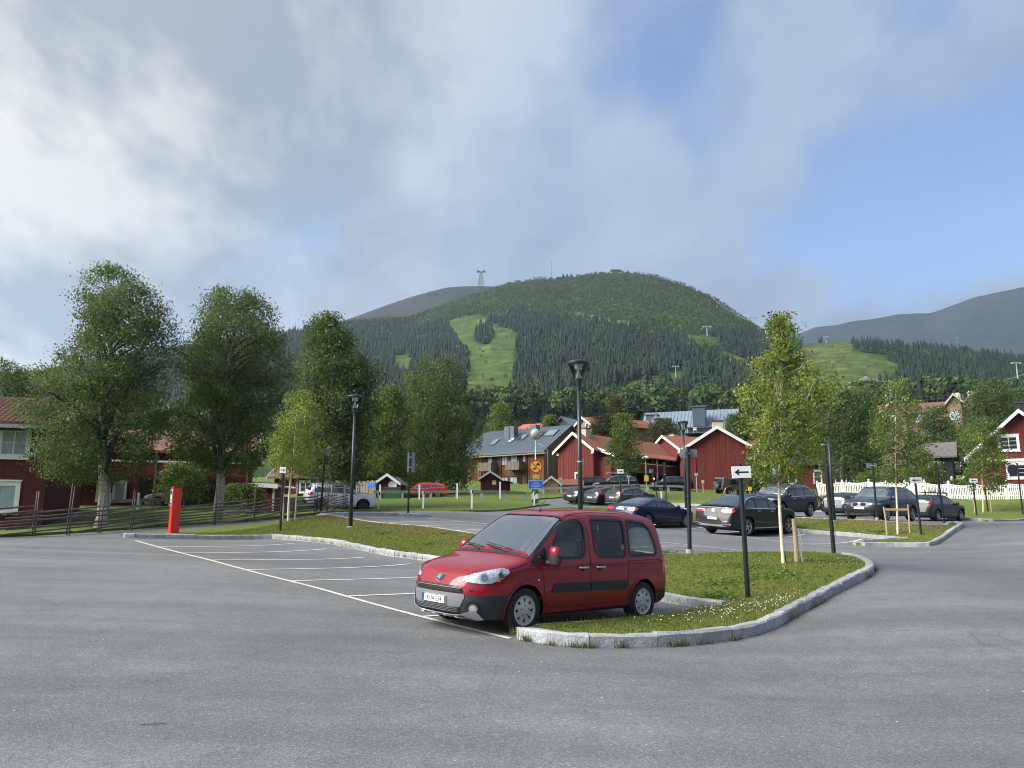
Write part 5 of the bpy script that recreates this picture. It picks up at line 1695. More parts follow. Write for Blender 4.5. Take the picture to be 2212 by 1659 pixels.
 def line(s,name,mat,parent,pts3,direction,w,off=.002,both=False,step=.08):
  """a narrow strip following the shell"""
  D = Vector(direction).normalized()
  pts = resample(pts3,step)
  def build(sgn):
   V = []; F = []
   for i,p in enumerate(pts):
    t = (pts[min(i + 1,len(pts) - 1)] - pts[max(i - 1,0)]).normalized()
    n = t.cross(D).normalized()
    for k in (-1,1):
     q = p + n * (w * .5 * k)
     h = s.bvh.ray_cast(q + D * 4,-D)
     c = (h[0] + h[1] * off) if h[0] is not None else q
     V.append((c.x,c.y * sgn,c.z))
    if i:
     f = (2 * i - 2,2 * i - 1,2 * i + 1,2 * i)
     F.append(f if sgn == 1 else f[::-1])
   me = bpy.data.meshes.new(name); me.from_pydata(V,[],F); me.update(); me.shade_smooth()
   return link(name,me,mat,parent)
  o = build(1)
  if both: build(-1)
  return o
def circ(cx,cz,r,a0=0,a1=360,n=28,zmin=None):
 out = []
 for k in range(n):
  a = R(a0 + (a1 - a0) * k / (n if a1 - a0 == 360 else n - 1))
  out.append((cx + r * math.cos(a),cz + r * math.sin(a)))
 return out
def arch_poly(cx,r_w,ra,zb):
 """wheel opening in side view"""
 p = [(cx + ra * math.cos(R(a)),r_w + ra * math.sin(R(a))) for a in range(-8,189,7)]
 return [(cx + ra * 1.0,zb - .2)] + p + [(cx - ra * 1.0,zb - .2)]
def wheel(parent,x,y,r,style='alloy',spokes=5,mat='alloy',w=.21,side=1,steer=0,rim_r=None):
 """wheel > tyre, rim"""
 rr = rim_r or r * .66
 M = Matrix.Translation((x,y,r)) @ Euler((0,0,steer)).to_matrix().to_4x4()
 o = bpy.data.objects.new('wheel',None); col.objects.link(o); o.parent = parent; o.matrix_basis = M
 m = MB()
 h = w / 2
 m.lathe([(rr * .97,-h * .86),(rr * 1.03,-h),(r * .93,-h * .96),(r * .985,-h * .75),(r,-h * .4),(r,h * .4),(r * .985,h * .75),(r * .93,h * .96),(rr * 1.03,h),(rr * .97,h * .86)],36,axis='y',caps=False)
 m.build('tyre','tyre',o,auto=40)
 m = MB()
 s = side
 prof = [(rr * .99,-h * .8),(rr * .93,-h * .5),(rr * .93,h * .45),(rr * .99,h * .80),(rr * 1.03,h * .92),(rr * .96,h * .93),(rr * .90,h * .70)]
 if s < 0: prof = [(a,-b) for a,b in prof][::-1]
 m.lathe(prof,32,axis='y',caps=False)
 f = h * .72 * s
 m2 = MB()
 def spoke(a,wi,wo,r0,r1,th=.02,dy0=0,dy1=0):
  ca,sa = math.cos(a),math.sin(a)
  pts = []
  for (rad,ww,dy) in ((r0,wi,dy0),(r1,wo,dy1)):
   pts.append(((rad * ca - ww * sa),f + dy * s,(rad * sa + ww * ca)))
   pts.append(((rad * ca + ww * sa),f + dy * s,(rad * sa - ww * ca)))
  q = [pts[0],pts[1],pts[3],pts[2]]
  m.prism(q,(0,-th * s,0))
 if style == 'alloy':
  for k in range(spokes):
   spoke(2 * math.pi * k / spokes + .3,rr * .13,rr * .10,rr * .12,rr * .95,dy0=.01)
 elif style == 'double':
  for k in range(spokes):
   for e in (-.16,.16):
    spoke(2 * math.pi * k / spokes + .3 + e,rr * .055,rr * .055,rr * .14,rr * .95,dy0=.008)
 elif style == 'multi':
  for k in range(spokes):
   spoke(2 * math.pi * k / spokes,rr * .045,rr * .06,rr * .14,rr * .95)
 elif style == 'cap':
  for k in range(spokes):
   spoke(2 * math.pi * (k + .5) / spokes,rr * .13,rr * .215,rr * .40,rr * .93,dy0=.018,dy1=.004)
  pr = [(0,f + .022 * s),(rr * .22,f + .028 * s),(rr * .46,f + .018 * s),(rr * .56,f + .010 * s),(rr * .56,f - .01 * s)]
  m.lathe(pr if s < 0 else pr[::-1],24,axis='y')
  pr = [(rr * .80,f + .008 * s),(rr * 1.0,f + .012 * s),(rr * 1.02,f - .01 * s),(rr * .80,f - .012 * s)]
  m.lathe(pr if s < 0 else pr[::-1],32,axis='y',caps=False)
 pr = [(0,f + .020 * s),(rr * .14,f + .020 * s),(rr * .19,f + .004 * s),(rr * .19,f - .03 * s)]
 m.lathe(pr if s < 0 else pr[::-1],16,axis='y')
 m.build('rim',mat,o,auto=35)
 d = MB(); pr = [(0,-h * .30 * s * -1 * 0 + f - .055 * s),(rr * .92,f - .055 * s)]
 d.lathe(pr if s < 0 else pr[::-1],24,axis='y'); d.build('brake_disc','alloy_dark',o)
 if style == 'cap':
  b = MB()
  for k in range(5):
   a = 2 * math.pi * k / 5 + .3
   b.lathe([(0,f + .030 * s),(.012,f + .028 * s),(.013,f + .012 * s)] if s < 0 else [(.013,f + .012 * s),(.012,f + .028 * s),(0,f + .030 * s)],8,axis='y',M=Matrix.Translation((rr * .33 * math.cos(a),0,rr * .33 * math.sin(a))))
  b = b.build('wheel_bolts','alloy_dark',o); b['kind'] = 'stuff'
 return o
def text_mesh(txt,size,mat,parent,M,name='lettering',extr=.001,sx=1.0):
 cu = bpy.data.curves.new('t','FONT'); cu.body = txt; cu.size = size; cu.align_x = 'CENTER'; cu.align_y = 'CENTER'; cu.extrude = extr; cu.offset = .0
 cu.resolution_u = 2
 to = bpy.data.objects.new('t',cu); col.objects.link(to)
 dg = bpy.context.evaluated_depsgraph_get()
 me = bpy.data.meshes.new_from_object(to.evaluated_get(dg))
 bpy.data.objects.remove(to); bpy.data.curves.remove(cu)
 me.materials.clear()
 o = link(name,me,mat,parent)
 o.matrix_basis = M @ Matrix.Diagonal((sx,1,1,1))
 return o
def plate(parent,body,txt,z,front=True,y=0,w=.52,h=.11,detail=True,band=True,off=.016):
 """number plate > border band, lettering; sits on the shell"""
 sg = 1 if front else -1
 hit_ = body.bvh.ray_cast(Vector((4 * sg,y,z)),Vector((-sg,0,0)))
 x = hit_[0].x + off * sg
 M = Matrix(((0,0,sg,x),(sg,0,0,y),(0,1,0,z),(0,0,0,1)))
 m = MB(); m.box(-w / 2,w / 2,-h / 2,h / 2,-.03,0)
 p = m.build('number_plate','plate_white',parent,M=M)
 if band:
  m = MB(); m.box(-w / 2 + .004,-w / 2 + .046,-h / 2 + .004,h / 2 - .004,0,.0016); m.build('euro_band','plate_blue',p)
 if txt:
  text_mesh(txt,h * .92,'sign_black',p,Matrix.Translation((.022 if band else 0,-.002,.0015)),sx=.88)
  fr = MB()
  for (a,b,c,d) in ((-w / 2,w / 2,h / 2 - .005,h / 2),(-w / 2,w / 2,-h / 2,-h / 2 + .005),(-w / 2,-w / 2 + .004,-h / 2,h / 2),(w / 2 - .004,w / 2,-h / 2,h / 2)):
   fr.box(a,b,c,d,.0005,.003)
  fr.build('plate_frame','sign_black',p)
 return p
def mirror_part(parent,x,y,z,mat,s=1,size=1.0):
 for sg in (1,-1):
  m = MB()
  M = Matrix.Translation((x,sg * y,z))
  prof = [(0,-.085),(.065,-.07),(.09,-.02),(.095,.03),(.075,.085),(0,.10)]
  m.lathe([(a * size,b * size) for a,b in prof],12,M=M @ Euler((R(-90),0,0)).to_matrix().to_4x4() @ Matrix.Diagonal((.62,1,1.15,1)) if False else M @ Matrix.Diagonal((.62,1.18,1.02,1)))
  o = m.build('wing_mirror',mat,parent,smooth=True)
  b = MB(); b.tube((x + .02,sg * (y - .05),z - .06),(x + .03,sg * (y - .20),z - .10),.03,.035,8); b.build('mirror_arm','black_plastic',o)
  g = MB(); g.lathe([(0,0),(.07 * size,0.0)],12,M=Matrix.Translation((x - .052 * size,sg * y,z + .005)) @ Euler((0,R(-90),0)).to_matrix().to_4x4() @ Matrix.Diagonal((1,1.15,1,1))); g.build('mirror_glass','glass_dark',o)
def place_car(t,s_,t_,yaw,dz=0.0,xyz=None):
 """stand a car on the sloping ground; yaw is the heading angle from +X"""
 x,y = xy(s_,t_) if xyz is None else xyz
 n = gnormal(x,y,1.3)
 z = np.mean([G(x + a,y + b) for a in (-1.2,1.2) for b in (-1.2,1.2)]) if True else G(x,y)
 f = Vector((math.cos(yaw),math.sin(yaw),0)); f = (f - n * f.dot(n)).normalized(); l = n.cross(f)
 M = Matrix(((f.x,l.x,n.x,x),(f.y,l.y,n.y,y),(f.z,l.z,n.z,z + dz),(0,0,0,1)))
 t.matrix_basis = M
PROF = {
 'wagon': dict(top=[(0,.34),(.008,.46),(.035,.53),(.13,.605),(.25,.655),(.285,.675),(.40,.925),(.46,.985),(.55,1.0),(.68,.99),(.82,.955),(.90,.915),(.93,.87),(.965,.72),(.985,.62),(1,.5)],
                  belt=[(0,.32),(.05,.50),(.13,.565),(.25,.61),(.4,.625),(.8,.655),(.97,.655),(1,.45)],wind=(.285,.42),rear=(.905,.965),pill=(.275,.48,.66,.885),tum=.20),
 'suv': dict(top=[(0,.36),(.008,.49),(.03,.56),(.12,.62),(.235,.655),(.265,.675),(.38,.915),(.44,.975),(.53,1.0),(.66,.995),(.80,.975),(.885,.94),(.92,.88),(.955,.74),(.98,.62),(1,.45)],
    belt=[(0,.34),(.05,.53),(.12,.575),(.25,.61),(.4,.62),(.8,.65),(.96,.65),(1,.4)],wind=(.265,.40),rear=(.895,.955),pill=(.255,.47,.66,.885),tum=.17),
 'fastback': dict(top=[(0,.36),(.008,.44),(.035,.52),(.13,.61),(.265,.675),(.30,.70),(.42,.925),(.48,.985),(.55,1.0),(.63,.985),(.75,.90),(.86,.795),(.925,.745),(.97,.735),(.985,.66),(1,.5)],
                     belt=[(0,.34),(.05,.49),(.13,.57),(.26,.64),(.4,.655),(.8,.70),(.94,.70),(1,.45)],wind=(.30,.43),rear=(.66,.865),pill=(.29,.51,.66,.78),tum=.24),
 'coupe_suv': dict(top=[(0,.40),(.008,.52),(.03,.585),(.12,.64),(.245,.675),(.275,.695),(.39,.905),(.45,.97),(.53,1.0),(.61,.985),(.72,.92),(.82,.825),(.90,.735),(.955,.705),(.978,.65),(1,.45)],
                      belt=[(0,.38),(.05,.54),(.12,.59),(.25,.625),(.4,.635),(.8,.665),(.94,.66),(1,.4)],wind=(.275,.405),rear=(.66,.895),pill=(.265,.47,.65,.80),tum=.22),
}
def generic_car(name,label,kind,L,W,H,wb,fo,r,paint,glass='car_glass',cladding=None,rims='alloy',spokes=5,rim_mat='alloy',chrome_line=False,rails=None,front=None,rear=None,group=None,zr=.42,step=.10,pillars=True,top=None,belt=None,glass_front=None):
 P_ = PROF[kind]
 T = [(a * L,b * H) for a,b in (top or P_['top'])]; Bt = [(a * L,b * H) for a,b in (belt or P_['belt'])]
 gc = .17 if kind in ('wagon','fastback') else .22
 b = Body(L,W,H,wb,fo,r,T,Bt,[(0,gc + .08),(.35,gc),(L - .7,gc),(L - .25,gc + .07),(L,gc + .16)],tum=P_['tum'],step=step,zr=zr,
             lean=[(gc,-.05),(.45,.0),(.62,.0),(.8,-.03)],rlean=[(gc,.06),(.5,-.02),(.75,.03),(H * .66,.10)],n_end=11)
 t = thing(name,label,'car',group=group)
 for sd_ in (1,-1):
  for xw in b.xw: b.cut(arch_poly(xw,r,b.ra,gc),sd_,.3)
 b.shell('body',paint,t)
 X = lambda f: L / 2 - f * L
 w0,w1 = P_['wind']
 def wind(f0,f1,e0,e1,n=9):
  l = [b.spoint(L * (f0 + (f1 - f0) * k / n),e0 + (e1 - e0) * k / n) for k in range(n + 1)]
  return l + [Vector((p.x,-p.y,p.z)) for p in l[::-1]]
 b.patch('windscreen',glass_front or glass,t,wind(w0 + .012,w1 - .004,.16,.46),(.75,0,.66),off=.003,step=.12)
 r0,r1 = P_['rear']
 b.patch('rear_window',glass,t,wind(r1,r0,.30,.52),(-.8,0,.6) if kind in ('wagon','suv') else (-.45,0,.9),off=.003,step=.12)
 p0,p1,p2,p3 = P_['pill']
 def side_win(fa,fb,first=False,last=False):
  lo = []; up = []
  n = 9
  for k in range(n + 1):
   f = fa + (fb - fa) * k / n
   zb = float(pchip(Bt,f * L)); zt = float(pchip(T,f * L))
   lo.append((X(f),zb + .015)); up.append((X(f),zb + .03 + max(.0,(zt - zb - .03)) * .80 - (.0 if not last else .0)))
  if first: up = [u for u in up if u[1] > float(pchip(Bt,L / 2 - u[0])) + .05];
  if last:
   for i in range(len(up)):
    q = i / (len(up) - 1)
    up[i] = (up[i][0],up[i][1] - (.20 * H * .5) * q ** 4)
  pts = lo + up[::-1]
  return [(x,W / 2,z) for x,z in pts]
 gap = .010
 for fa,fb,fi,la in ((p0 + .02,p1 - gap,True,False),(p1 + gap,p2 - gap,False,False),(p2 + gap,p3,False,True)):
  b.patch('side_window',glass,t,side_win(fa,fb,fi,la),(0,1,0),off=.003,step=.12,both=True)
 if chrome_line:
  lo = []; up = []
  for k in range(17):
   f = p0 + .015 + (p3 + .012 - p0 - .015) * k / 16
   zb = float(pchip(Bt,f * L)); zt = float(pchip(T,f * L)); q = max(0,(k - 10) / 6)
   lo.append((X(f),W / 2,zb + .0)); up.append((X(f),W / 2,zb + .03 + max(0,zt - zb - .03) * .85 - .10 * H * q ** 4))
  b.line('window_trim','chrome',t,[Vector(p) for p in lo + up[::-1]],(0,1,0),.022,.006,both=True)
 for f in (p0 + .035,p1,p2 + .01):
  zb = float(pchip(Bt,f * L))
  b.line('door_seam','seam',t,[Vector((X(f),W / 2,gc + .14)),Vector((X(f) + .01,W / 2,zb))],(0,1,0),.012,.0015,both=True)
 b.line('sill','black_plastic' if not cladding else cladding,t,[Vector((b.xw[0] - b.ra,W / 2,gc + .07)),Vector((b.xw[1] + b.ra,W / 2,gc + .07))],(0,1,.0),.10,.006,both=True)
 for xw in b.xw:
  pts = [Vector((xw + (b.ra + .022) * math.cos(R(a)),W / 2,r + (b.ra + .022) * math.sin(R(a)))) for a in range(0,181,12)]
  b.line('wheel_arch',cladding or paint,t,pts,(0,1,0),.06 if cladding else .03,.010,both=True)
 for f in (p1 - .035,p2 - .035):
  zb = float(pchip(Bt,f * L)) - .10
  hp = b.bvh.ray_cast(Vector((X(f),3,zb)),Vector((0,-1,0)))[0]
  for sg in (1,-1):
   m = MB(); m.box(X(f) - .10,X(f) + .10,-.012,.022,-.014,.014); o = m.build('door_handle','chrome' if chrome_line else paint,t,bevel=.008); o.location = (0,(hp.y + .012) * sg,zb)
 for sg in (1,-1):
  for xw in b.xw:
   wheel(t,xw,sg * (W / 2 - .125),r,rims,spokes,rim_mat,side=sg,rim_r=r * .70)
 m = MB(); m.box(-L / 2 + .35,L / 2 - .35,-W / 2 + .30,W / 2 - .30,gc + .02,H * .60)
 m.build('underbody','dark_void',t)
 mirror_part(t,X(p0 + .055),W / 2 + .06,float(pchip(Bt,(p0 + .055) * L)) + .06,paint,size=.95)
 if rails:
  for sg in (1,-1):
   pts = []
   for k in range(10):
    f = .36 + (.86 - .36) * k / 9
    p = b.spoint(f * L,.50); lift = .045 if 0 < k < 9 else -.01
    pts.append((p.x,(p.y - .02) * sg,p.z + lift))
   MB().path(pts,.018,6).build('roof_rail',rails,t,smooth=True)
 return t,b,X
def face_patch(b,t,name,mat,yz,front=True,both=True,off=.005,d=None,step=.06):
 """outline given in the end view (y, z)"""
 sg = 1 if front else -1
 pts = [(sg * b.L / 2,y,z) for y,z in yz]
 return b.patch(name,mat,t,pts,d or (sg,0,0),off=off,step=step,both=both)
# ================================================================ the dark red people carrier in the foreground
def build_van():
 L,W,H,wb,fo,r = 4.38,1.81,1.80,2.728,.925,.322
 top = [(0,.60),(.02,.70),(.07,.800),(.16,.875),(.32,.935),(.55,.995),(.78,1.045),(.90,1.085),(1.0,1.155),(1.25,1.335),(1.5,1.50),(1.75,1.645),(1.95,1.725),(2.2,1.77),(2.6,1.797),(3.1,1.80),(3.6,1.785),(4.0,1.745),(4.14,1.70),(4.22,1.60),(4.28,1.38),(4.33,1.06),(4.37,.80),(4.38,.6)]
 belt = [(0,.52),(.05,.67),(.16,.765),(.32,.835),(.55,.895),(.78,.94),(.92,.965),(1.1,.985),(1.5,1.0),(2.2,1.02),(3.2,1.035),(4.1,1.05),(4.3,1.0),(4.38,.5)]
 bot = [(0,.30),(.1,.235),(.4,.20),(1.4,.21),(3.3,.22),(4.1,.26),(4.3,.32),(4.38,.40)]
 b = Body(L,W,H,wb,fo,r,top,belt,bot,tum=.135,pf=2.9,zf=.80,pr=6.5,zr=.34,lean=[(.2,-.07),(.30,.0),(.44,.015),(.60,0),(.75,-.03)],rlean=[(.25,0),(.45,-.05),(.62,-.05),(.75,.0),(1.2,.03),(1.7,.12)],step=.045,nmax=6.6,arch=.372,n_end=20,tuck=.03)
 t = thing('people_carrier','dark red people carrier with black bumper and plate KUA 534 parked in the near bay','car')
 X = lambda d: L / 2 - d
 sd3 = lambda pts: [(X(d),W / 2,z) for d,z in pts]
 def rnd(pts,rad=.06):
  """round the corners of an outline"""
  out = []; n = len(pts)
  for i in range(n):
   p = Vector(pts[i]); a = Vector(pts[i - 1]) - p; c = Vector(pts[(i + 1) % n]) - p
   k = min(rad,a.length * .45,c.length * .45)
   s0 = p + a.normalized() * k; s1 = p + c.normalized() * k
   for j in range(5):
    f = j / 4; out.append(tuple((s0.lerp(p,f)).lerp(p.lerp(s1,f),f)))
  return out
 w_front = rnd([(1.40,1.045),(2.12,1.035),(2.23,1.13),(2.23,1.55),(2.16,1.64),(1.97,1.635),(1.68,1.50)],.12)
 w_quart = rnd([(1.02,.985),(1.36,1.01),(1.36,1.215)],.035)
 w_mid = rnd([(2.42,1.16),(2.52,1.045),(3.21,1.045),(3.21,1.655),(2.40,1.665)],.07)
 w_rear = rnd([(3.285,1.055),(4.03,1.075),(4.06,1.15),(3.94,1.50),(3.78,1.63),(3.285,1.655)],.07)
 for sd_ in (1,-1):
  for xw in b.xw: b.cut(arch_poly(xw,r,b.ra,.2),sd_,.3)
 def inset(pts,k):
  c = Vector((sum(p[0] for p in pts) / len(pts),sum(p[1] for p in pts) / len(pts)))
  return [tuple(Vector(p) + (c - Vector(p)).normalized() * k) for p in pts]
 for w_ in (w_front,w_mid,w_rear,w_quart):
  pl = [(X(d),z) for d,z in inset(w_,.035)]
  for sd_ in (1,-1): b.cut(pl,sd_,.3)
 def wind(d0,d1,e0,e1,n=12):
  l = [b.spoint(d0 + (d1 - d0) * k / n,e0 + (e1 - e0) * k / n) for k in range(n + 1)]
  return l + [Vector((p.x,-p.y,p.z)) for p in l[::-1]]
 ws_outer = wind(.97,1.90,.10,.44)
 ws = [(p.x,p.y) for p in wind(1.02,1.84,.17,.47)]
 b.cut_pred(lambda c,n: c.z > 1.05 and n.x > .12 and n.z > .2 and poly_inside(np.array([c.x]),np.array([c.y]),np.array(ws))[0])
 b.cut_pred(lambda c,n: 1.12 < c.z < 1.58 and n.x < -.5 and abs(c.y) < .62)
 b.bisect(Vector((0,0,.545)),Vector((0,0,1)))
 b.bisect(Vector((b.xw[0] + b.ra - .005,0,0)),Vector((1,0,0)))
 bump = b.extract(lambda c,n: c.z < .545 and c.x > b.xw[0] + b.ra - .03,.006)
 bump.name = 'front_bumper'; bump.shade_smooth(); bump.set_sharp_from_angle(angle=R(50)); bo = link('front_bumper',bump,'black_plastic',t)
 b.bisect(Vector((0,0,.50)),Vector((0,0,1)))
 rb = b.extract(lambda c,n: c.z < .50 and c.x < b.xw[1] - b.ra + .02,.006)
 rb.name = 'rear_bumper'; rb.shade_smooth(); link('rear_bumper',rb,'black_plastic',t)
 b.shell('body','paint_red',t)
 for nm,w_,mt in (('front_door_window',w_front,'glass_clear'),('quarter_window',w_quart,'glass_clear'),('sliding_door_window',w_mid,'glass_tint'),('rear_side_window',w_rear,'glass_tint')):
  gs = b.patch(nm,mt,t,sd3(inset(w_,.02)),(0,1,0),off=-.006,skirt=.002,both=True)
  ring = [Vector(p) for p in sd3(inset(w_,.016))]
  b.line('window_rubber','black_plastic',t,ring + [ring[0]],(0,1,0),.040,.004,both=True,step=.05)
 b.patch('windscreen','glass_wind',t,wind(.985,1.885,.12,.455),(.7,0,.7),off=-.004,skirt=.002,step=.08)
 rim_pts = wind(.985,1.885,.115,.45)
 b.line('windscreen_rubber','black_plastic',t,[Vector(p) for p in rim_pts] + [Vector(rim_pts[0])],(.7,0,.72),.034,.004,step=.05)
 b.line('windscreen_rubber','black_plastic',t,[Vector((X(.955),-.70,1.1)),Vector((X(.93),0,1.12)),Vector((X(.955),.70,1.1))],(.5,0,.87),.075,.006,step=.06)
 face_patch(b,t,'tailgate_window','glass_tint',[(-.66,1.10),(.66,1.10),(.60,1.60),(-.60,1.60)],False,False,off=.0)
 m = MB(); m.box(-1.75,1.05,-.74,.74,.26,.36); m.build('floor','seat_cloth',t)
 m = MB(); m.prism([(X(.98),-.72,.62),(X(.98),-.72,.98),(X(1.22),-.72,1.04),(X(1.42),-.72,1.00),(X(1.46),-.72,.62)],(0,1.44,0)); m.build('dashboard','dash',t,bevel=.02)
 def seat(x,y,w=.50):
  o = bpy.data.objects.new('seat',None); col.objects.link(o); o.parent = t; o.location = (x,y,0)
  m = MB(); m.box(-.24,.26,-w / 2,w / 2,.55,.72); m.build('cushion','seat_cloth',o,bevel=.05)
  m = MB(); Mx = Matrix.Translation((-.22,0,.68)) @ Euler((0,R(-14),0)).to_matrix().to_4x4(); m.box(-.09,.05,-w / 2,w / 2,0,.60,Mx); m.build('backrest','seat_cloth',o,bevel=.05)
  m = MB(); m.box(-.06,.04,-.13,.13,.64,.84,Mx); m.build('headrest','seat_cloth',o,bevel=.04)
 for y in (.38,-.38): seat(.22,y)
 for y in (.48,0,-.48): seat(-.68,y,.46)
 m = MB(); ring = [(math.cos(R(a)) * .185,math.sin(R(a)) * .185) for a in range(0,361,20)]
 Mw = Matrix.Translation((X(1.52),.38,1.02)) @ Euler((0,R(-62),0)).to_matrix().to_4x4()
 m.path([Mw @ Vector((a,c,0)) for a,c in ring],.015,6); m.tube(Mw @ Vector((-.17,0,0)),Mw @ Vector((.17,0,0)),.014,None,6); m.tube(Mw @ Vector((0,-.17,0)),Mw @ Vector((0,.17,0)),.014,None,6)
 m.build('steering_wheel','dash',t,smooth=True)
 m = MB(); m.box(X(1.84),X(1.87),-.11,.11,1.55,1.61); m.build('inside_mirror','dash',t,bevel=.01)
 sl = lambda nm,pts,w=.011: b.line(nm,'seam',t,[Vector(p) for p in sd3(pts)],(0,1,0),w,.0015,both=True,step=.05)
 sl('door_seam',smooth2([(1.335,.40),(1.30,.55),(1.27,.80),(1.20,.93),(1.0,.955)]))
 sl('door_seam',[(1.335,.40),(1.40,.345),(2.30,.345)])
 sl('door_seam',smooth2([(2.305,.345),(2.31,.90),(2.315,1.45),(2.22,1.69),(2.02,1.70),(1.75,1.60),(1.42,1.36),(1.10,1.08)]))
 sl('door_seam',[(2.31,.345),(3.16,.35),(3.22,.40),(3.24,.60)])
 sl('door_seam',smooth2([(3.24,.60),(3.245,1.2),(3.235,1.64),(3.15,1.70),(2.4,1.70)]))
 sl('bonnet_seam',[(.17,.70),(.33,.775),(.62,.90),(.95,.985)],.010)
 sl('rail_seam',[(3.2,.99),(4.15,1.005)],.008)
 sl('fender_seam',[(1.30,.58),(.9,.80),(.58,.74)],.004)
 sl('fuel_flap',[(3.36,.84),(3.56,.84),(3.56,.99),(3.36,.99),(3.36,.84)],.005)
 b.line('bonnet_front_seam','seam',t,[Vector((2.2,y,.655 + .0 * abs(y))) for y in np.linspace(-.62,.62,14)],(1,0,.12),.009,.002)
 b.line('roof_seam','seam',t,[Vector((X(d),.66,1.8)) for d in np.linspace(1.95,4.05,14)],(0,.1,1),.014,.002,both=True)
 for d0,d1 in ((1.44,2.295),(2.325,3.20)):
  b.patch('side_moulding','black_plastic',t,sd3(rnd([(d0,.550),(d1,.550),(d1,.685),(d0 + (.07 if d0 < 2 else 0),.685)],.03)),(0,1,0),off=.016,skirt=.02,both=True)
 for xw in b.xw:
  pts = [Vector((xw + (b.ra + .012) * math.cos(R(a)),W / 2,r + (b.ra + .012) * math.sin(R(a)))) for a in range(-14,195,8)]
  b.line('wheel_arch','paint_red',t,pts,(0,1,0),.030,.012,both=True,step=.05)
  pts = [Vector((xw + (b.ra - .004) * math.cos(R(a)),W / 2,r + (b.ra - .004) * math.sin(R(a)))) for a in range(-14,195,8)]
 b.line('sill','black_plastic',t,[Vector((b.xw[0] - b.ra,W / 2,.235)),Vector((b.xw[1] + b.ra,W / 2,.255))],(0,1,-.2),.035,.004,both=True)
 m = MB(); m.box(-1.9,1.9,-.60,.60,.22,.34); m.box(b.xw[0] - .45,b.xw[0] + .45,-.66,.66,.25,.72); m.box(b.xw[1] - .45,b.xw[1] + .45,-.66,.66,.25,.72); m.build('underbody','dark_void',t)
 for d in (2.12,2.52):
  z = .905
  hp = b.bvh.ray_cast(Vector((X(d),3,z)),Vector((0,-1,0)))[0]
  for sg in (1,-1):
   m = MB(); m.box(-.105,.105,-.010,.030,-.016,.016); o = m.build('door_handle','silver_trim',t,bevel=.012); o.location = (X(d),(hp.y + .022) * sg,z)
   b.patch('handle_recess','seam',t,[(X(d) + .05 * math.cos(a),W / 2,z - .01 + .05 * math.sin(a)) for a in np.linspace(0,6.0,14)],(0,1,0),off=.0008,skirt=.001,mirror=(sg < 0))
 for sg in (1,-1):
  for xw in b.xw: wheel(t,xw,sg * (W / 2 - .115),r,'cap',8,'hubcap',w=.215,side=sg,rim_r=.212)
 for sg in (1,-1):
  m = MB(); M = Matrix.Translation((X(1.36),sg * 1.035,1.085)) @ Euler((0,R(4),R(-8 * sg))).to_matrix().to_4x4() @ Matrix.Diagonal((.68,1.05,1.30,1))
  m.lathe([(0,-.115),(.06,-.110),(.098,-.08),(.108,0),(.102,.07),(.07,.108),(0,.118)],18,M=M)
  mo = m.build('wing_mirror','paint_red',t,smooth=True)
  m = MB(); m.lathe([(.112,-.075),(.113,-.02),(.108,.02)],18,M=M); m.path([(X(1.36),sg * .98,.985),(X(1.34),sg * .90,.99)],[.045,.05],8); m.build('mirror_base','black_plastic',mo)
 sh = [(y,z + .055) for y,z in [(.0,.655),(.055,.672),(.085,.72),(.095,.765),(-.095,.765),(-.085,.72),(-.055,.672)]]
 face_patch(b,t,'badge_surround','chrome',[(y * 1.12,.767 + (z - .767) * 1.16) for y,z in sh],True,False,off=.006,d=(.9,0,.42),step=.03)
 bd = face_patch(b,t,'badge','sign_black',sh,True,False,off=.012,d=(.9,0,.42),step=.03)
 lion = [(-.035,.752),(-.012,.762),(.010,.757),(.022,.745),(.012,.738),(.030,.728),(.050,.735),(.056,.727),(.036,.716),(.018,.714),(.030,.700),(.020,.690),(.026,.674),(.012,.676),(.004,.692),(-.010,.690),(-.030,.678),(-.022,.694),(-.034,.704),(-.056,.690),(-.048,.708),(-.030,.718),(-.040,.730),(-.054,.734),(-.034,.742)]
 face_patch(b,t,'lion_emblem','chrome',[(y * 1.15,z + .055) for y,z in lion],True,False,off=.017,d=(.9,0,.42),step=.03)
 face_patch(b,t,'plate_panel','grey_plastic',[(-.50,.375),(.50,.375),(.56,.50),(.55,.553),(-.55,.553),(-.56,.50)],True,False,off=.014)
 up = face_patch(b,t,'upper_grille','dark_void',[(-.50,.558),(.50,.558),(.53,.585),(.50,.632),(.25,.641),(-.25,.641),(-.50,.632),(-.53,.585)],True,False,off=.008)
 for z in (.578,.600,.621):
  b.line('grille_bar','grey_plastic' if z > .61 else 'black_plastic',t,[Vector((2.2,y,z + .006 * (1 - abs(y)))) for y in np.linspace(-.49,.49,14)],(1,0,0),.009,.018)
 face_patch(b,t,'lower_grille','dark_void',[(-.47,.300),(.47,.300),(.50,.375),(-.50,.375)],True,False,off=.017)
 for z in (.314,.334,.354,.372):
  b.line('grille_bar','grey_plastic',t,[Vector((2.2,y,z)) for y in np.linspace(-.46,.46,12)],(1,0,0),.007,.024)
 skid = [(-.70,.325),(-.66,.345),(-.58,.31),(-.50,.285),(-.25,.272),(.25,.272),(.50,.285),(.58,.31),(.66,.345),(.70,.325),(.74,.235),(.60,.212),(.30,.195),(-.30,.195),(-.60,.212),(-.74,.235)]
 sk = face_patch(b,t,'skid_plate','silver_trim',skid,True,False,off=.030,step=.05)
 for y in (-.42,-.16,.10,.36):
  face_patch(b,t,'skid_slot','plate_white',[(y - .032,.222),(y + .032,.222),(y + .032,.245),(y - .032,.245)],True,False,off=.034,step=.03)
 fc = (.67,.365)
 fogd = (.86,.50,0)
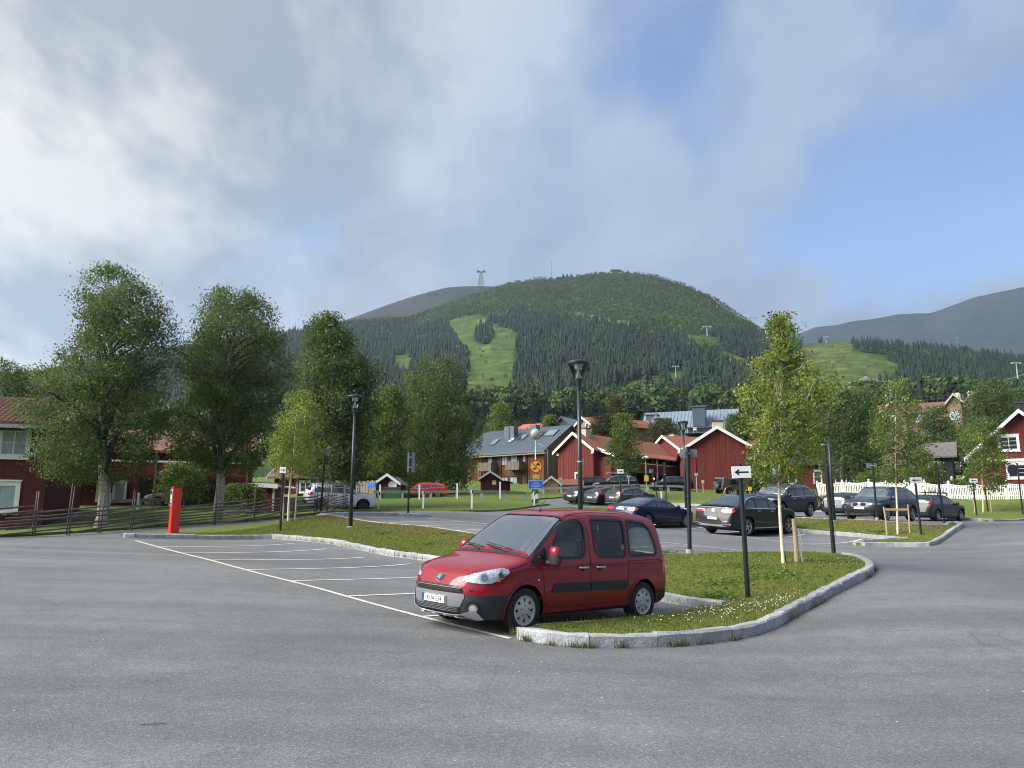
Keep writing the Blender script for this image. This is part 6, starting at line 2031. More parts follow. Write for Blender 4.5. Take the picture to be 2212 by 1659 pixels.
 q = b.bvh.ray_cast(Vector((4,fc[0],fc[1])),Vector((-1,0,0)))[0]
 e1 = Vector((-fogd[1],fogd[0],0)).normalized()
 rg_ = lambda rad,dz=0: [q + e1 * (rad * math.cos(a)) + Vector((0,0,rad * math.sin(a) * .95 + dz)) for a in np.linspace(0,2 * math.pi,18,endpoint=False)]
 b.patch('fog_recess','dark_void',t,rg_(.115),fogd,off=.010,both=True,step=.04)
 b.patch('fog_lamp_rim','chrome',t,rg_(.062),fogd,off=.017,both=True,step=.04)
 b.patch('fog_lamp','lamp_clear',t,rg_(.048),fogd,off=.022,both=True,step=.03)
 hl = [(.10,.455,.668),(.16,.62,.648),(.24,.74,.650),(.34,.82,.668),(.50,.875,.735),(.62,.888,.82),(.605,.875,.866),(.50,.82,.862),(.36,.72,.815),(.22,.58,.755),(.12,.47,.70)]
 P3 = [(X(d * .95 + .01),y,z + .04) for d,y,z in hl]
 hd = (.60,.60,.52)
 b.patch('headlamp_rim','black_plastic',t,[Vector(p) + (Vector(p) - Vector((X(.36),.72,.76))).normalized() * .012 for p in P3],hd,off=.004,both=True,step=.04)
 ho = b.patch('headlamp','lamp_clear',t,P3,hd,off=.010,both=True,step=.04)
 for dd,yy,zz,rad,mt in [(a,b_,c + .04,e,f) for a,b_,c,e,f in ((.30,.70,.735,.072,'chrome'),(.30,.70,.735,.050,'lamp_clear_dark'),(.47,.815,.775,.036,'lamp_clear_dark'),(.48,.82,.825,.026,'lamp_clear_dark'),(.44,.80,.715,.024,'lamp_amber'))]:
  c = b.bvh.find_nearest(Vector((X(dd),yy,zz)))[0]; D = Vector(hd).normalized(); a_ = Vector((0,0,1)).cross(D).normalized(); bb = D.cross(a_)
  b.patch('lamp_reflector',mt,t,[c + a_ * rad * math.cos(a) + bb * rad * math.sin(a) for a in np.linspace(0,6.283,14,endpoint=False)],hd,off=.013 if rad != .050 else .016,both=True,step=.03)
 b.patch('tow_cover','seam',t,[(X(.2) + 0,.60 + dy,.605 + dz) for dy,dz in ((-.035,-.015),(.03,-.018),(.045,.0),(.03,.016),(-.03,.015))],(.9,.4,0),off=.004,both=True,step=.03)
 b.patch('side_repeater','lamp_clear',t,[(X(1.17) + .022 * math.cos(a),W / 2,.745 + .014 * math.sin(a)) for a in np.linspace(0,6.283,12,endpoint=False)],(0,1,0),off=.008,both=True,step=.03)
 def onws(x,y,o=.02):
  h = b.bvh.ray_cast(Vector((x,y,4)),Vector((0,0,-1))); return h[0] + h[1] * o
 for (y0,y1,d1) in ((.45,-.12,1.04),(-.18,-.66,1.10)):
  m = MB(); pts = [onws(X(.95 + (d1 - .95) * k / 8),y0 + (y1 - y0) * k / 8) for k in range(9)]
  m.path(pts,.011,5); p1 = pts[6]; m.path([onws(X(1.01),y0 * .65 + y1 * .35,.012),p1],.007,5)
  q0,q1 = onws(X(1.00),y0 + .06,.018),onws(X(1.07),y1 - .06,.018)
  m.path([onws(X(1.0 + .09 * k / 8),y0 + .05 + (y1 - y0 - .1) * k / 8,.016) for k in range(9)],.008,4)
  m.build('wiper','black_plastic',t)
 m = MB(); p = onws(X(2.05),.0,0); m.lathe([(.03,0),(.026,.02),(.012,.035)],10,M=Matrix.Translation(p)); m.path([p + Vector((0,0,.02)),p + Vector((-.16,0,.24))],[.006,.004],6); m.build('aerial','black_plastic',t)
 plate(t,b,'KUA 534',.452,True,y=.0,off=.035)
 tl = [(-2.12,.80,.95),(-2.05,.87,.95),(-2.02,.87,1.5),(-2.07,.80,1.52)]
 b.patch('tail_lamp','lamp_red',t,[(-2.12,.87,.72),(-1.99,.87,.74),(-1.98,.87,1.02),(-2.08,.87,1.05)],(-.35,.93,0),off=.006,both=True)
 place_car(t,9.28,8.12,math.atan2(-TA[1],-TA[0]) + R(3.8),dz=-.01)
 t.matrix_basis = t.matrix_basis @ Matrix.Diagonal((.955,.96,.95,1))
 return t
def smooth2(pts,it=2):
 return [(p.x,p.y) for p in smooth_line([Vector((a,b_,0)) for a,b_ in pts],it)]
build_van()
# ================================================================ the other vehicles
YB = math.atan2(TA[1],TA[0])          # heading along the bays, away from the camera
YF = YB + math.pi
def seg_lamp(b,t,name,mat,pts,d,off=.007,both=True,step=.06): return b.patch(name,mat,t,pts,d,off=off,both=both,step=step)
def rear_set(b,t,lamps,z_pl=.62,txt=None,glass_bumper=True,band=True,low='black_plastic',lowz=None,wrap=True):
 L,W = b.L,b.W
 for yz in lamps: face_patch(b,t,'tail_lamp','lamp_red',yz,False,True,off=.008)
 if lowz: face_patch(b,t,'rear_bumper',low,[(-W * .40,lowz[0]),(W * .40,lowz[0]),(W * .45,lowz[1]),(-W * .45,lowz[1])],False,False,off=.010)
 plate(t,b,txt,z_pl,False,band=band)
t,b,X = generic_car('coupe_suv','black sloping roof SUV seen from behind with number plate PWO 555 and twin chrome tailpipes','coupe_suv',4.90,2.0,1.73,2.915,.87,.385,'paint_black',
                      rims='double',spokes=5,chrome_line=True,step=.07,glass='car_glass')
W = 2.0
face_patch(b,t,'tail_trim','chrome',[(-.93,1.135),(.93,1.135),(.93,1.165),(-.93,1.165)],False,False,off=.012,step=.05)
for yz in ([(.40,.985),(.60,.955),(.93,.965),(.97,1.0),(.96,1.10),(.80,1.118),(.44,1.105)],):
 face_patch(b,t,'tail_lamp','lamp_red',yz,False,True,off=.010,step=.05)
b.patch('tail_lamp_wrap','lamp_red',t,[(-2.40,1.0,.98),(-2.18,1.0,1.02),(-2.10,1.0,1.07),(-2.18,1.0,1.12),(-2.40,1.0,1.11)],(-.45,.9,0),off=.008,both=True)
face_patch(b,t,'tail_lamp_line','plate_white',[(.46,1.05),(.90,1.045),(.90,1.058),(.46,1.063)],False,True,off=.016,step=.05)
plate(t,b,'PWO 555',.72,False)
face_patch(b,t,'rear_bumper','black_plastic',[(-.86,.34),(.86,.34),(.94,.56),(-.94,.56)],False,False,off=.010)
face_patch(b,t,'diffuser','silver_trim',[(-.88,.47),(-.60,.40),(.60,.40),(.88,.47),(.90,.53),(.60,.50),(.30,.475),(-.30,.475),(-.60,.50),(-.90,.53)],False,False,off=.022,step=.05)
face_patch(b,t,'tailpipe','dark_void',[(.56,.435),(.84,.465),(.83,.50),(.58,.475)],False,True,off=.028,step=.04)
face_patch(b,t,'bumper_reflector','lamp_red',[(.62,.60),(.86,.60),(.86,.625),(.62,.625)],False,True,off=.008,step=.05)
cs = face_patch(b,t,'boot_emblem','chrome',[(.062 * math.cos(a),1.03 + .062 * math.sin(a)) for a in np.linspace(0,6.283,16,endpoint=False)],False,False,off=.018,step=.04)
face_patch(b,t,'emblem_disc','sign_black',[(.050 * math.cos(a),1.03 + .050 * math.sin(a)) for a in np.linspace(0,6.283,16,endpoint=False)],False,False,off=.021,step=.04)
star = []
for k in range(3):
 a = R(90 + 120 * k); star += [(.052 * math.cos(a),1.03 + .052 * math.sin(a)),(.012 * math.cos(a + R(60)),1.03 + .012 * math.sin(a + R(60)))]
face_patch(b,t,'star','chrome',star,False,False,off=.025,step=.04)
M = Matrix(((0,0,-1,-2.44),(-1,0,0,.55),(0,1,0,.93),(0,0,0,1)))
face_patch(b,t,'spoiler_lip','paint_black',[(-.80,1.20),(.80,1.20),(.74,1.245),(-.74,1.245)],False,False,off=.035)
b.line('sill_trim','silver_trim',t,[Vector((b.xw[0] - b.ra,1,.33)),Vector((b.xw[1] + b.ra,1,.33))],(0,1,-.1),.035,.016,both=True)
m = MB(); m.lathe([(.0,-.03),(.03,0),(.0,.03)],10,M=Matrix.Translation((-2.50,0,.42))); m.build('tow_ball','galv',t)
m = MB(); m.prism([(-.55,-.012,1.70),(-.75,-.012,1.68),(-.75,-.012,1.76)],(0,.024,0)); m.build('roof_aerial','paint_black',t)
place_car(t,19.9,29.25,YB - R(2.0))
t,b,X = generic_car('fastback_car','dark blue sloping roof car seen from behind with number plate ALM 575','fastback',4.71,1.85,1.39,2.81,.90,.33,'paint_blue',rims='multi',spokes=10,step=.08)
for yz in ([(.40,.80),(.62,.775),(.86,.775),(.90,.82),(.88,.91),(.70,.925),(.44,.91)],):
 face_patch(b,t,'tail_lamp','lamp_red',yz,False,True,off=.010,step=.05)
b.patch('tail_lamp_wrap','lamp_red',t,[(-2.30,.9,.79),(-2.08,.9,.81),(-2.02,.9,.86),(-2.10,.9,.91),(-2.30,.9,.91)],(-.5,.86,0),off=.008,both=True)
plate(t,b,'ALM 575',.815,False,band=False)
for k in range(4):
 y = -.105 + .07 * k
 b.line('ring_emblem','chrome',t,[Vector((-2.35,y + .045 * math.cos(a),.945 + .045 * math.sin(a))) for a in np.linspace(0,6.283,15)],(-1,0,.5),.010,.008,step=.03)
face_patch(b,t,'rear_bumper','black_plastic',[(-.66,.26),(.66,.26),(.74,.40),(-.74,.40)],False,False,off=.012)
face_patch(b,t,'tailpipe','chrome',[(.46,.285),(.64,.285),(.64,.335),(.46,.335)],False,True,off=.022,step=.04)
place_car(t,24.85,28.75,YB + R(1.0))
t,b,X = generic_car('compact_suv','slate blue compact SUV facing the camera with twin kidney grille and number plate STR 737','suv',4.44,1.82,1.60,2.67,.85,.345,'paint_slate',cladding='black_plastic',rims='double',spokes=5,
                      rails='paint_black',step=.07,glass_front='car_glass_lit')
for sg in (1,-1):
 kd = [(.045 * sg,.71),(.06 * sg,.655),(.12 * sg,.63),(.27 * sg,.635),(.315 * sg,.68),(.325 * sg,.76),(.28 * sg,.80),(.10 * sg,.80),(.055 * sg,.775)]
 cx = sum(p[0] for p in kd) / len(kd); cz = sum(p[1] for p in kd) / len(kd)
 face_patch(b,t,'kidney_rim','silver_trim',[(cx + (y - cx) * 1.06,cz + (z - cz) * 1.07) for y,z in kd],True,False,off=.012,step=.04)
 face_patch(b,t,'kidney_grille','dark_void',kd,True,False,off=.018,step=.04)
 for k in range(5):
  y = (.09 + .045 * k) * sg
  b.line('grille_bar','black_plastic',t,[Vector((2.2,y,.65)),Vector((2.2,y,.79))],(1,0,0),.008,.022)
seg_lamp(b,t,'headlamp','lamp_clear_dark',[(X(.02 + .0) - .0,.40,.70),(X(.05),.60,.685),(X(.07),.78,.70),(X(.115),.88,.75),(X(.12),.88,.80),(X(.07),.78,.80),(X(.035),.58,.785),(X(.02),.40,.775)],(.72,.52,.2),off=.010)
seg_lamp(b,t,'headlamp_lens','lamp_clear',[(X(.06) ,.66 + .05 * math.cos(a),.745 + .04 * math.sin(a)) for a in np.linspace(0,6.283,12,endpoint=False)],(.72,.52,.2),off=.016)
face_patch(b,t,'lower_grille','dark_void',[(-.50,.34),(.50,.34),(.56,.45),(.48,.505),(-.48,.505),(-.56,.45)],True,False,off=.012)
b.line('bumper_shadow_line','black_plastic',t,[Vector((2.2,y,.555 - .0 * abs(y) - .11 * max(0,abs(y) - .55))) for y in np.linspace(-.84,.84,20)],(1,0,0),.035,.010)
for sg in (1,-1): face_patch(b,t,'corner_intake','dark_void',[(.60 * sg,.37),(.80 * sg,.42),(.80 * sg,.50),(.66 * sg,.50)],True,False,off=.010,d=(.85,.5 * sg,0))
seg_lamp(b,t,'fog_lamp','lamp_clear',[(X(.04),.70 + .045 * math.cos(a),.575 + .04 * math.sin(a)) for a in np.linspace(0,6.283,12,endpoint=False)],(.8,.5,0),off=.012)
face_patch(b,t,'bonnet_emblem','chrome',[(.042 * math.cos(a),.885 + .042 * math.sin(a)) for a in np.linspace(0,6.283,14,endpoint=False)],True,False,off=.008,d=(.5,0,.86),step=.03)
face_patch(b,t,'skid_plate','silver_trim',[(-.46,.245),(.46,.245),(.52,.325),(-.52,.325)],True,False,off=.014)
plate(t,b,'STR 737',.56,True,off=.03)
place_car(t,17.65,36.75,YF + R(1.0))
t,b,X = generic_car('black_suv','black SUV with chrome roof rails facing the camera, bicycles on its tail','suv',4.66,1.89,1.66,2.82,.88,.365,'paint_navy',rims='alloy',spokes=5,chrome_line=True,rails='chrome',step=.08,glass_front='car_glass_lit')
face_patch(b,t,'grille','dark_void',[(-.44,.50),(-.34,.38),(.34,.38),(.44,.50),(.48,.78),(.40,.84),(-.40,.84),(-.48,.78)],True,False,off=.012)
for z in (.52,.60,.68,.76): b.line('grille_bar','chrome',t,[Vector((2.3,-.42,z)),Vector((2.3,.42,z))],(1,0,0),.010,.020)
seg_lamp(b,t,'headlamp','lamp_clear',[(X(.03),.52,.80),(X(.055),.70,.785),(X(.10),.90,.83),(X(.11),.91,.88),(X(.06),.74,.885),(X(.035),.52,.865)],(.75,.5,.25),off=.010)
plate(t,b,'ORE 118' if False else None,.52,True)
place_car(t,22.85,36.6,YF + R(2.0))
def bicycle(name,label,M,frame_mat,rad=.35):
 t = thing(name,label,'bicycle',M=M)
 def wh(x):
  o = bpy.data.objects.new('wheel',None); col.objects.link(o); o.parent = t; o.location = (x,0,rad)
  m = MB(); ring = [Vector((math.cos(a) * rad,0,math.sin(a) * rad)) for a in np.linspace(0,6.283,29)]; m.path(ring,.028,6,caps=False); m.build('tyre','tyre',o,smooth=True)
  m = MB(); ring = [Vector((math.cos(a) * (rad - .04),0,math.sin(a) * (rad - .04))) for a in np.linspace(0,6.283,29)]; m.path(ring,.012,4,caps=False)
  for k in range(12): m.tube((0,0,0),(math.cos(k * math.pi / 6) * (rad - .04),0,math.sin(k * math.pi / 6) * (rad - .04)),.003,None,3)
  m.build('rim','alloy_dark',o)
 wh(-.56); wh(.56)
 m = MB()
 bb = (-.10,0,.33); st_ = (-.22,0,.82); hd_ = (.33,0,.86); hb = (.38,0,.74); rx = (-.56,0,rad); fx = (.56,0,rad)
 for a,c,r_ in ((bb,st_,.02),(bb,hb,.026),(st_,hd_,.02),(hd_,hb,.026),(rx,bb,.013),(rx,st_,.012)): m.tube(a,c,r_,None,7)
 m.build('frame',frame_mat,t,smooth=True)
 m = MB(); m.tube(hb,fx,.018,None,7); m.build('fork','black_metal',t)
 m = MB(); m.tube(hd_,(.30,0,.98),.014,None,6); m.tube((.30,-.34,1.0),(.30,.34,1.0),.012,None,6); m.build('handlebar','black_metal',t)
 m = MB(); m.tube(st_,(-.25,0,.95),.013,None,6); m.box(-.37,-.13,-.06,.06,.95,.99); m.build('saddle','black_plastic',t)
 return t
base = t.matrix_basis
for k,(mt,lb) in enumerate((('orange_paint','orange mountain bicycle hung on the tail of the black SUV'),('black_metal','dark mountain bicycle hung outermost on the tail rack of the black SUV'))):
 Mb = base @ Matrix.Translation((-2.52 - .20 * k,0.0,.42 - .03 * k)) @ Euler((0,0,R(90 if k == 0 else -90))).to_matrix().to_4x4() @ Euler((0,R(3 - 8 * k),0)).to_matrix().to_4x4()
 bicycle('bicycle',lb,Mb,mt)
m = MB(); m.tube((0,0,0),(-.55,0,0),.03,None,6); m.tube((-.2,-.5,0),(-.2,.5,0),.02,None,6); m.tube((-.42,-.5,0),(-.42,.5,0),.02,None,6); m.tube((-.05,0,0),(-.05,0,.75),.025,None,6)
o = m.build('bicycle_rack','black_metal',None,M=base @ Matrix.Translation((-2.30,0,.46))); tag(o,'tow bar bicycle rack on the tail of the black SUV','bicycle rack')
def estate_rear(name,label,paint,s_,t_,yaw,kind='wagon',L=4.76,W=1.86,H=1.45,r=.335,lamp='tall',rims='alloy',rails=None,clad=None,bars=False,txt=None,group=None,lowmat=None,chrome=False,glass='car_glass',wb=2.80,bike_racks=0):
 t,b,X = generic_car(name,label,kind,L,W,H,wb,.93,r,paint,cladding=clad,rims=rims,spokes=5,rails=rails,step=.10,group=group,chrome_line=chrome,glass=glass)
 zb = H * .65
 if lamp == 'tall':
  b.patch('tail_lamp','lamp_red',t,[(-L / 2 + .10,.80,zb - .26),(-L / 2 + .02,.90,zb - .24),(-L / 2 + .20,.93,zb + .02),(-L / 2 + .42,.93,zb + .36),(-L / 2 + .32,.86,zb + .36),(-L / 2 + .14,.80,zb + .02)],(-.75,.62,.1),off=.010,both=True)
 elif lamp == 'ell':
  face_patch(b,t,'tail_lamp','lamp_red',[(.48,zb - .12),(.86,zb - .16),(.92,zb + .0),(.84,zb + .22),(.72,zb + .22),(.70,zb - .03),(.48,zb - .05)],False,True,off=.010)
 else:
  face_patch(b,t,'tail_lamp','lamp_red',[(.62,zb - .18),(.86,zb - .18),(.88,zb + .02),(.64,zb + .02)],False,True,off=.010)
 plate(t,b,txt,zb - .22,False,band=False)
 face_patch(b,t,'rear_bumper',lowmat or 'black_plastic',[(-W * .42,.30),(W * .42,.30),(W * .46,.50),(-W * .46,.50)],False,False,off=.014)
 if chrome: face_patch(b,t,'bumper_trim','silver_trim',[(-W * .38,.34),(W * .38,.34),(W * .38,.38),(-W * .38,.38)],False,False,off=.022)
 if bars:
  m = MB()
  for x in (.35,-.75):
   m.box(x - .03,x + .03,-.66,.66,H + .06,H + .10)
   for y in (-.62,.62): m.box(x - .04,x + .04,y - .03,y + .03,H - .06,H + .08)
  m.build('roof_bars','black_metal',t)
  for k in range(bike_racks):
   y = -.45 + .3 * k
   m = MB(); m.box(-1.0,.6,y - .05,y + .05,H + .10,H + .13)
   m.prism([(-.72,y - .03,H + .13),(-.60,y - .03,H + .13),(-.68,y - .03,H + .30)],(0,.06,0)); m.prism([(.25,y - .03,H + .13),(.40,y - .03,H + .13),(.30,y - .03,H + .27)],(0,.06,0))
   o = m.build('roof_rack_tray','black_metal',t)
 place_car(t,s_,t_,yaw)
 return t,b
estate_rear('estate_car','dark green estate car with roof bars and tall red tail lamps beside the road','paint_green',20.1,48.3,YB - R(3),H=1.50,L=4.73,W=1.83,r=.33,lamp='tall',bars=True,bike_racks=3,clad='black_plastic',txt=None)
estate_rear('estate_car','dark estate car with silver tailgate band left of the slate blue SUV','paint_darkslate',25.3,48.5,YB,H=1.47,L=4.6,W=1.78,r=.32,lamp='square',wb=2.68)
estate_rear('estate_car','black estate car, leftmost of the three parked tail out','paint_black',49.0,48.4,YB,lamp='ell',group='estate cars parked tail out in the upper row',H=1.44)
estate_rear('estate_car','grey blue estate car, middle of the three parked tail out','paint_darkslate',46.6,48.5,YB,lamp='tall',group='estate cars parked tail out in the upper row',H=1.47,chrome=True,glass='car_glass')
estate_rear('estate_car','brownish estate car with light skid bar, right of the three parked tail out','paint_brown',44.0,48.4,YB,lamp='tall',group='estate cars parked tail out in the upper row',H=1.54,chrome=True,rails='silver_trim',bars=True,bike_racks=2,clad='black_plastic')
def xyc(u,Y):
 d = ray(u,1075); return (d[0] * Y,Y)
t,b,X = generic_car('black_suv','black SUV with a grey roof box behind the parked estate cars','suv',4.95,1.96,1.76,2.98,.87,.38,'paint_black',rims='double',chrome_line=True,rails='silver_trim',glass_front='car_glass_lit')
face_patch(b,t,'grille','silver_trim',[(-.42,.56),(.42,.56),(.45,.84),(-.45,.84)],True,False,off=.012)
seg_lamp(b,t,'headlamp','lamp_clear',[(X(.03),.56,.84),(X(.06),.74,.82),(X(.10),.92,.86),(X(.11),.92,.92),(X(.05),.74,.92),(X(.035),.56,.91)],(.75,.5,.25),off=.010)
place_car(t,0,0,R(187),xyz=xyc(1330,84))
rb = t.matrix_basis
m = MB(); pts = [(-1.0,0),(-.95,.16),(-.6,.24),(.6,.22),(1.05,.12),(1.15,.02),(1.0,-.06),(-.9,-.06)]
m.prism([(a,-.40,z) for a,z in pts],(0,.80,0))
o = m.build('roof_box','grey_plastic',None,bevel=.05,M=rb @ Matrix.Translation((-.15,0,1.90))); tag(o,'long grey roof box on top of the black SUV','roof box')
t,b,X = generic_car('dark_suv','dark blue SUV half hidden behind the tall lamp post','suv',4.69,1.90,1.66,2.86,.87,.37,'paint_navy',chrome_line=False,glass_front='car_glass_lit')
face_patch(b,t,'grille','silver_trim',[(-.40,.54),(.40,.54),(.42,.80),(-.42,.80)],True,False,off=.012)
seg_lamp(b,t,'headlamp','lamp_clear',[(X(.03),.56,.80),(X(.06),.74,.78),(X(.10),.90,.82),(X(.11),.90,.88),(X(.05),.74,.88),(X(.035),.56,.87)],(.75,.5,.25),off=.010)
place_car(t,0,0,R(187),xyz=xyc(1266,86.5))
t,b,X = generic_car('dark_suv','black SUV with bright headlamps beside the right red barn','suv',4.7,1.81,1.68,2.67,.9,.35,'paint_black',chrome_line=False,glass_front='car_glass_lit')
seg_lamp(b,t,'headlamp','lamp_clear',[(X(.02),.48,.80),(X(.06),.74,.78),(X(.10),.88,.82),(X(.11),.88,.88),(X(.05),.74,.88),(X(.03),.48,.85)],(.75,.5,.25),off=.010)
face_patch(b,t,'grille_trim','chrome',[(-.45,.70),(.45,.70),(.70,.58),(.74,.62),(.50,.76),(-.50,.76),(-.74,.62),(-.70,.58)],True,False,off=.012)
place_car(t,0,0,R(187),xyz=xyc(1450,84))
t,b,X = generic_car('red_estate','bright red estate car parked side on behind the wooden rail','wagon',4.70,1.82,1.43,2.80,.9,.33,'paint_bright_red',rims='double',chrome_line=True,glass='car_glass')
seg_lamp(b,t,'headlamp','lamp_clear',[(X(.02),.50,.64),(X(.06),.72,.62),(X(.10),.88,.66),(X(.11),.88,.71),(X(.05),.74,.71),(X(.03),.50,.69)],(.75,.5,.25),off=.010)
face_patch(b,t,'grille','dark_void',[(-.36,.30),(.36,.30),(.42,.66),(-.42,.66)],True,False,off=.012)
plate(t,b,None,.42,True,band=False)
place_car(t,0,0,R(187),xyz=xyc(912,70.0))
t,b,X = generic_car('white_suv','white SUV with roof bars behind the round pole fence','suv',4.53,1.84,1.69,2.69,.92,.345,'paint_white',cladding='black_plastic',rims='alloy',rim_mat='alloy_dark',rails='black_metal')
b.patch('tail_lamp','lamp_red',t,[(-2.2,.70,.92),(-2.1,.90,.94),(-1.9,.92,1.0),(-1.85,.92,1.08),(-2.05,.90,1.12),(-2.2,.70,1.06)],(-.7,.7,0),off=.010,both=True)
plate(t,b,None,.86,False,band=False)
face_patch(b,t,'rear_bumper','black_plastic',[(-.75,.36),(.75,.36),(.80,.60),(-.80,.60)],False,False,off=.014)
m = MB()
for x in (.3,-.7): m.box(x - .04,x + .04,-.62,.62,1.74,1.78)
m.build('roof_bars','silver_trim',t)
place_car(t,0,0,R(24),xyz=xyc(733,50.3))
for (u,Y,yaw,pm,lb) in ((392,49.5,205,'paint_silver','silver car half hidden by leaves right of the ticket machine'),(352,54.0,185,'paint_white','white car behind the leaves left of the ticket machine'),
       (545,56.0,160,'paint_darkslate','dark car in the shade behind the small red shed')):
 t,b,X = generic_car('parked_car',lb,'wagon',4.5,1.78,1.44,2.65,.9,.32,pm,step=.14)
 place_car(t,0,0,R(yaw),xyz=xyc(u,Y))
def build_jeep():
 t = thing('off_roader','boxy taupe off-roader with a spare wheel on its tail before the red barn','car')
 pm = 'paint_taupe'
 m = MB(); m.prism([(-2.0,-.78,.62),(-2.0,-.78,1.12),(1.75,-.78,1.08),(1.80,-.78,.62)],(0,1.56,0)); m.build('body',pm,t,bevel=.05)
 m = MB(); m.prism([(-1.98,-.74,1.13),(-1.92,-.74,1.80),(.25,-.74,1.80),(.55,-.74,1.13)],(0,1.48,0)); m.build('hard_top',pm,t,bevel=.06)
 m = MB(); m.box(.6,1.72,-.60,.60,1.09,1.17); m.build('bonnet',pm,t,bevel=.04)
 for sg in (1,-1):
  for (x0,x1) in ((-.35,.28),(-1.05,-.42)):
   m = MB(); y = sg * .745; m.box(x0,x1,min(y,y + sg * .012),max(y,y + sg * .012),1.2,1.66); m.build('side_window','car_glass',t,bevel=.02)
  m = MB(); y = sg * .745; m.box(-1.85,-1.15,min(y,y + sg * .012),max(y,y + sg * .012),1.22,1.64); m.build('rear_side_window','paint_taupe',t,bevel=.02)
  for xw in (1.35,-1.25):
   wheel(t,xw,sg * .80,.40,'alloy',5,'alloy',side=sg,rim_r=.23)
   m = MB(); m.path([(xw + .62 * math.cos(R(a)) * .92,sg * .84,.42 + .50 * math.sin(R(a))) for a in (5,35,60,90,120,145,175)],.07,6); m.build('mudguard',pm,t)
 m = MB(); m.box(-2.02,-1.995,-.60,.60,1.2,1.68); m.build('rear_window','car_glass',t)
 w = wheel(t,0,0,.39,'alloy',5,'alloy',side=1,rim_r=.22); w.name = 'spare_wheel'; w.matrix_basis = Matrix.Translation((-2.18,-.12,1.0)) @ Euler((0,0,R(90))).to_matrix().to_4x4()
 for sg in (1,-1):
  m = MB(); m.box(-2.06,-2.0,sg * .70 - .06,sg * .70 + .06,.85,1.05); m.build('tail_lamp','lamp_red',t)
 m = MB(); m.box(-2.15,-2.02,-.75,.75,.55,.72); m.build('rear_bumper','black_plastic',t,bevel=.02)
 m = MB(); m.prism([(.56,-.70,1.15),(.30,-.70,1.76),(.33,-.70,1.76),(.60,-.70,1.15)],(0,1.40,0)); m.build('windscreen','car_glass',t)
 x,y = xyc(1586,79)
 place_car(t,0,0,R(22),xyz=(x,y),dz=.05)
build_jeep()
# ================================================================ buildings
def window(parent,M,w,h,cols=2,rows=2,frame='white_paint',glass='glass_window',fw=.11,casing=True,curtain=None,name='window'):
 """M maps local x (along the wall), y (out of the wall), z up to the building frame; origin at the middle of the window"""
 m = MB()
 if casing:
  m.box(-w / 2 - fw,-w / 2,0,.05,-h / 2 - fw,h / 2 + fw,M); m.box(w / 2,w / 2 + fw,0,.05,-h / 2 - fw,h / 2 + fw,M)
  m.box(-w / 2,w / 2,0,.05,-h / 2 - fw,-h / 2,M); m.box(-w / 2,w / 2,0,.05,h / 2,h / 2 + fw,M)
  m.box(-w / 2 - fw * 1.3,w / 2 + fw * 1.3,.052,.09,h / 2 + fw,h / 2 + fw * 1.5,M); m.box(-w / 2 - fw * 1.2,w / 2 + fw * 1.2,.052,.09,-h / 2 - fw * 1.3,-h / 2 - fw * .9,M)
 f = m.build(name,frame,parent)
 b = min(.05,w * .06)
 s = MB()
 s.box(-w / 2 + .002,-w / 2 + b,.012,.040,-h / 2 + .002,h / 2 - .002,M); s.box(w / 2 - b,w / 2 - .002,.012,.040,-h / 2 + .002,h / 2 - .002,M)
 s.box(-w / 2 + b,w / 2 - b,.012,.040,-h / 2 + .002,-h / 2 + b,M); s.box(-w / 2 + b,w / 2 - b,.012,.040,h / 2 - b,h / 2 - .002,M)
 for i in range(1,cols): x = -w / 2 + w * i / cols; s.box(x - .028,x + .028,.012,.037,-h / 2 + b,h / 2 - b,M)
 for j in range(1,rows): z = -h / 2 + h * j / rows; s.box(-w / 2 + b,w / 2 - b,.013,.034,z - .016,z + .016,M)
 s.build('sash',frame,f)
 for i in range(cols):
  for j in range(rows):
   x0 = -w / 2 + w * i / cols + .029; x1 = -w / 2 + w * (i + 1) / cols - .029; z0 = -h / 2 + h * j / rows + .017; z1 = -h / 2 + h * (j + 1) / rows - .017
   g = MB(); g.box(x0,x1,.006,.018,z0,z1,M); g.build('pane',glass,f)
 return f
FRONT = lambda x,z,y=0.0: Matrix(((1,0,0,x),(0,-1,0,y),(0,0,1,z),(0,0,0,1)))      # wall facing -y
LEFTW = lambda y,z,x=0.0: Matrix(((0,-1,0,x),(-1,0,0,y),(0,0,1,z),(0,0,0,1)))     # wall facing -x
RIGHTW = lambda y,z,x=0.0: Matrix(((0,1,0,x),(1,0,0,y),(0,0,1,z),(0,0,0,1)))     # wall facing +x
def house_frame(name,label,A,Bp,cat='house',group=None):
 """A and B: ground points (left, right) of the front wall; local x runs A to B, y into the building"""
 d = Vector(Bp) - Vector(A); d.z = 0
 t = thing(name,label,cat,A,math.atan2(d.y,d.x),group)
 return t,d.length
def battens(parent,x0,x1,z0,z1,pitch,M,mat,topf=None,w=.045,name='wall_batten'):
 """upright cover strips on a board wall, one mesh of many"""
 m = MB(); n = int((x1 - x0) / pitch)
 for k in range(n + 1):
  x = x0 + (x1 - x0) * k / max(1,n); zt = z1 if topf is None else topf(x)
  if zt > z0 + .1: m.box(x - w / 2,x + w / 2,0.0,.022,z0,zt - .02,M)
 o = m.build(name,mat,parent); o['kind'] = 'stuff'
 return o
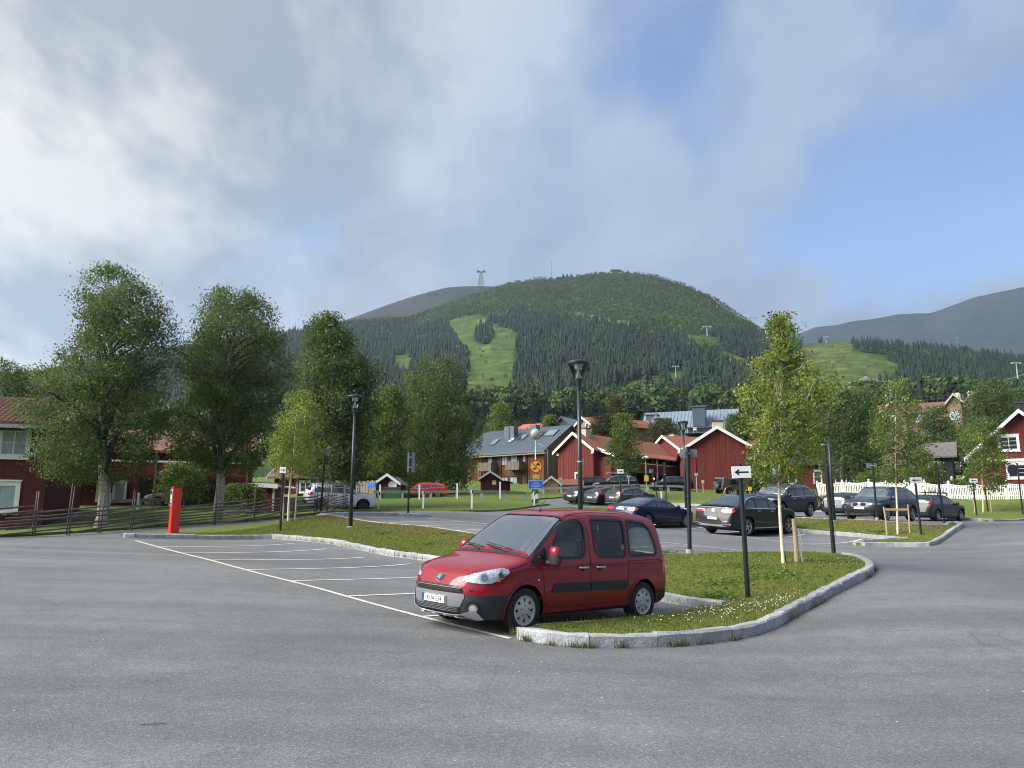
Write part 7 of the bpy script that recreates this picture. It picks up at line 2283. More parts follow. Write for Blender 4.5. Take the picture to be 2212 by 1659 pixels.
def gable_house(t,Wf,D,he,hr,wall='red_boards',roof='roof_tile',ridge='y',over=.45,trim='white_paint',thick=.16,front_batten=None,x0=0.0,tiles=None,base=1.5,gable_only=False,verge=.30):
 """ridge 'y': the gable faces the viewer; ridge 'x': the eave faces the viewer"""
 m = MB()
 if ridge == 'y':
  m.prism([(x0,0,-base),(x0 + Wf,0,-base),(x0 + Wf,0,he),(x0 + Wf / 2,0,hr),(x0,0,he)],(0,D,0))
 else:
  m.prism([(x0,0,-base),(x0,D,-base),(x0,D,he),(x0,D / 2,hr),(x0,0,he)],(Wf,0,0))
 m.build('wall',wall,t)
 run = (Wf if ridge == 'y' else D) / 2
 sl = (hr - he) / run
 for s in (0,1):
  m = MB()
  e = over
  if ridge == 'y':
   a = (x0 - e,he - sl * e) if s == 0 else (x0 + Wf + e,he - sl * e); c = (x0 + Wf / 2,hr)
   m.prism([(a[0],-e,a[1] + .04),(c[0],-e,c[1] + .04),(c[0],-e,c[1] + .04 + thick),(a[0],-e,a[1] + .04 + thick)],(0,D + 2 * e,0))
  else:
   a = (-e,he - sl * e) if s == 0 else (D + e,he - sl * e); c = (D / 2,hr)
   m.prism([(x0 - e,a[0],a[1] + .04),(x0 - e,c[0],c[1] + .04),(x0 - e,c[0],c[1] + .04 + thick),(x0 - e,a[0],a[1] + .04 + thick)],(Wf + 2 * e,0,0))
  r_ = m.build('roof',roof,t)
  if tiles: tiles(r_,s,a,c)
 if trim:
  for s in (0,1):
   if ridge == 'y':
    a = (x0 - over,he - sl * over) if s == 0 else (x0 + Wf + over,he - sl * over); c = (x0 + Wf / 2,hr)
    for y in (-over - .05,D + over + .002):
     m = MB(); m.prism([(a[0],y,a[1] - verge * .35),(c[0],y,c[1] - verge * .35),(c[0],y,c[1] + .10 + thick),(a[0],y,a[1] + .10 + thick)],(0,.045,0)); m.build('verge_board',trim,t)
   else:
    a = (-over,he - sl * over) if s == 0 else (D + over,he - sl * over); c = (D / 2,hr)
    for x in (x0 - over - .05,x0 + Wf + over + .002):
     m = MB(); m.prism([(x,a[0],a[1] - verge * .35),(x,c[0],c[1] - verge * .35),(x,c[0],c[1] + .10 + thick),(x,a[0],a[1] + .10 + thick)],(.045,0,0)); m.build('verge_board',trim,t)
 return sl
def chimney(t,x,y,z0,z1,w=.8,d=.8,mat='chimney_stucco',cap='roof_dark'):
 c = MB().box(x - w / 2,x + w / 2,y - d / 2,y + d / 2,z0,z1).build('chimney',mat,t)
 MB().box(x - w / 2 - .08,x + w / 2 + .08,y - d / 2 - .08,y + d / 2 + .08,z1 + .003,z1 + .14).build('chimney_cap',cap,c)
 return c
A = P(1206,1062,96); B_ = P(1283,1062,92.3)
t,Wf = house_frame('red_apartment_house','red board apartment house with white edged gable and long balcony side, left of the two',A,B_)
he,hr = (CAMZ + 150 / F0 * 94 - A.z),(CAMZ + 184 / F0 * 94.5 - A.z)
gable_house(t,Wf,26,he,hr,over=.5,verge=.34)
battens(t,.12,Wf - .12,-.3,he,.24,Matrix.Translation((0,0,0)) @ FRONT(0,0,0),'red_boards',lambda x: he + (hr - he) * (1 - abs(x - Wf / 2) / (Wf / 2)))
window(t,FRONT(Wf * .56,1.6),.62,1.05,1,1)
for x in (.05,Wf - .05):
 MB().box(x - .18,x + .18,-.16,-.003,he - .55,he - .25).build('eave_bracket','white_paint',t)
wg = 1.9
m = MB(); m.prism([(Wf,.9,he),(Wf + wg + .5,.9,he - .82),(Wf + wg + .5,.9,he - .66),(Wf,.9,he + .18)],(0,25.4,0)); m.build('balcony_roof','roof_tile',t)
m = MB(); m.prism([(Wf,.82,he - .2),(Wf + wg + .6,.82,he - 1.04),(Wf + wg + .6,.82,he - .62),(Wf,.82,he + .24)],(0,.05,0)); m.build('verge_board','white_paint',t)
MB().box(Wf + .003,Wf + wg,.95,1.15,-1,he - .95).build('end_wall','red_boards',t)
for k in range(5):
 y0 = 1.3 + k * 5.0; y1 = y0 + 4.7
 MB().box(Wf + wg - .08,Wf + wg,y0,y1,2.55,3.45).build('balcony_parapet','red_boards_h',t)
 MB().box(Wf + wg - .14,Wf + wg + .06,y0,y1,3.46,3.58).build('balcony_rail','white_paint',t)
 MB().box(Wf + wg - .1,Wf + wg + .03,y1 + .02,y1 + .2,-1,he - .9).build('post','white_paint' if k % 2 else 'red_boards',t)
 MB().box(Wf + .003,Wf + wg,y0,y1,2.35,2.53).build('balcony_floor','old_wood',t)
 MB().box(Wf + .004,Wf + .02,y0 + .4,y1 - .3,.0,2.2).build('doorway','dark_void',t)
 window(t,RIGHTW(y0 + 2.2,4.15,Wf + .004),1.0,1.0,2,2)
chimney(t,Wf / 2 + .2,1.8,hr - .8,hr + .75,.9,.9)
o = MB().lathe([(.0,-.10),(.09,-.05),(.10,.05),(0,.10)],10,M=Matrix.Translation((Wf + .15,13,1.9))).build('porch_lamp','lamp_glow',t)
A = P(1400,1052,112); B_ = P(1438,1052,108)
t,Wf2 = house_frame('red_apartment_house','red apartment row with orange roof and small chimney between the two barns',A,B_)
he2 = CAMZ + 146 / F0 * 110 - A.z
gable_house(t,Wf2 * 2.1,16,he2 - .6,CAMZ + 175 / F0 * 110 - A.z,over=.5,verge=.34)
chimney(t,Wf2 * .9,2,he2 + .6,he2 + 2.4,1.1,.9)
for k in range(2): window(t,FRONT(1.6 + k * 2.6,3.4),1.0,1.1,2,2)
A = P(1477,1064,88); B_ = P(1634,1064,86.5)
t,Wf = house_frame('red_barn','red board barn with wide plain gable and white verge boards, right of the two',A,B_)
he,hr = CAMZ + 150 / F0 * 87.5 - A.z,CAMZ + 197 / F0 * 87.5 - A.z
gable_house(t,Wf,22,he,hr,over=.5,verge=.36)
battens(t,.12,Wf - .12,-.4,he,.24,FRONT(0,0,0),'red_boards',lambda x: he + (hr - he) * (1 - abs(x - Wf / 2) / (Wf / 2)))
MB().box(1.25,1.45,-.10,-.024,-.4,he + .7).build('corner_board','red_boards',t)
MB().box(-.3,.02,-.35,-.003,he - .65,he - .35).build('eave_bracket','white_paint',t)
chimney(t,Wf * .53,2.0,hr - .8,hr + .95,1.15,.9)
MB().box(Wf * .72,Wf * .74,-.05,-.024,.8,3.2).build('wall_pipe','red_boards',t)
A = P(1000,1068,116.5); B_ = P(1174.6,1066,108)
t,Wf = house_frame('brown_timber_house','brown timber apartment house with grey metal roof, skylights and grey board balconies',A,B_)
dep = 13.5
he,hr = CAMZ + 152 / F0 * 108 - A.z,CAMZ + 199 / F0 * 112 - A.z + .3
m = MB(); m.prism([(0,0,-1.5),(0,dep,-1.5),(0,dep,he),(0,dep / 2,hr),(0,0,he)],(Wf,0,0)); m.build('wall','brown_boards',t)
m = MB(); m.prism([(Wf + .004,.02,-1.5),(Wf + .004,dep - .02,-1.5),(Wf + .004,dep - .02,he),(Wf + .004,dep / 2,hr - .02),(Wf + .004,.02,he)],(.05,0,0)); m.build('gable_cladding','gable_boards',t)
sl = (hr - he) / (dep / 2); ov = .75
for s_ in (0,1):
 y0 = -ov if s_ == 0 else dep + ov; zz = he - sl * ov
 m = MB(); m.prism([(-ov,y0,zz + .06),(-ov,dep / 2,hr + .06),(-ov,dep / 2,hr + .24),(-ov,y0,zz + .24)],(Wf + 1.9 * ov,0,0)); r_ = m.build('roof','roof_metal',t)
 if s_ == 0:
  n = int((Wf + 1.9 * ov) / .52)
  for k in range(n + 1):
   x = -ov + (Wf + 1.9 * ov) * k / n
   q = MB(); q.prism([(x - .02,y0,zz + .245),(x - .02,dep / 2,hr + .245),(x - .02,dep / 2,hr + .30),(x - .02,y0,zz + .30)],(.04,0,0)); q.build('standing_seam','chimney_metal',r_)
m = MB(); m.box(-ov,Wf + .9 * ov,-ov - .12,-ov,he - sl * ov - .05,he - sl * ov + .20); m.build('gutter','roof_metal',t)
m = MB(); m.box(-ov,Wf + .9 * ov,-ov + .003,0,he - sl * ov - .26,he - sl * ov - .1); m.build('soffit','stake_wood',t)
def on_roof(x,f): return (x,-ov + (dep / 2 + ov) * f,he - sl * ov + (hr - he + sl * ov) * f + .24)
Xp = lambda u: (u - 1030) / (1174.6 - 1030) * Wf * .82 + Wf * .18
for u,f,sw in ((1046,.44,1.1),(1082,.50,1.0),(1102,.55,1.0),(1135,.56,1.0),(1157,.66,1.8)):
 x = Xp(u); a = on_roof(x,f - .12); c = on_roof(x,f + .12)
 k = MB(); k.prism([(x - sw / 2,a[1],a[2]),(x - sw / 2,c[1],c[2]),(x - sw / 2,c[1],c[2] + .14),(x - sw / 2,a[1],a[2] + .14)],(sw,0,0)); k = k.build('skylight','roof_dark',t)
 g = MB(); g.prism([(x - sw / 2 + .1,a[1] + .1,a[2] + .15 + .0),(x - sw / 2 + .1,c[1] - .1,c[2] + .13),(x - sw / 2 + .1,c[1] - .1,c[2] + .17),(x - sw / 2 + .1,a[1] + .1,a[2] + .19)],(sw - .2,0,0)); g.build('pane','sky_pane',k)
for u,f,w_ in ((1066,.62,.9),(1078,.62,.8),(1126,.60,1.1)):
 x = Xp(u); p = on_roof(x,f); MB().box(x - w_ / 2,x + w_ / 2,p[1] - .5,p[1] + .6,p[2] - .5,p[2] + 1.7).build('chimney','chimney_metal',t)
for k in range(2):
 for (xa,xb) in (((1040,1068) if k else (1030,1060)),(1092,1118) if k else (1094,1122)):
  pass
def balcony(x0,x1,z0,z1,dd=1.5):
 bl = MB().box(x0,x1,-dd,-dd + .06,z0,z1).build('balcony','grey_boards',t)
 MB().box(x0,x0 + .06,-dd + .062,-.02,z0,z1).build('balcony_side','grey_boards',bl); MB().box(x1 - .06,x1,-dd + .062,-.02,z0,z1).build('balcony_side','grey_boards',bl)
 MB().box(x0 - .04,x1 + .04,-dd - .04,-.02,z0 - .16,z0 - .003).build('balcony_floor','old_wood',bl)
 n = int((x1 - x0) / .16)
 for i in range(n): MB().box(x0 + (x1 - x0) * i / n + .01,x0 + (x1 - x0) * (i + 1) / n - .012,-dd - .022,-dd - .002,z0 - .05,z1 + .03).build('plank','grey_boards',bl)
fl2 = he * .50
balcony(Xp(1046),Xp(1076),fl2 + .35,fl2 + 1.4); balcony(Xp(1108),Xp(1136),fl2 + .35,fl2 + 1.4); balcony(Xp(1108),Xp(1136),.15,1.3)
for u in (1058,1092,1113,1130): window(t,FRONT(Xp(u),fl2 + 1.75),1.15,1.45,2,2,frame='dark_timber',glass='curtain',fw=.07)
for u in (1092,1112,1060): window(t,FRONT(Xp(u),1.55),1.2,1.5,2,2,frame='dark_timber',glass='curtain',fw=.07)
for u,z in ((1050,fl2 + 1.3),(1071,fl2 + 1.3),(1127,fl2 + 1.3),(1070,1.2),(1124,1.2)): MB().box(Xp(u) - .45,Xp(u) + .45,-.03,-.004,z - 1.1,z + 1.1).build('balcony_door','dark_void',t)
for u in (1041,1085,1140): MB().box(Xp(u) - .08,Xp(u) + .08,-.2,-.023,-1,he - .3).build('timber_post','brown_boards',t)
def shed(name,label,uL,uR,vb,Y,hE,hR,D=3.5,wall='red_boards',roof='roof_dark',trim='white_paint',ridge='y',dY=0,cat='shed'):
 A = P(uL,vb,Y + dY); B_ = P(uR,vb,Y)
 t,Wf = house_frame(name,label,A,B_,cat)
 gable_house(t,Wf,D,hE,hR,wall=wall,roof=roof,trim=trim,ridge=ridge,over=.3,verge=.2,thick=.08,base=1.0)
 return t,Wf
t,Wf = shed('red_shed','small red shed with pale verge boards and a yellow notice before the brown house',1038,1080,1068,86,1.75,2.45,wall='shade_red')
MB().box(Wf * .60,Wf * .80,-.03,-.003,1.35,1.55).build('notice','sign_yellow',t)
MB().box(Wf * .60,Wf * .80,-.03,-.003,1.08,1.345).build('notice','sign_white',t)
t,Wf = shed('grey_red_shed','low flat red bin store right of the small red shed',1081,1102,1068,87,1.3,1.42,D=2.2,trim=None)
t,Wf = shed('well_shelter','open gabled shelter with cream verge boards beside the left red house',1174,1208,1062,83,.85,1.5,wall='stake_wood',roof='roof_tile',D=3.0)
t,Wf = shed('tiled_shed','low shed with orange tiled roof beside the open shelter',1205,1256,1063,84.5,.80,1.35,wall='stake_wood',roof='roof_tile',ridge='x',D=2.4,trim=None)
t,Wf = shed('red_shed','dark red shed with grey roof and a satellite dish left of the red estate car',814,858,1072,66,1.15,1.75,wall='shade_red',roof='roof_slate',D=5)
m = MB(); m.lathe([(0,-.06),(.2,-.045),(.36,.0),(.37,.01),(.2,-.03),(0,-.045)],16,M=Matrix.Translation((Wf * .78,-.25,.95)) @ Euler((R(75),0,0)).to_matrix().to_4x4()); m.build('satellite_dish','panel_grey',t)
for k,u in enumerate((822,833,846,858)):
 p = P(u,1078,63.5); p.z = G(p.x,p.y) + .1
 b = thing('wheelie_bin','green wheeled bin before the shed, %s in the row of four' % ('leftmost','second from left','third from left','rightmost')[k],'bin',p,group='green bins before the shed')
 MB().box(-.26,.26,-.3,.3,0,.82).build('body','bin_green',b,bevel=.03); MB().box(-.29,.29,-.34,.32,.823,.90).build('lid','bin_green',b,bevel=.02)
t,Wf = shed('small_red_shed','small red lean-to shed with a white door behind the round pole fence',522,590,1099,45.5,1.25,1.32,wall='red_boards',roof='white_paint',trim='white_paint',D=3.2)
dr = MB().box(.04,Wf * .44,-.05,-.003,-.25,1.18).build('door','white_paint',t); MB().box(Wf * .17,Wf * .32,-.06,-.052,.55,1.05).build('pane','curtain',dr)
MB().box(Wf - .06,Wf + .04,-.08,-.003,-.3,1.2).build('corner_board','white_paint',t)
p = P(535,1098,44.3); b = thing('wheelie_bin','dark green wheeled bin beside the white shed door','bin',p); MB().box(-.22,.22,-.26,.26,0,.62).build('body','bin_green',b,bevel=.03); MB().box(-.26,.26,-.3,.3,.623,.70).build('lid','bin_green',b)
A = P(768,1079,65); B_ = P(812,1078,63)
t = thing('board_screen','grey upright board screen with a blue notice behind the white SUV','fence',A,math.atan2((B_ - A).y,(B_ - A).x)); Wf = (B_ - A).length
n = 14
for k in range(n): MB().box(Wf * k / n + .008,Wf * (k + 1) / n - .008,-.02 if k % 2 else -.035,.0,-.4,1.45 + .04 * (k % 3)).build('plank','grey_boards',t)
MB().box(0,Wf,.003,.06,1.1,1.2).build('rail','old_wood',t)
MB().box(Wf * .62,Wf * .98,-.06,-.037,.98,1.30).build('notice','sign_blue',t)
A = P(590,1090,72); B_ = P(762,1082,71)
t,Wf = house_frame('red_house','low red board house half hidden behind the white SUV and the birches',A,B_)
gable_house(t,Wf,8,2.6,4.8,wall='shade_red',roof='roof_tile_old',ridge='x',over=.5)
window(t,FRONT(Wf * .84,1.65),.75,.75,1,1); window(t,FRONT(Wf * .4,1.6),1.0,.9,2,2)
for x in (.3,.55,.72): MB().box(Wf * x - .06,Wf * x + .06,-.12,-.003,-.5,2.5).build('post','stake_wood',t)
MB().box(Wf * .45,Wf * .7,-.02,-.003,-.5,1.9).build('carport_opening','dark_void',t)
A = P(-330,1160,33); B_ = P(88,1146,35.4)
A = A + (A - B_).normalized() * 2
t,Wf = house_frame('red_house','red board house with tiled roof and white framed windows at the left frame edge',A,B_)
gz = B_.z - A.z
he = CAMZ + 205 / F0 * 35.2 - B_.z + gz; hr = CAMZ + 250 / F0 * 39.5 - B_.z + gz
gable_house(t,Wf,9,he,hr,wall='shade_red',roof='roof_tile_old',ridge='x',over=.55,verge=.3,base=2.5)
rt = [o for o in t.children if o.name.startswith('roof')][0]
sl = (hr - he) / 4.5; y0,z0 = -.55,he - sl * .55 + .205; ny = 15; L_ = math.hypot(4.5 + .55,hr - he + sl * .55) / ny
tm = MB(); seg = 5; tw = .24
vs = []
for i in range(2):
 for k in range(seg + 1):
  a = math.pi * k / seg
  vs.append((tw * (k / seg - .5),i * (L_ + .04),.045 * math.sin(a) + (.035 if i == 0 else 0)))
fs = [(k,k + 1,seg + 2 + k,seg + 1 + k) for k in range(seg)] + [(k + 1,k,seg + 2 + k) for k in range(0)]
lowe = len(vs); vs += [(x,y,z - .045) for x,y,z in vs[:seg + 1]]; fs += [(k + 1,k,lowe + k,lowe + k + 1) for k in range(seg)]
tm.add(vs,fs); tme = tm.mesh('roof_tile'); tme.materials.append(MATS['roof_tile_old']); tme.shade_smooth()
pitch_a = math.atan(sl); cnt = 0
xr = Wf + .5
for j in range(ny):
 for k in range(19):
  x = xr - .13 - k * tw
  c = j * L_
  o = bpy.data.objects.new('roof_tile',tme); col.objects.link(o); o.parent = rt
  o.matrix_basis = Matrix.Translation((x,y0 + c * math.cos(pitch_a),z0 + c * math.sin(pitch_a))) @ Euler((pitch_a + random.uniform(-.01,.01),0,random.uniform(-.01,.01))).to_matrix().to_4x4()
  cnt += 1
big = MB()
for j in range(ny):
 for k in range(19,48):
  x = xr - .13 - k * tw; c = j * L_
  Mx = Matrix.Translation((x,y0 + c * math.cos(pitch_a),z0 + c * math.sin(pitch_a))) @ Euler((pitch_a,0,0)).to_matrix().to_4x4()
  big.add([Mx @ Vector(v) for v in vs],fs)
o = big.build('roof_tiles','roof_tile_old',rt); o['kind'] = 'stuff'
MB().box(-.6,Wf + .6,-.78,-.58,he - sl * .55 - .06,he - sl * .55 + .10).build('gutter','panel_grey',t)
MB().box(-.3,Wf + .3,-.57,-.003,he - sl * .55 - .12,he - sl * .55 - .04).build('soffit','dark_timber',t)
Xw = lambda u: Wf - (88 - u) * 35 / F0 * 1.02
window(t,FRONT(Xw(22),gz + CAMZ + (1124 - 959) / F0 * 35 - B_.z),1.02,1.12,2,2,glass='curtain',fw=.15)
window(t,FRONT(Xw(8),gz + CAMZ + (1124 - 1076) / F0 * 35 - B_.z),1.2,1.15,1,1,glass='curtain',fw=.15)
A = P(92,1106,46.5); B_ = P(560,1100,50)
t,Wf = house_frame('red_house','red balconied house with a white glazed door behind the birches',A,B_)
he = CAMZ + 150 / F0 * 47.5 - A.z; hr = CAMZ + 190 / F0 * 52 - A.z
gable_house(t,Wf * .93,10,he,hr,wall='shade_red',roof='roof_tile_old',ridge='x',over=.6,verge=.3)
Xw = lambda u: (u - 92) / (560 - 92) * Wf * .985
zv = lambda v,Y=47: CAMZ + (1124 - v) / F0 * Y - A.z
d_ = MB().box(Xw(131),Xw(164),-.06,-.003,zv(1104),zv(1040)).build('door_frame','white_paint',t)
MB().box(Xw(136),Xw(159),-.085,-.062,zv(1102),zv(1043)).build('door','white_paint',d_)
for i in range(2):
 for j in range(2): MB().box(Xw(139 + 9.5 * i),Xw(147 + 9.5 * i),-.10,-.087,zv(1066 - 10 * j),zv(1057 - 10 * j)).build('pane','curtain',d_)
MB().box(Xw(136),Xw(159),-.10,-.087,zv(1103),zv(1096)).build('kick_plate','dark_timber',d_)
MB().tube((Xw(121),-.12,zv(1100)),(Xw(123),-.12,zv(1030)),.06,None,8).build('downpipe','white_paint',t)
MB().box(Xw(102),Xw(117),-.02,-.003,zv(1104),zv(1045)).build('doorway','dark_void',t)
for (a,b_) in ((203,226),(238,260)): window(t,FRONT((Xw(a) + Xw(b_)) / 2,zv(1062)),Xw(b_) - Xw(a),zv(1044) - zv(1080),1,1,glass='curtain')
MB().box(Xw(225),Xw(540),-1.15,-.95,zv(1000),zv(996)).build('balcony_rail','white_paint',t)
MB().box(Xw(225),Xw(540),-1.1,-1.04,zv(1028),zv(1001)).build('balcony_parapet','red_boards_h',t)
for u in (232,330,430,535): MB().box(Xw(u) - .06,Xw(u) + .06,-1.15,-1.03,-1,he - .3).build('post','old_wood',t)
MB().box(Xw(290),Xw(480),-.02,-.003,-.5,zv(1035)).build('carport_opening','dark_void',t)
MB().box(Xw(100),Xw(225),-1.3,-.02,zv(1028),zv(1024)).build('porch_roof','shade_red',t)
for k in range(4): MB().box(Xw(100),Xw(116),-.5 - .28 * k,-.3 - .28 * k,zv(1104) - .05 + .2 * (2 - k),zv(1104) + .2 * (2 - k)).build('step','old_wood',t)
A = P(2109,1062,72); B_ = A + Vector((6.95,-3.6,0))
t,Wf = house_frame('red_gable_house','red gable house with white window frames and white band board at the right edge',A,B_)
he = CAMZ + 145 / F0 * 71.5 - A.z; hr = CAMZ + 229 / F0 * 71.5 - A.z
gable_house(t,Wf,6,he,hr,over=.75,verge=.5,thick=.1,roof='roof_dark')
battens(t,.1,Wf - .1,-.3,he,.2,FRONT(0,0,0),'red_boards',lambda x: he + (hr - he) * (1 - abs(x - Wf / 2) / (Wf / 2)))
Xw = lambda u: (u - 2109) / F0 * 71.5 * 1.04; zv = lambda v: CAMZ + (1124 - v) / F0 * 71.2 - A.z
MB().box(.01,Wf,-.06,-.024,zv(1000),zv(994)).build('band_board','white_paint',t)
for (ua,ub,va,vb) in ((2160,2190,947,974),(2169,2200,1007,1033),(2224,2254,947,974)):
 window(t,FRONT((Xw(ua) + Xw(ub)) / 2,(zv(va) + zv(vb)) / 2,-.024),Xw(ub) - Xw(ua),zv(va) - zv(vb),2,3,glass='glass_dark',fw=.17)
chimney(t,Wf * .60,4,hr - 1,hr + 1.25,.95,.95,mat='dark_timber')
A = P(1980,1062,88); B_ = P(2064,1062,86)
t,Wf = house_frame('dark_timber_house','dark timber house with brown tiled roof left of the right red house',A,B_)
zv = lambda v,Y=87: CAMZ + (1124 - v) / F0 * Y - A.z
gable_house(t,Wf,6.5,zv(988),zv(957),wall='dark_timber',roof='roof_slate',ridge='x',over=.5,trim='dark_timber')
MB().box(Wf + .6,Wf + 5.0,1,4,zv(1004),zv(990)).build('annexe_roof','roof_metal',t)
MB().box(Wf + .7,Wf + 4.9,1.2,3.8,-1,zv(1004.5)).build('annexe','dark_timber',t)
window(t,FRONT(Wf + 3.0,zv(985),3.9),.9,1.0,1,1)
for k in range(3): MB().box(Wf + 2.2 + k * .9,Wf + 2.36 + k * .9,.3,.46,-1,zv(1018)).build('porch_post','white_paint',t)
MB().box(Wf + 1.6,Wf + 4.8,.1,1.0,zv(1018) + .003,zv(1013)).build('porch_roof','chimney_stucco',t)
MB().box(Wf + 1.8,Wf + 2.1,.55,.6,zv(1040),zv(1028)).build('lit_window','sign_yellow',t)
A = P(1688,1068,92); B_ = P(1848,1066,90)
t,Wf = house_frame('red_house','red board house with tall white windows behind the near birch crown',A,B_)
zv = lambda v,Y=91: CAMZ + (1124 - v) / F0 * Y - A.z
gable_house(t,Wf,8,zv(1006),zv(985),roof='roof_dark',ridge='x',over=.4)
for u in (1712,1764,1807,1828): window(t,FRONT((u - 1688) / F0 * 91,zv(1032)),.75,1.35,1,2)
A = P(1392,1000,132); B_ = P(1586,1000,127)
t,Wf = house_frame('grey_roof_house','large house with pale standing seam metal roof, two metal chimneys and a roof balcony',A,B_)
zv = lambda v,Y=130: CAMZ + (1124 - v) / F0 * Y - A.z
he,hr = zv(944),zv(890,135)
dep = 13
m = MB(); m.prism([(0,0,-2),(0,dep,-2),(0,dep,he),(0,dep / 2,hr),(0,0,he)],(Wf,0,0)); m.build('wall','red_boards',t)
sl = (hr - he) / (dep / 2); ov = .8
def seam_roof(par,x0,x1,ya,za,yb,zb,pitch=.6,mat='roof_metal_lt'):
 m = MB(); m.prism([(x0,ya,za),(x0,yb,zb),(x0,yb,zb + .16),(x0,ya,za + .16)],(x1 - x0,0,0)); r_ = m.build('roof',mat,par)
 n = int((x1 - x0) / pitch)
 for k in range(n + 1):
  x = x0 + (x1 - x0) * k / n
  q = MB(); q.prism([(x - .025,ya,za + .163),(x - .025,yb,zb + .163),(x - .025,yb,zb + .22),(x - .025,ya,za + .22)],(.05,0,0)); q.build('standing_seam','roof_metal',r_)
seam_roof(t,-ov,Wf + ov,-ov,he - sl * ov + .05,dep / 2,hr + .05)
m = MB(); m.prism([(-ov,dep + ov,he - sl * ov + .05),(-ov,dep / 2,hr + .05),(-ov,dep / 2,hr + .21),(-ov,dep + ov,he - sl * ov + .21)],(Wf + 2 * ov,0,0)); m.build('roof','roof_metal_lt',t)
m = MB(); xg = 2.4; m.prism([(-.6,-1.5,zv(948)),(xg + 3.4,-1.5,zv(948)),(xg,-1.5,zv(897))],(0,8,0)); m.build('cross_gable','roof_metal_lt',t)
m = MB(); m.prism([(-.3,-1.56,zv(948)),(xg + 2.9,-1.56,zv(948)),(xg,-1.56,zv(903))],(0,.05,0)); m.build('gable_panel','roof_metal_lt',t)
for x,vt,vb_,w_ in (((1408 - 1392) / F0 * 130,893,925,1.9),((1511 - 1392) / F0 * 130,880,912,2.1)):
 MB().box(x - w_ / 2,x + w_ / 2,1.2,3.4,zv(vb_) - .8,zv(vt)).build('chimney','chimney_metal',t)
 MB().box(x - w_ / 2 - .18,x + w_ / 2 + .18,1.0,3.6,zv(vt) + .003,zv(vt) + .22).build('chimney_cap','roof_metal',t)
xb = (1510 - 1392) / F0 * 130
MB().box(xb - 1.9,xb + 2.4,-.4,1.9,zv(928),zv(925.5)).build('dormer_roof','chimney_metal',t)
MB().box(xb - 1.7,xb + 2.2,.1,.2,zv(940),zv(928) - .003).build('dormer_front','glass_window',t)
m = MB(); m.box(xb - 2.2,xb + 2.3,-1.6,0.05,zv(941),zv(939.5)); m.build('balcony_floor','roof_metal',t)
m = MB()
for k in range(12): x = xb - 2.1 + k * .39; m.box(x - .015,x + .015,-1.58,-1.55,zv(939.4),zv(931.5))
m.box(xb - 2.2,xb + 2.3,-1.6,-1.53,zv(931.4),zv(930.9)); o = m.build('balcony_railing','black_metal',t); o['kind'] = 'stuff'
p_ = Matrix.Translation(A) @ Euler((0,0,t.rotation_euler.z)).to_matrix().to_4x4() @ Vector((xb - .4,-.9,zv(939.4)))
c_ = thing('balcony_chair','white chair on the roof balcony of the big grey roofed house','chair',p_)
MB().box(-.3,.3,-.25,.25,.38,.43).build('seat','white_paint',c_); MB().box(-.3,.3,.2,.25,.432,.95).build('backrest','white_paint',c_)
for a in (-.26,.26):
 for b_ in (-.2,.2): MB().tube((a,b_,0),(a,b_,.378),.025,None,5).build('leg','white_paint',c_)
for u in (1500,1530,1560): window(t,FRONT((u - 1392) / F0 * 130,zv(951)),1.2,.9,2,1)
A = P(1112,985,148); B_ = P(1200,980,144)
t,Wf = house_frame('red_roof_house','house with bright red tiled roof on the slope above the grey roof',A,B_)
zv = lambda v,Y=146: CAMZ + (1124 - v) / F0 * Y - A.z
gable_house(t,Wf,9,zv(930),zv(912),wall='stucco_tan',roof='roof_tile_red',ridge='x',over=.5,trim='roof_dark')
MB().box(Wf * .62,Wf * .80,1.4,3.2,zv(923),zv(916) + .4).build('roof_hatch','roof_metal',t)
A = P(1196,985,140); B_ = P(1236,985,138)
t,Wf = house_frame('glazed_gable_house','grey roofed house with a glazed gable above the brown timber house',A,B_)
zv = lambda v,Y=139: CAMZ + (1124 - v) / F0 * Y - A.z
gable_house(t,Wf,9,zv(927),zv(903),wall='brown_boards',roof='roof_metal_lt',ridge='y',over=.6,trim='brown_boards')
MB().prism([(Wf * .3,-.03,zv(925)),(Wf * .7,-.03,zv(925)),(Wf * .7,-.03,zv(913)),(Wf * .5,-.03,zv(908)),(Wf * .3,-.03,zv(913))],(0,.027,0)).build('gable_glazing','glass_window',t)
A = P(1246,1000,128); B_ = P(1276,1000,124)
t,Wf = house_frame('pink_house','pinkish rendered house with orange roof behind the lamp post',A,B_)
zv = lambda v,Y=126: CAMZ + (1124 - v) / F0 * Y - A.z
gable_house(t,Wf * 1.15,12,zv(922),zv(905),wall='stucco_tan',roof='roof_tile',ridge='y',over=.5)
window(t,FRONT(Wf * .8,zv(927)),.9,1.4,1,2)
MB().prism([(Wf * 1.15 + .5,0,zv(927)),(Wf * 1.15 + .5,12,zv(927)),(Wf * 1.15 - 1.8,12,zv(907)),(Wf * 1.15 - 1.8,0,zv(907))],(.25,0,.15)).build('roof_slope','roof_tile',t)
A = P(1906,985,158); B_ = P(2130,975,150)
t,Wf = house_frame('tan_hotel','long tan rendered building with red brown roof, front gables and rooftop railing',A,B_)
zv = lambda v,Y=154: CAMZ + (1124 - v) / F0 * Y - A.z
gable_house(t,Wf,12,zv(891),zv(868) + .4,wall='stucco_tan',roof='roof_tile_old',ridge='x',over=.5,trim=None)
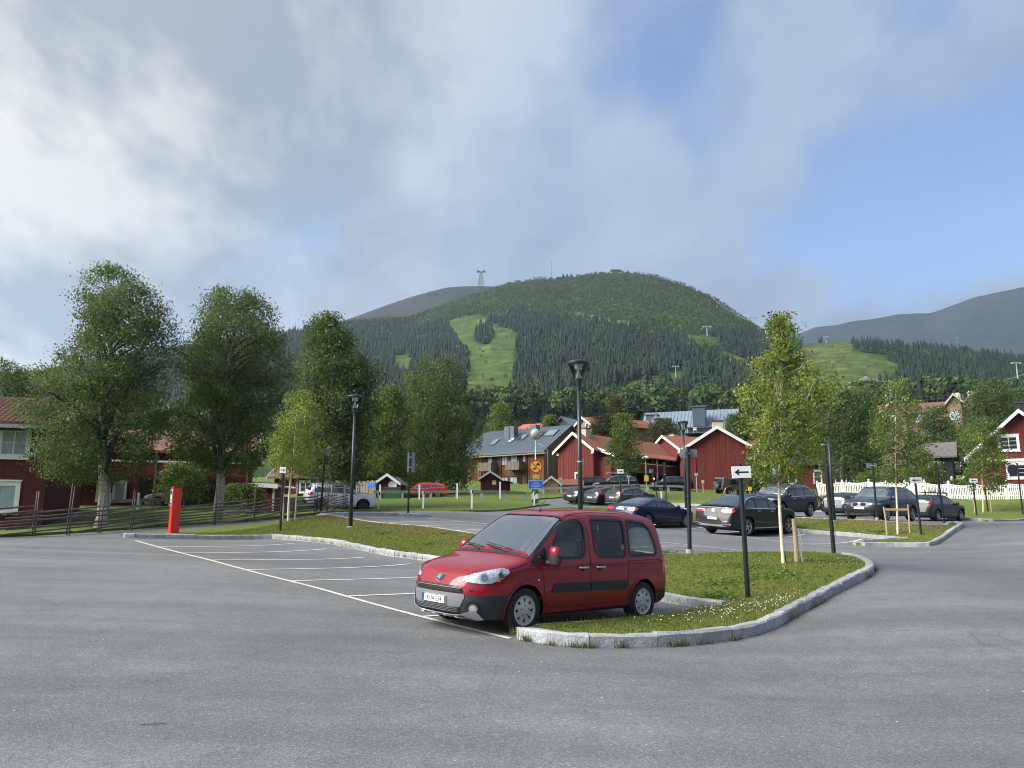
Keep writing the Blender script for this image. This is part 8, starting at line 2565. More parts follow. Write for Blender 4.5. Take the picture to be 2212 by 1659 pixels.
for (ua,ub,ut,vf,vt) in ((1904,1965,1931,894,871),(2035,2071,2052,880,861)):
 xa,xb_,xt = [(u - 1906) / F0 * 154 for u in (ua,ub,ut)]
 m = MB(); m.prism([(xa + .5,-1.4,-2),(xb_ - .5,-1.4,-2),(xb_ - .5,-1.4,zv(vf) + .3),(xt,-1.4,zv(vt)),(xa + .5,-1.4,zv(vf) + .3)],(0,6,0)); m.build('front_gable','stucco_tan',t)
 for s_ in (xa,xb_):
  m = MB(); m.prism([(s_,-2.0,zv(vf)),(xt,-2.0,zv(vt) + .15),(xt,-2.0,zv(vt) + .5),(s_,-2.0,zv(vf) + .38)],(0,7,0)); m.build('gable_roof','roof_tile_old',t)
  m = MB(); m.prism([(s_,-2.06,zv(vf) - .1),(xt,-2.06,zv(vt) + .05),(xt,-2.06,zv(vt) + .55),(s_,-2.06,zv(vf) + .42)],(0,.05,0)); m.build('verge_board','chimney_stucco',t)
for u in (1930,1980,2012,2052,2100): window(t,FRONT((u - 1906) / F0 * 154,zv(904),-1.404 if u in (1930,2052) else 0),1.3,1.25,1,1,glass='curtain')
m = MB(); y = 6
for k in range(16): x = 5.5 + k * .95; m.box(x - .03,x + .03,y - .03,y + .03,zv(868) + .4,zv(868) + 1.9)
for z in (1.2,1.9): m.box(5.5,19.8,y - .03,y + .03,zv(868) + z,zv(868) + z + .05)
o = m.build('roof_railing','chimney_metal',t); o['kind'] = 'stuff'
for u,v in ((2066,848),(2091,846)): x = (u - 1906) / F0 * 154; MB().lathe([(.55,zv(868) - .5),(.55,zv(v)),(.3,zv(v) + .25),(0,zv(v) + .3)],14,M=Matrix.Translation((x,5,0))).build('roof_flue','white_paint',t)
x = (2078 - 1906) / F0 * 154; MB().box(x - 1.4,x + 1.4,4.5,6.5,zv(866),zv(858)).build('roof_plant_room','stucco_tan',t)
p = P(1924,880,150); a_ = thing('antenna_mast','short pole with white panel antennas above the tan building','antenna',p)
MB().tube((0,0,-1),(0,0,4.6),.07,None,6).build('pole','steel_mast',a_)
for k,x in enumerate((-.7,.3)): MB().box(x - .18,x + .18,-.1,.1,1.2 + k,2.6 + k).build('antenna_panel','white_paint',a_)
# ================================================================ fences
def picket_fence():
 t = thing('picket_fence','long white wooden picket fence with scalloped tops and ball capped posts, right side','fence')
 pts = [P(1768,1083,75.5),P(1880,1083,71),P(2000,1083,65.5),P(2110,1083,60.3),P(2250,1081,56)]
 line = resample([Vector((p.x,p.y,0)) for p in pts],.5)
 acc = 0; bay = 2.35; last = -9; H = 1.18
 L_ = resample([Vector((p.x,p.y,0)) for p in pts],.145)
 m = None; k = 0
 def g(p): return G(p.x,p.y) + .05
 posts = resample([Vector((p.x,p.y,0)) for p in pts],bay)
 for a,b in zip(posts[:-1],posts[1:]):
  d = (b - a); n = Vector((-d.y,d.x,0)).normalized(); ang = math.atan2(d.y,d.x)
  m = MB()
  np_ = 16
  for i in range(1,np_):
   f = i / np_; p = a.lerp(b,f); z = g(p)
   h = H - .12 * math.sin(math.pi * f)
   M = Matrix.Translation((p.x,p.y,z)) @ Euler((0,0,ang)).to_matrix().to_4x4()
   m.box(-.040,.040,-.012,.012,.06,h,M)
  o = m.build('pickets','white_paint',t); o['kind'] = 'stuff'
  for zz in (.28,.92):
   r_ = MB(); za,zb = g(a) + zz,g(b) + zz
   r_.prism([(a.x + n.x * .03,a.y + n.y * .03,za),(b.x + n.x * .03,b.y + n.y * .03,zb),(b.x + n.x * .03,b.y + n.y * .03,zb + .09),(a.x + n.x * .03,a.y + n.y * .03,za + .09)],n * .03); r_.build('rail','white_paint',t)
  c = MB(); prev = None
  for i in range(9):
   f = i / 8; p = a.lerp(b,f); prev_ = (p.x,p.y,g(p) + H - .12 * math.sin(math.pi * f) + .03)
   if prev: c.tube(prev,prev_,.035,None,4)
   prev = prev_
  c.build('scalloped_cap','white_paint',t)
 for p in posts:
  m = MB(); M = Matrix.Translation((p.x,p.y,g(p)))
  m.box(-.08,.08,-.08,.08,-.2,1.28,M); m.lathe([(.09,1.283),(.10,1.32),(.05,1.34),(.085,1.40),(.075,1.46),(0,1.49)],10,M=M); m.build('post','white_paint',t)
 p = P(2000,1062,69); q = P(2085,1062,70)
 t2 = thing('garden_fence','white curved board fence and gate before the dark timber house','fence',(0,0,0))
 n = 12
 for i in range(n):
  f0,f1 = i / n,(i + 1) / n; a = p.lerp(q,f0); b = p.lerp(q,f1 - .06 / n)
  h = .75 + .5 * abs(math.sin(f0 * 5.2)) ** 2 * (1 if i > 5 else .4)
  m = MB(); m.prism([(a.x,a.y,a.z - 1),(b.x,b.y,b.z - 1),(b.x,b.y,b.z + h),(a.x,a.y,a.z + h)],(0,.05,0)); m.build('plank','white_paint',t2)
 for f in (0,.35,.68,.99):
  a = p.lerp(q,f); m = MB(); m.box(a.x - .09,a.x + .09,a.y - .12,a.y - .003,a.z - 1,a.z + 1.25); m.lathe([(.1,0),(.08,.08),(0,.15)],8,M=Matrix.Translation((a.x,a.y - .06,a.z + 1.253))); m.build('post','white_paint',t2)
picket_fence()
def pole_fence():
 t = thing('round_pole_fence','weathered round pole fence of slanting rails and paired stakes along the left lawn','fence')
 base = [HP(-120,1166),HP(34,1161),HP(140,1157),HP(236,1151),HP(340,1142),HP(445,1135),HP(560,1128),HP(640,1119.5),HP(700,1110),HP(760,1103.5),HP(800,1101)]
 ln = resample(smooth_line(base,1),.2)
 acc = [0]
 for a,b in zip(ln[:-1],ln[1:]): acc.append(acc[-1] + (b - a).length)
 tot = acc[-1]
 def at(d):
  i = max(0,min(len(acc) - 2,int(np.searchsorted(acc,d)) - 1)); f = (d - acc[i]) / max(1e-6,acc[i + 1] - acc[i])
  p = ln[i].lerp(ln[i + 1],f); q = (ln[i + 1] - ln[i]).normalized()
  return p,Vector((-q.y,q.x,0))
 d = .3; step = 1.72
 while d < tot:
  p,n = at(d)
  n = n if n.y > 0 else -n
  p = p + n * .35
  for s_ in (-.055,.055):
   h = random.uniform(1.45,1.85); z = G(p.x,p.y) + .05
   q = p + n * s_; lean = Vector((random.uniform(-.05,.05),random.uniform(-.04,.04),0))
   m = MB(); m.path([(q.x,q.y,z - .2),(q.x + lean.x * .5,q.y + lean.y * .5,z + h * .5),(q.x + lean.x,q.y + lean.y,z + h)],[.030,.026,.018],6); m.build('stake','old_wood',t,smooth=True)
  d += step + random.uniform(-.1,.1)
 d = -1.2
 while d < tot - 1.0:
  for lv in range(6):
   if random.random() < .08: continue
   L_ = random.uniform(4.4,5.6); bz = .10 + .135 * lv
   s0,s1 = max(0,d),min(tot,d + L_)
   a,n = at(s0); b,n2 = at(s1); n = n if n.y > 0 else -n; n2 = n2 if n2.y > 0 else -n2
   z0 = G(a.x,a.y) + .12 + max(0,(0 - d)) * .0; z1 = G(b.x,b.y) + random.uniform(.90,1.10)
   pts = []
   for k in range(6):
    f = k / 5; c,nn = at(s0 + (s1 - s0) * f); nn = nn if nn.y > 0 else -nn
    zz = G(c.x,c.y) + bz + f * .26 + .02 * math.sin(f * 3 + lv)
    q = c + nn * .35; pts.append((q.x,q.y,zz))
   m = MB(); m.path(pts,[.024,.032,.034,.033,.03,.022],6); m.build('rail','old_wood',t,smooth=True)
  d += random.uniform(3.2,3.7)
pole_fence()
def guard_rail(name,label,line,post_gap=2.0,h=.55,th=.20,mat='rail_wood'):
 t = thing(name,label,'guard rail')
 ps = resample([Vector((p[0],p[1],0)) for p in line],post_gap)
 for a,b in zip(ps[:-1],ps[1:]):
  n = Vector((-(b - a).y,(b - a).x,0)).normalized()
  za,zb = G(a.x,a.y) + h,G(b.x,b.y) + h
  m = MB(); m.prism([(a.x,a.y,za),(b.x,b.y,zb),(b.x,b.y,zb + th),(a.x,a.y,za + th)],n * .16); m.build('beam',mat,t)
 for p in ps:
  z = G(p.x,p.y); m = MB(); m.box(p.x - .09,p.x + .09,p.y + .02,p.y + .2,z - .2,z + h + .02); m.build('post','galv',t)
 return t
gr = lambda pts: [tuple(P(u,v,Y))[:2] for u,v,Y in pts]
guard_rail('wooden_guard_rail','low wooden guard rail on the bank before the red estate car',gr([(806,1070,60),(930,1070,61.5),(1040,1068,63),(1136,1066,66)]))
guard_rail('wooden_guard_rail','low wooden guard rail before the terrace of parked SUVs',gr([(1174,1058,76),(1290,1056,76.5),(1400,1055,77),(1488,1054,77.5)]))
guard_rail('wooden_guard_rail','short wooden guard rail on the left lawn between the birch trunks',gr([(229,1092,44.5),(300,1088,46),(366,1084,47.5)]),h=.45)
# ================================================================ posts, lamps and signs
def marker(u,v,hgt,label,Y=None,dark=False):
 p = hit(u,v) if Y is None else P(u,v,Y)
 if Y is not None: p.z = G(p.x,p.y) + .05
 t = thing('marker_post',label,'marker post',p,group='white marker posts along the bank')
 lean = random.uniform(-.03,.03)
 m = MB(); m.prism([(-.055,-.04,-.1),(.055,-.04,-.1),(.055 + lean,-.04,hgt),(-.055 + lean,-.04,hgt)],(0,.08,0)); m.build('post','post_white',t)
 if dark:
  m = MB(); m.box(-.085 + lean,.085 + lean,-.07,.07,hgt - .22,hgt + .02); m.build('head','post_white',t)
  m = MB(); m.box(.0 + lean,.088 + lean,-.075,-.071,hgt - .20,hgt + .0); m.build('reflector','sign_black',t)
 else:
  m = MB(); m.box(-.062 + lean,.062 + lean,-.046,.046,hgt - .12,hgt + .02); m.build('head','post_white',t)
for k,(u,v,h_,dk,w) in enumerate(((817,1102,1.15,True,'just left of the double sign back'),(914,1102,1.2,True,'below the front of the red estate car'),(1019,1102,1.25,True,'right of the red estate car'),(1154,1066 + 29,1.0,True,'beside the green litter bin'),
         (1430,1093,1.15,False,'behind the dark blue car'))):
 marker(u,v,h_,'white marker post ' + w,None,dk)
for k,(u,v,Y,h_,w) in enumerate(((821,1067,59.5,1.15,'at the left end of the guard rail'),(906,1068,60.5,1.15,'before the bonnet of the red estate car'),(988,1066,61.5,1.25,'behind the tail of the red estate car'),(1080,1064,63.5,1.4,'before the low bin store'),
                                      (235,1100,44,1.0,'leftmost on the left lawn beside the birch trunk'),(297,1097,45,1.0,'second on the left lawn before the silver cars'))):
 marker(u,v,h_,'white marker post ' + w,Y)
def lamp_post(name,label,base,H,wid=.62,group='black park lamps of the car park',concrete=True,lean=(0,0)):
 t = thing(name,label,'street lamp',base,group=group)
 hh = wid * .86                              # head height
 zb = H - hh
 lx,ly = lean
 m = MB(); m.path([(0,0,.0),(lx * .5,ly * .5,zb * .5),(lx,ly,zb - .28)],[.078,.062,.052],14); m.build('pole','lamp_metal',t,smooth=True)
 if concrete:
  m = MB(); m.lathe([(.14,-.4),(.17,.08),(.13,.14),(.12,.14)],12); m.build('foundation','concrete',t)
 M = Matrix.Translation((lx,ly,0))
 m = MB(); m.lathe([(.055,zb - .28),(.07,zb - .27),(.07,zb - .24),(.058,zb - .23),(.085,zb - .12),(.12,zb),(.125,zb + .012),(.0,zb + .012)],18,M=M); m.build('neck','lamp_metal',t,auto=40)
 r0,r1 = .108,wid * .47
 zt = zb + hh * .84
 m = MB(); m.lathe([(r0,zb + .013),(r1 * .97,zt)],20,M=M,caps=False); m.build('lantern_glass','lantern_glass',t,smooth=True)
 for k in range(4):
  a = math.pi / 2 * k + .0
  m = MB(); m.tube(M @ Vector((r0 * math.cos(a),r0 * math.sin(a),zb)),M @ Vector((r1 * math.cos(a),r1 * math.sin(a),zt)),.013,.013,6); m.build('strut','lamp_metal',t)
 m = MB(); m.lathe([(r1 * .86,zt - .005),(wid * .47,zt - .01),(wid * .5,zt + .02),(wid * .49,zt + .045),(wid * .36,zt + .085),(wid * .18,zt + .105),(0,zt + .11)],26,M=M); m.build('canopy','lamp_metal',t,auto=50)
 m = MB(); m.lathe([(.100,zb + .014),(.085,zb + .06),(.014,zb + .28),(0,zb + .29)],14,M=M); m.build('cone_reflector','sign_white',t,smooth=True)
 m = MB(); m.lathe([(.10,zt - .14),(.115,zt - .13),(.115,zt - .01),(.0,zt - .01)],14,M=M); m.build('lamp_unit','bag_white',t,auto=40)
 return t
def lamp_at(u,vb,vt,label,Y=None,wid=.62,**kw):
 p = hit(u,vb) if Y is None else P(u,vb,Y)
 if Y is not None: p.z = G(p.x,p.y) + .1
 top = P(u,vt,p.y)
 return lamp_post('street_lamp',label,p,top.z - p.z,wid,**kw)
lamp_at(757,1145,854,'black park lamp on the left grass bank behind the empty bays')
lamp_at(1255.5,1192,780,'tallest park lamp, directly behind the dark red people carrier')
lamp_at(1484,1140,910,'park lamp between the dark blue car and the right red barn',Y=44)
lamp_at(1803,1131,903,'park lamp seen through the near birch crown on the right')
lm = [o for o in bpy.data.objects if o.get('label','').startswith('tallest park lamp')][0]
m = MB(); m.lathe([(.066,2.42),(.072,2.425),(.072,2.455),(.066,2.46)],14); m.box(.06,.10,-.02,.02,2.36,2.5); m.build('strap','galv',lm)
def text_on(parent,txt,size,mat,M,sx=1.0): return text_mesh(txt,size,mat,parent,M,sx=sx)
SF = Matrix(((1,0,0,0),(0,0,-1,0),(0,1,0,0),(0,0,0,1)))
def arrow_sign(u,vb,vt,w_px,h_px,right,label,Y=None,lean=(0,0),rz=0,over=.06,base=False,pr=.045):
 p = hit(u,vb) if Y is None else P(u,vb,Y)
 if Y is not None: p.z = G(p.x,p.y) + .08
 s_ = p.y / F0
 top = P(u,vt,p.y).z - p.z
 w,h = w_px * s_,h_px * s_
 t = thing('direction_sign',label,'sign',p,0,group='arrow signs on black posts')
 lx,ly = lean
 m = MB(); m.path([(0,0,-.1),(lx,ly,top + over)],[pr,pr],14); m.build('post','black_metal',t,auto=40)
 if base:
  m = MB(); m.lathe([(pr * 1.5,-.1),(pr * 1.5,.10),(0,.10)],12); m.build('foundation','concrete',t)
 z0 = top - h / 2
 fx = lx * z0 / top
 M = Matrix.Translation((fx,ly - pr - .03,z0)) @ Euler((0,R(-1.5 if not right else .5),rz)).to_matrix().to_4x4()
 m = MB(); m.box(-w / 2,w / 2,-.012,.012,-h / 2,h / 2,M); pl = m.build('sign_plate','sign_white',t,bevel=.004)
 k = 1 if right else -1
 aw,ah = w * .36,h * .30
 A_ = [(-aw * k,-h * .065),(aw * .42 * k,-h * .065),(aw * .30 * k,-ah),(aw * k * 1.02,0),(aw * .30 * k,ah),(aw * .42 * k,h * .065),(-aw * k,h * .065)]
 m = MB(); m.prism([(x,-.0135,z) for x,z in A_],(0,-.002,0),M); m.build('arrow','sign_black',pl)
 m = MB(); m.box(-.06 + fx,.06 + fx,ly - pr - .016,ly - pr + .02,z0 - .02,z0 + .02); m.build('bracket','galv',t)
 return t
arrow_sign(1617,1305,1008,41,25,False,'large white left arrow sign on the nearest leaning black post',lean=(-.03,0))
arrow_sign(605,1153,1009,13,13,True,'small white right arrow sign on the left grass bank',base=True)
arrow_sign(1342,1110,1014,13.5,9,True,'white right arrow sign above the three parked estate cars',Y=52)
arrow_sign(1991,1161,1031,25.5,13,False,'white left arrow sign on the middle island, right of the slim birch',lean=(-.06,0))
arrow_sign(2110,1117,1034,17,8.5,False,'small white left arrow sign farthest right before the picket fence')
def plain_post(u,vb,vt,label,Y=None,lean=(0,0),plates=(),r=.045,base=False,cat='sign',name='sign_post',strap=True):
 """plates: (dx_px, v0, v1, w_px, material) seen from behind"""
 p = hit(u,vb) if Y is None else P(u,vb,Y)
 if Y is not None: p.z = G(p.x,p.y) + .08
 s_ = p.y / F0; top = P(u,vt,p.y).z - p.z
 t = thing(name,label,cat,p)
 m = MB(); m.path([(0,0,-.1),(lean[0],lean[1],top)],[r,r],14); m.build('post','black_metal',t,auto=40)
 if base: MB().lathe([(r * 1.7,-.1),(r * 1.7,.18),(0,.18)],12).build('foundation','concrete',t)
 for dx,v0,v1,w_px,mt in plates:
  z1 = P(u,v0,p.y).z - p.z; z0 = P(u,v1,p.y).z - p.z; w = w_px * s_
  x = dx * s_ + lean[0]
  pl = MB().box(x - w / 2,x + w / 2,r + .02,r + .04,z0,z1).build('sign_plate',mt,t)
  if strap: MB().box(lean[0] - r - .02,lean[0] + r + .02,-r - .01,r + .019,(z0 + z1) / 2 - .02,(z0 + z1) / 2 + .02).build('strap','galv',t)
 return t
plain_post(1490,1202,965,'black post with two grey sign backs right behind the people carrier',lean=(.06,0),plates=((-8,970,988,15,'sign_back'),(14,970,987,14,'sign_back')),base=True,r=.055)
plain_post(1802,1201,958,'plain black post standing at the tip of the near island',lean=(-.05,0),plates=((0,958,963,14,'sign_back'),),r=.06)
plain_post(881,1112,974,'black post with a tall double grey sign back',plates=((1,977,998,15,'sign_back'),(1,998.6,1020,15,'sign_back')),lean=(.06,0),r=.05)
plain_post(692,1112,974,'black post with a small grey sign box left of the white SUV',lean=(.12,0),plates=((3,974,984,11,'sign_back'),),base=True,r=.05)
plain_post(1424,1062,1015,'leaning black post behind the row of estate cars',Y=60,lean=(-.55,0),plates=((0,1014,1022,8,'sign_back'),))
plain_post(1896,1131,1000,'black post with a grey sign back at the front of the slate blue SUV',Y=34.6,plates=((0,1000,1011,23,'sign_back'),),base=True,lean=(-.02,0))
plain_post(2040,1129,998,'tall black post with clamps beside the dark green estate car',lean=(-.12,0),plates=((-14,985,1010,3,'panel_grey'),),r=.05)
plain_post(2135,1108,1050,'short black post right of the thin young birch',lean=(-.05,0))
plain_post(2209,1105,1000,'dark post at the right frame edge',Y=50,plates=(),r=.05)
p = P(2193,1060,50)
t = [o for o in bpy.data.objects if o.get('label','') == 'dark post at the right frame edge'][0]
M = Matrix.Translation((-.30,.02,P(2193,1015,50).z - t.location.z)) @ Euler((R(90),0,0)).to_matrix().to_4x4()
MB().lathe([(0,-.012),(.36,-.012),(.36,.012),(0,.012)],24,M=M).build('round_sign','lamp_metal',t)
plain_post(1443,1112,985,'dark post with a tall sign back before the upper balcony wall',Y=47,lean=(-.02,0),plates=((0,1000,1025,7,'lamp_metal'),),strap=False) if False else None
plain_post(1771,1100,1040,'leaning thin black post left of the white fence',Y=62,lean=(-.25,0))
plain_post(1440,1098,1000,'black post with a tall narrow sign back left of the right barn',Y=56,lean=(-.02,0),plates=((-1,998,1052,7,'lamp_metal'),))
p = hit(1157,1098); p = P(1157,1098,56); p.z = G(p.x,p.y) + .08
t = thing('globe_lamp','grey pole with a white glass globe lamp on the bank','street lamp',p)
s_ = p.y / F0
zt = P(1157,947,p.y).z - p.z
MB().path([(0,0,-.1),(.02,0,zt)],[.055,.04],10).build('pole','galv',t,smooth=True)
m = MB(); r_ = 11.5 * s_ * .98; m.lathe([(0,-r_),(r_ * .5,-r_ * .87),(r_ * .87,-r_ * .5),(r_,0),(r_ * .87,r_ * .5),(r_ * .5,r_ * .87),(0,r_)],24,M=Matrix.Translation((.02,0,zt + r_ * .9))); m.build('globe','globe_glass',t,smooth=True)
MB().lathe([(.05,zt - .06),(.12,zt),(.12,zt + .04),(0,zt + .04)],12).build('collar','black_metal',t)
zs = lambda v: P(1157,v,p.y).z - p.z
q = thing('no_vehicles_sign','round yellow sign with red bar across a car and a moped','sign',p)
c = Matrix.Translation((.04,-.10,zs(1008))) @ Euler((R(90),0,0)).to_matrix().to_4x4(); rd = 14.8 * s_
MB().lathe([(0,-.012),(rd,-.012),(rd,.0),(0,.0)],32,M=c).build('red_border','sign_red',q)
MB().lathe([(0,.001),(rd * .78,.001),(rd * .78,.004),(0,.004)],32,M=c).build('yellow_field','sign_yellow',q)
ang = R(-45); m = MB(); m.box(-rd * .80,rd * .80,-.005,-.001,-rd * .07,rd * .07,Matrix.Translation((.04,-.10,zs(1008))) @ Euler((0,R(45),0)).to_matrix().to_4x4()); m.build('red_bar','sign_red',q)
def sym(pts,ox,oz,k,nm):
 mm = MB(); mm.prism([(.04 + (ox + x * k) * rd,-.107,zs(1008) + (oz + z * k) * rd) for x,z in pts],(0,-.002,0)); mm.build(nm,'sign_black',q)
sym([(-.5,-.35),(-.35,-.35),(-.35,-.22),(.35,-.22),(.35,-.35),(.5,-.35),(.5,.05),(.36,.12),(.26,.42),(-.26,.42),(-.36,.12),(-.5,.05)],.30,.30,.50,'car_symbol')
sym([(-.6,-.15),(-.45,-.35),(-.2,-.2),(.15,-.2),(.35,-.35),(.6,-.2),(.5,.05),(.3,.05),(.15,.3),(-.05,.42),(-.15,.3),(.0,.1),(-.3,.05),(-.5,.1)],-.22,-.30,.50,'moped_symbol')
q = thing('supplementary_sign','small yellow two line plate below the round prohibition sign','sign',p)
MB().box(.04 - 13 * s_ * .5 * 2 * .52,.04 + 13 * s_ * .52,-.11,-.09,zs(1035),zs(1026.5)).build('sign_plate','sign_yellow',q)
Mt = Matrix.Translation((.04,-.1115,zs(1029))) @ SF
text_on(q,'Gäller ej',.085,'sign_black',Mt); text_on(q,'behörig trafik',.085,'sign_black',Matrix.Translation((.04,-.1115,zs(1033))) @ SF)
q = thing('blue_notice_sign','blue notice sign with lines of white text under the yellow plate','sign',p)
MB().box(.02 - 16 * s_,.02 + 16 * s_,-.11,-.09,zs(1056.5),zs(1037.5)).build('sign_plate','sign_blue',q,bevel=.01)
m = MB()
for (a,b,c_,d) in ((-15.5,15.5,1038.4,1038.0),(-15.5,15.5,1056.0,1055.6),(-15.5,-15.1,1056,1038),(15.1,15.5,1056,1038)): m.box(.02 + a * s_,.02 + b * s_,-.1125,-.1105,zs(c_),zs(d))
m.build('white_border','sign_white',q)
for k,tx in enumerate(('Parkering','ej tillåten','utanför markerad','Parkeringsplats','Infart')): text_on(q,tx,.105,'sign_white',Matrix.Translation((.02,-.1125,zs(1041 + 3.4 * k))) @ SF)
p = P(1155.5,1100,54.5); p.z = G(p.x,p.y) + .08; s_ = p.y / F0
t = thing('litter_bin','green litter bin lined with a white bag on a grey post','litter bin',p)
zs = lambda v: P(1155,v,p.y).z - p.z
MB().tube((0,0,-.1),(0,0,zs(1080)),.05,None,8).build('post','galv',t)
w = 15.5 * s_
m = MB(); m.prism([(-w / 2 * .85,-.22,zs(1087)),(w / 2 * .85,-.22,zs(1087)),(w / 2,-.24,zs(1064)),(-w / 2,-.24,zs(1064))],(0,.44,0)); m.build('body','bin_green',t,bevel=.03)
m = MB(); m.prism([(-w / 2 * 1.05,-.26,zs(1064) + .003),(w / 2 * 1.05,-.26,zs(1064) + .003),(w / 2 * .8,-.26,zs(1057)),(-w / 2 * .8,-.26,zs(1057))],(0,.5,0)); m.build('hood','bin_green',t,bevel=.04)
m = MB(); m.prism([(-w / 2 * .98,-.262,zs(1079)),(w / 2 * .9,-.262,zs(1078)),(w / 2 * .95,-.262,zs(1067)),(-w / 2 * .9,-.262,zs(1066))],(0,.018,0)); m.build('bag','bag_white',t)
p = P(1184,1064,80); p.z = G(p.x,p.y)
t = thing('street_light','thin grey street light pole with a bent arm against the brown gable','street lamp',p)
zs = lambda v: P(1184,v,p.y).z - p.z
MB().path([(0,0,-.1),(0,0,zs(975)),(-.25,0,zs(966)),(-1.0,0,zs(958))],[.05,.04,.035,.03],8).build('pole','galv',t,smooth=True)
p = P(1446 - 49,1064,72); p.z = G(p.x,p.y)
t = thing('low_street_lamp','short lamp with white dome and a yellow notice before the balcony house','street lamp',p)
zs = lambda v: P(1397,v,p.y).z - p.z
MB().tube((0,0,-.1),(0,0,zs(990)),.04,None,8).build('pole','galv',t)
MB().lathe([(.34,zs(990)),(.30,zs(988)),(.12,zs(985)),(0,zs(984.5))],16).build('dome','sign_white',t,smooth=True)
MB().box(-.2,.2,-.08,-.045,zs(1040),zs(1027)).build('notice','sign_yellow',t)
for k,(u,vt,Y,lb) in enumerate(((1211,1032,79,'grey charging post, leftmost on the terrace'),(1359,1026,79,'grey charging post behind the roof box SUV'),(1506,1022,79,'grey charging post at the right end of the guard rail'))):
 p = P(u,1064,Y); p.z = G(p.x,p.y); h_ = P(u,vt,Y).z - p.z
 t = thing('charging_post',lb,'charging post',p,group='charging posts')
 MB().tube((0,0,-.1),(0,0,h_ - .3),.045,None,8).build('post','galv',t)
 MB().box(-.16,.16,-.1,.1,h_ - .297,h_).build('charger_box','panel_grey',t,bevel=.02)
for k,(u,v,Y,lb) in enumerate(((1520,1078,79,'short post with a yellow cap at the foot of the right barn'),(1620,1060,62,'yellow tipped post beside the taupe off-roader'))):
 p = P(u,v,Y); p.z = G(p.x,p.y)
 t = thing('hydrant_marker',lb,'marker post',p)
 MB().tube((0,0,-.1),(0,0,1.15),.04,None,8).build('post','galv',t); MB().box(-.13,.13,-.06,.06,1.153,1.45).build('cap','sign_yellow',t)
p = P(1710,1050,80)
t = thing('yellow_sign','yellow road sign glimpsed behind the near birch trunk','sign',Vector((p.x,p.y,G(p.x,p.y))))
hz = P(1701,1012,80).z - t.location.z
MB().tube((0,0,-.1),(0,0,hz),.04,None,6).build('post','galv',t); MB().box(-.65,.65,-.07,-.045,hz - .45,hz).build('sign_plate','sign_yellow',t)
# ================================================================ red ticket machine
p = hit(374,1158)
t = thing('ticket_machine','tall red parking ticket machine with grey panel on the corner of the bays','ticket machine',p + Vector((0,0,.1)),R(38))
H = 96 * p.y / F0 * 1.0
b = MB(); b.box(-.155,.155,-.16,.16,-.12,H); b.build('body','machine_red',t,bevel=.012)
m = MB(); m.box(-.165,.165,-.17,.17,H + .003,H + .05); m.build('top','machine_top',t,bevel=.012)
m = MB(); m.box(-.175,-.157,-.125,.125,H * .60,H * .96); pn = m.build('front_panel','panel_grey',t,bevel=.005)
MB().box(-.182,-.177,-.06,.07,H * .86,H * .93).build('display','glass_dark',pn)
MB().box(-.182,-.177,-.09,.0,H * .74,H * .82).build('keypad','sign_white',pn)
MB().box(-.182,-.177,-.10,.10,H * .63,H * .66).build('ticket_tray','sign_black',pn)
m = MB(); m.lathe([(0,0),(.035,0),(.035,.006),(0,.006)],14,M=Matrix.Translation((-.177,.06,H * .78)) @ Euler((0,R(-90),0)).to_matrix().to_4x4()); m.build('sticker','sign_yellow',pn)
for z in (.33,.64):
 MB().box(-.157,-.1555,-.15,.15,H * z,H * z + .006).build('panel_joint','sign_black',t)
p = hit(331,1567)
m = MB(); m.path([p + Vector((-.10,-.01,.008)),p + Vector((-.04,.0,.010)),p + Vector((.03,.01,.008)),p + Vector((.09,.02,.01))],[.002,.003,.003,.001],5); m.tube(p + Vector((.03,.01,.009)),p + Vector((.06,.04,.012)),.002,.001,4)
o = m.build('fallen_twig','bark_dark'); tag(o,'thin dark twig lying on the empty asphalt in the foreground','twig')
m = MB()
for k in range(160):
 x = random.uniform(-8,9); y = random.uniform(3.2,12)
 if poly_inside(np.array([x]),np.array([y]),ISL)[0]: continue
 z = G(x,y) + .004; s_ = random.uniform(.003,.009); a = random.random() * 6
 m.add([(x + s_ * math.cos(a),y + s_ * math.sin(a),z),(x - s_ * .6 * math.sin(a),y + s_ * math.cos(a),z),(x - s_ * math.cos(a),y - s_ * math.sin(a),z),(x,y,z + s_ * .8)],[(0,1,3),(1,2,3),(2,0,3)])
o = m.build('pebbles','bag_white'); tag(o,'tiny pale stones scattered on the asphalt','stones',kind='stuff')
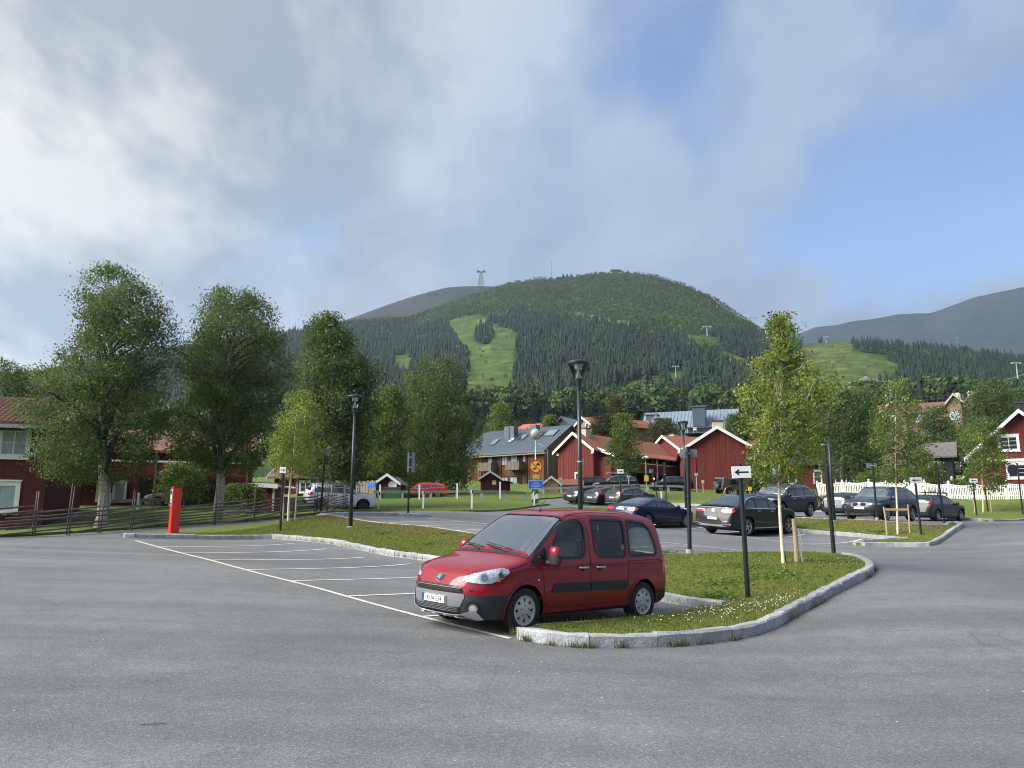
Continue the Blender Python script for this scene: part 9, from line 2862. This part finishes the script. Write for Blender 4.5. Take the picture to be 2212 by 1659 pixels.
# ================================================================ the valley behind the viewer, and the air
def valley():
 us_ = np.linspace(-math.pi,math.pi,97); rs = np.array([0,30,60,120,250,500,1000,2000,4200])
 A_,R_ = np.meshgrid(us_,rs)
 X = np.sin(A_) * R_; Y = np.cos(A_) * R_
 Z = np.where(Y > 0,-2.2,-2.2 - np.minimum(60,R_ * .05) * np.clip(-Y / (R_ + 1),0,1))
 nx = len(us_); i = (np.arange(nx - 1)[None,:] + (np.arange(len(rs) - 1) * nx)[:,None]).ravel()
 F = np.stack([i,i + nx,i + nx + 1,i + 1],-1)
 o = np_mesh('valley_ground',np.stack([X,Y,Z],-1).reshape(-1,3),F,'far_lawn',attrs={'dry': ('POINT',np.zeros((X.size,3)))},smooth=True); tag(o,kind='structure')
 az = np.linspace(R(62),R(298),160); ks = np.linspace(0,1,14)
 A_,K = np.meshgrid(az,ks)
 Rr = 1400 + 1700 * K
 top = 330 + 130 * np.sin(A_ * 3.1) + 70 * np.sin(A_ * 7.3 + 1)
 X = np.sin(A_) * Rr; Y = np.cos(A_) * Rr; Z = -70 + top * K ** 1.1
 nx = len(az); i = (np.arange(nx - 1)[None,:] + (np.arange(len(ks) - 1) * nx)[:,None]).ravel()
 F = np.stack([i,i + 1,i + nx + 1,i + nx],-1)
 o = np_mesh('valley_hills',np.stack([X,Y,Z],-1).reshape(-1,3),F,'far_fell',smooth=True); tag(o,kind='structure')
 xs = np.arange(-60,61,2.0); ys = np.arange(-40,-12,2.0)
 X,Y = np.meshgrid(xs,ys); Z = GV(X,np.full_like(Y,-13.0)) - .03 - (-13 - Y) * .045
 nx = len(xs); i = (np.arange(nx - 1)[None,:] + (np.arange(len(ys) - 1) * nx)[:,None]).ravel()
 o = np_mesh('asphalt_road',np.stack([X,Y,Z],-1).reshape(-1,3),np.stack([i,i + 1,i + nx + 1,i + nx],-1),'asphalt',smooth=True); tag(o,kind='structure')
 src = [o for o in bpy.data.objects if o.get('group') == 'broadleaf trees behind the village' and o.parent is None][:5]
 rg = np.random.default_rng(8)
 for k in range(46):
  a = R(95 + 170 * k / 45 + rg.uniform(-2,2)); r_ = rg.uniform(44,75)
  s_ = src[k % len(src)]; t = s_.copy(); col.objects.link(t)
  for ch in s_.children:
   c = ch.copy(); col.objects.link(c); c.parent = t
  h = rg.uniform(.8,1.3); t.location = (math.sin(a) * r_,math.cos(a) * r_,-2.6); t.scale = (h,h,h)
  t['label'] = 'leafy tree across the road behind the viewer'; t['group'] = 'trees behind the viewer'
valley()
m = MB(); m.box(-7000,7000,-4300,6500,-140,1500)
hz_ = m.build('haze',None); tag(hz_,kind='stuff')
hm = new_mat('haze_air'); t_ = hm.node_tree
out = N(t_,'ShaderNodeOutputMaterial'); pv = N(t_,'ShaderNodeVolumePrincipled')
pv.inputs['Color'].default_value = (.62,.80,1.0,1); pv.inputs['Density'].default_value = .00009; pv.inputs['Anisotropy'].default_value = .35
t_.links.new(pv.outputs[0],out.inputs['Volume'])
hz_.data.materials.append(hm)
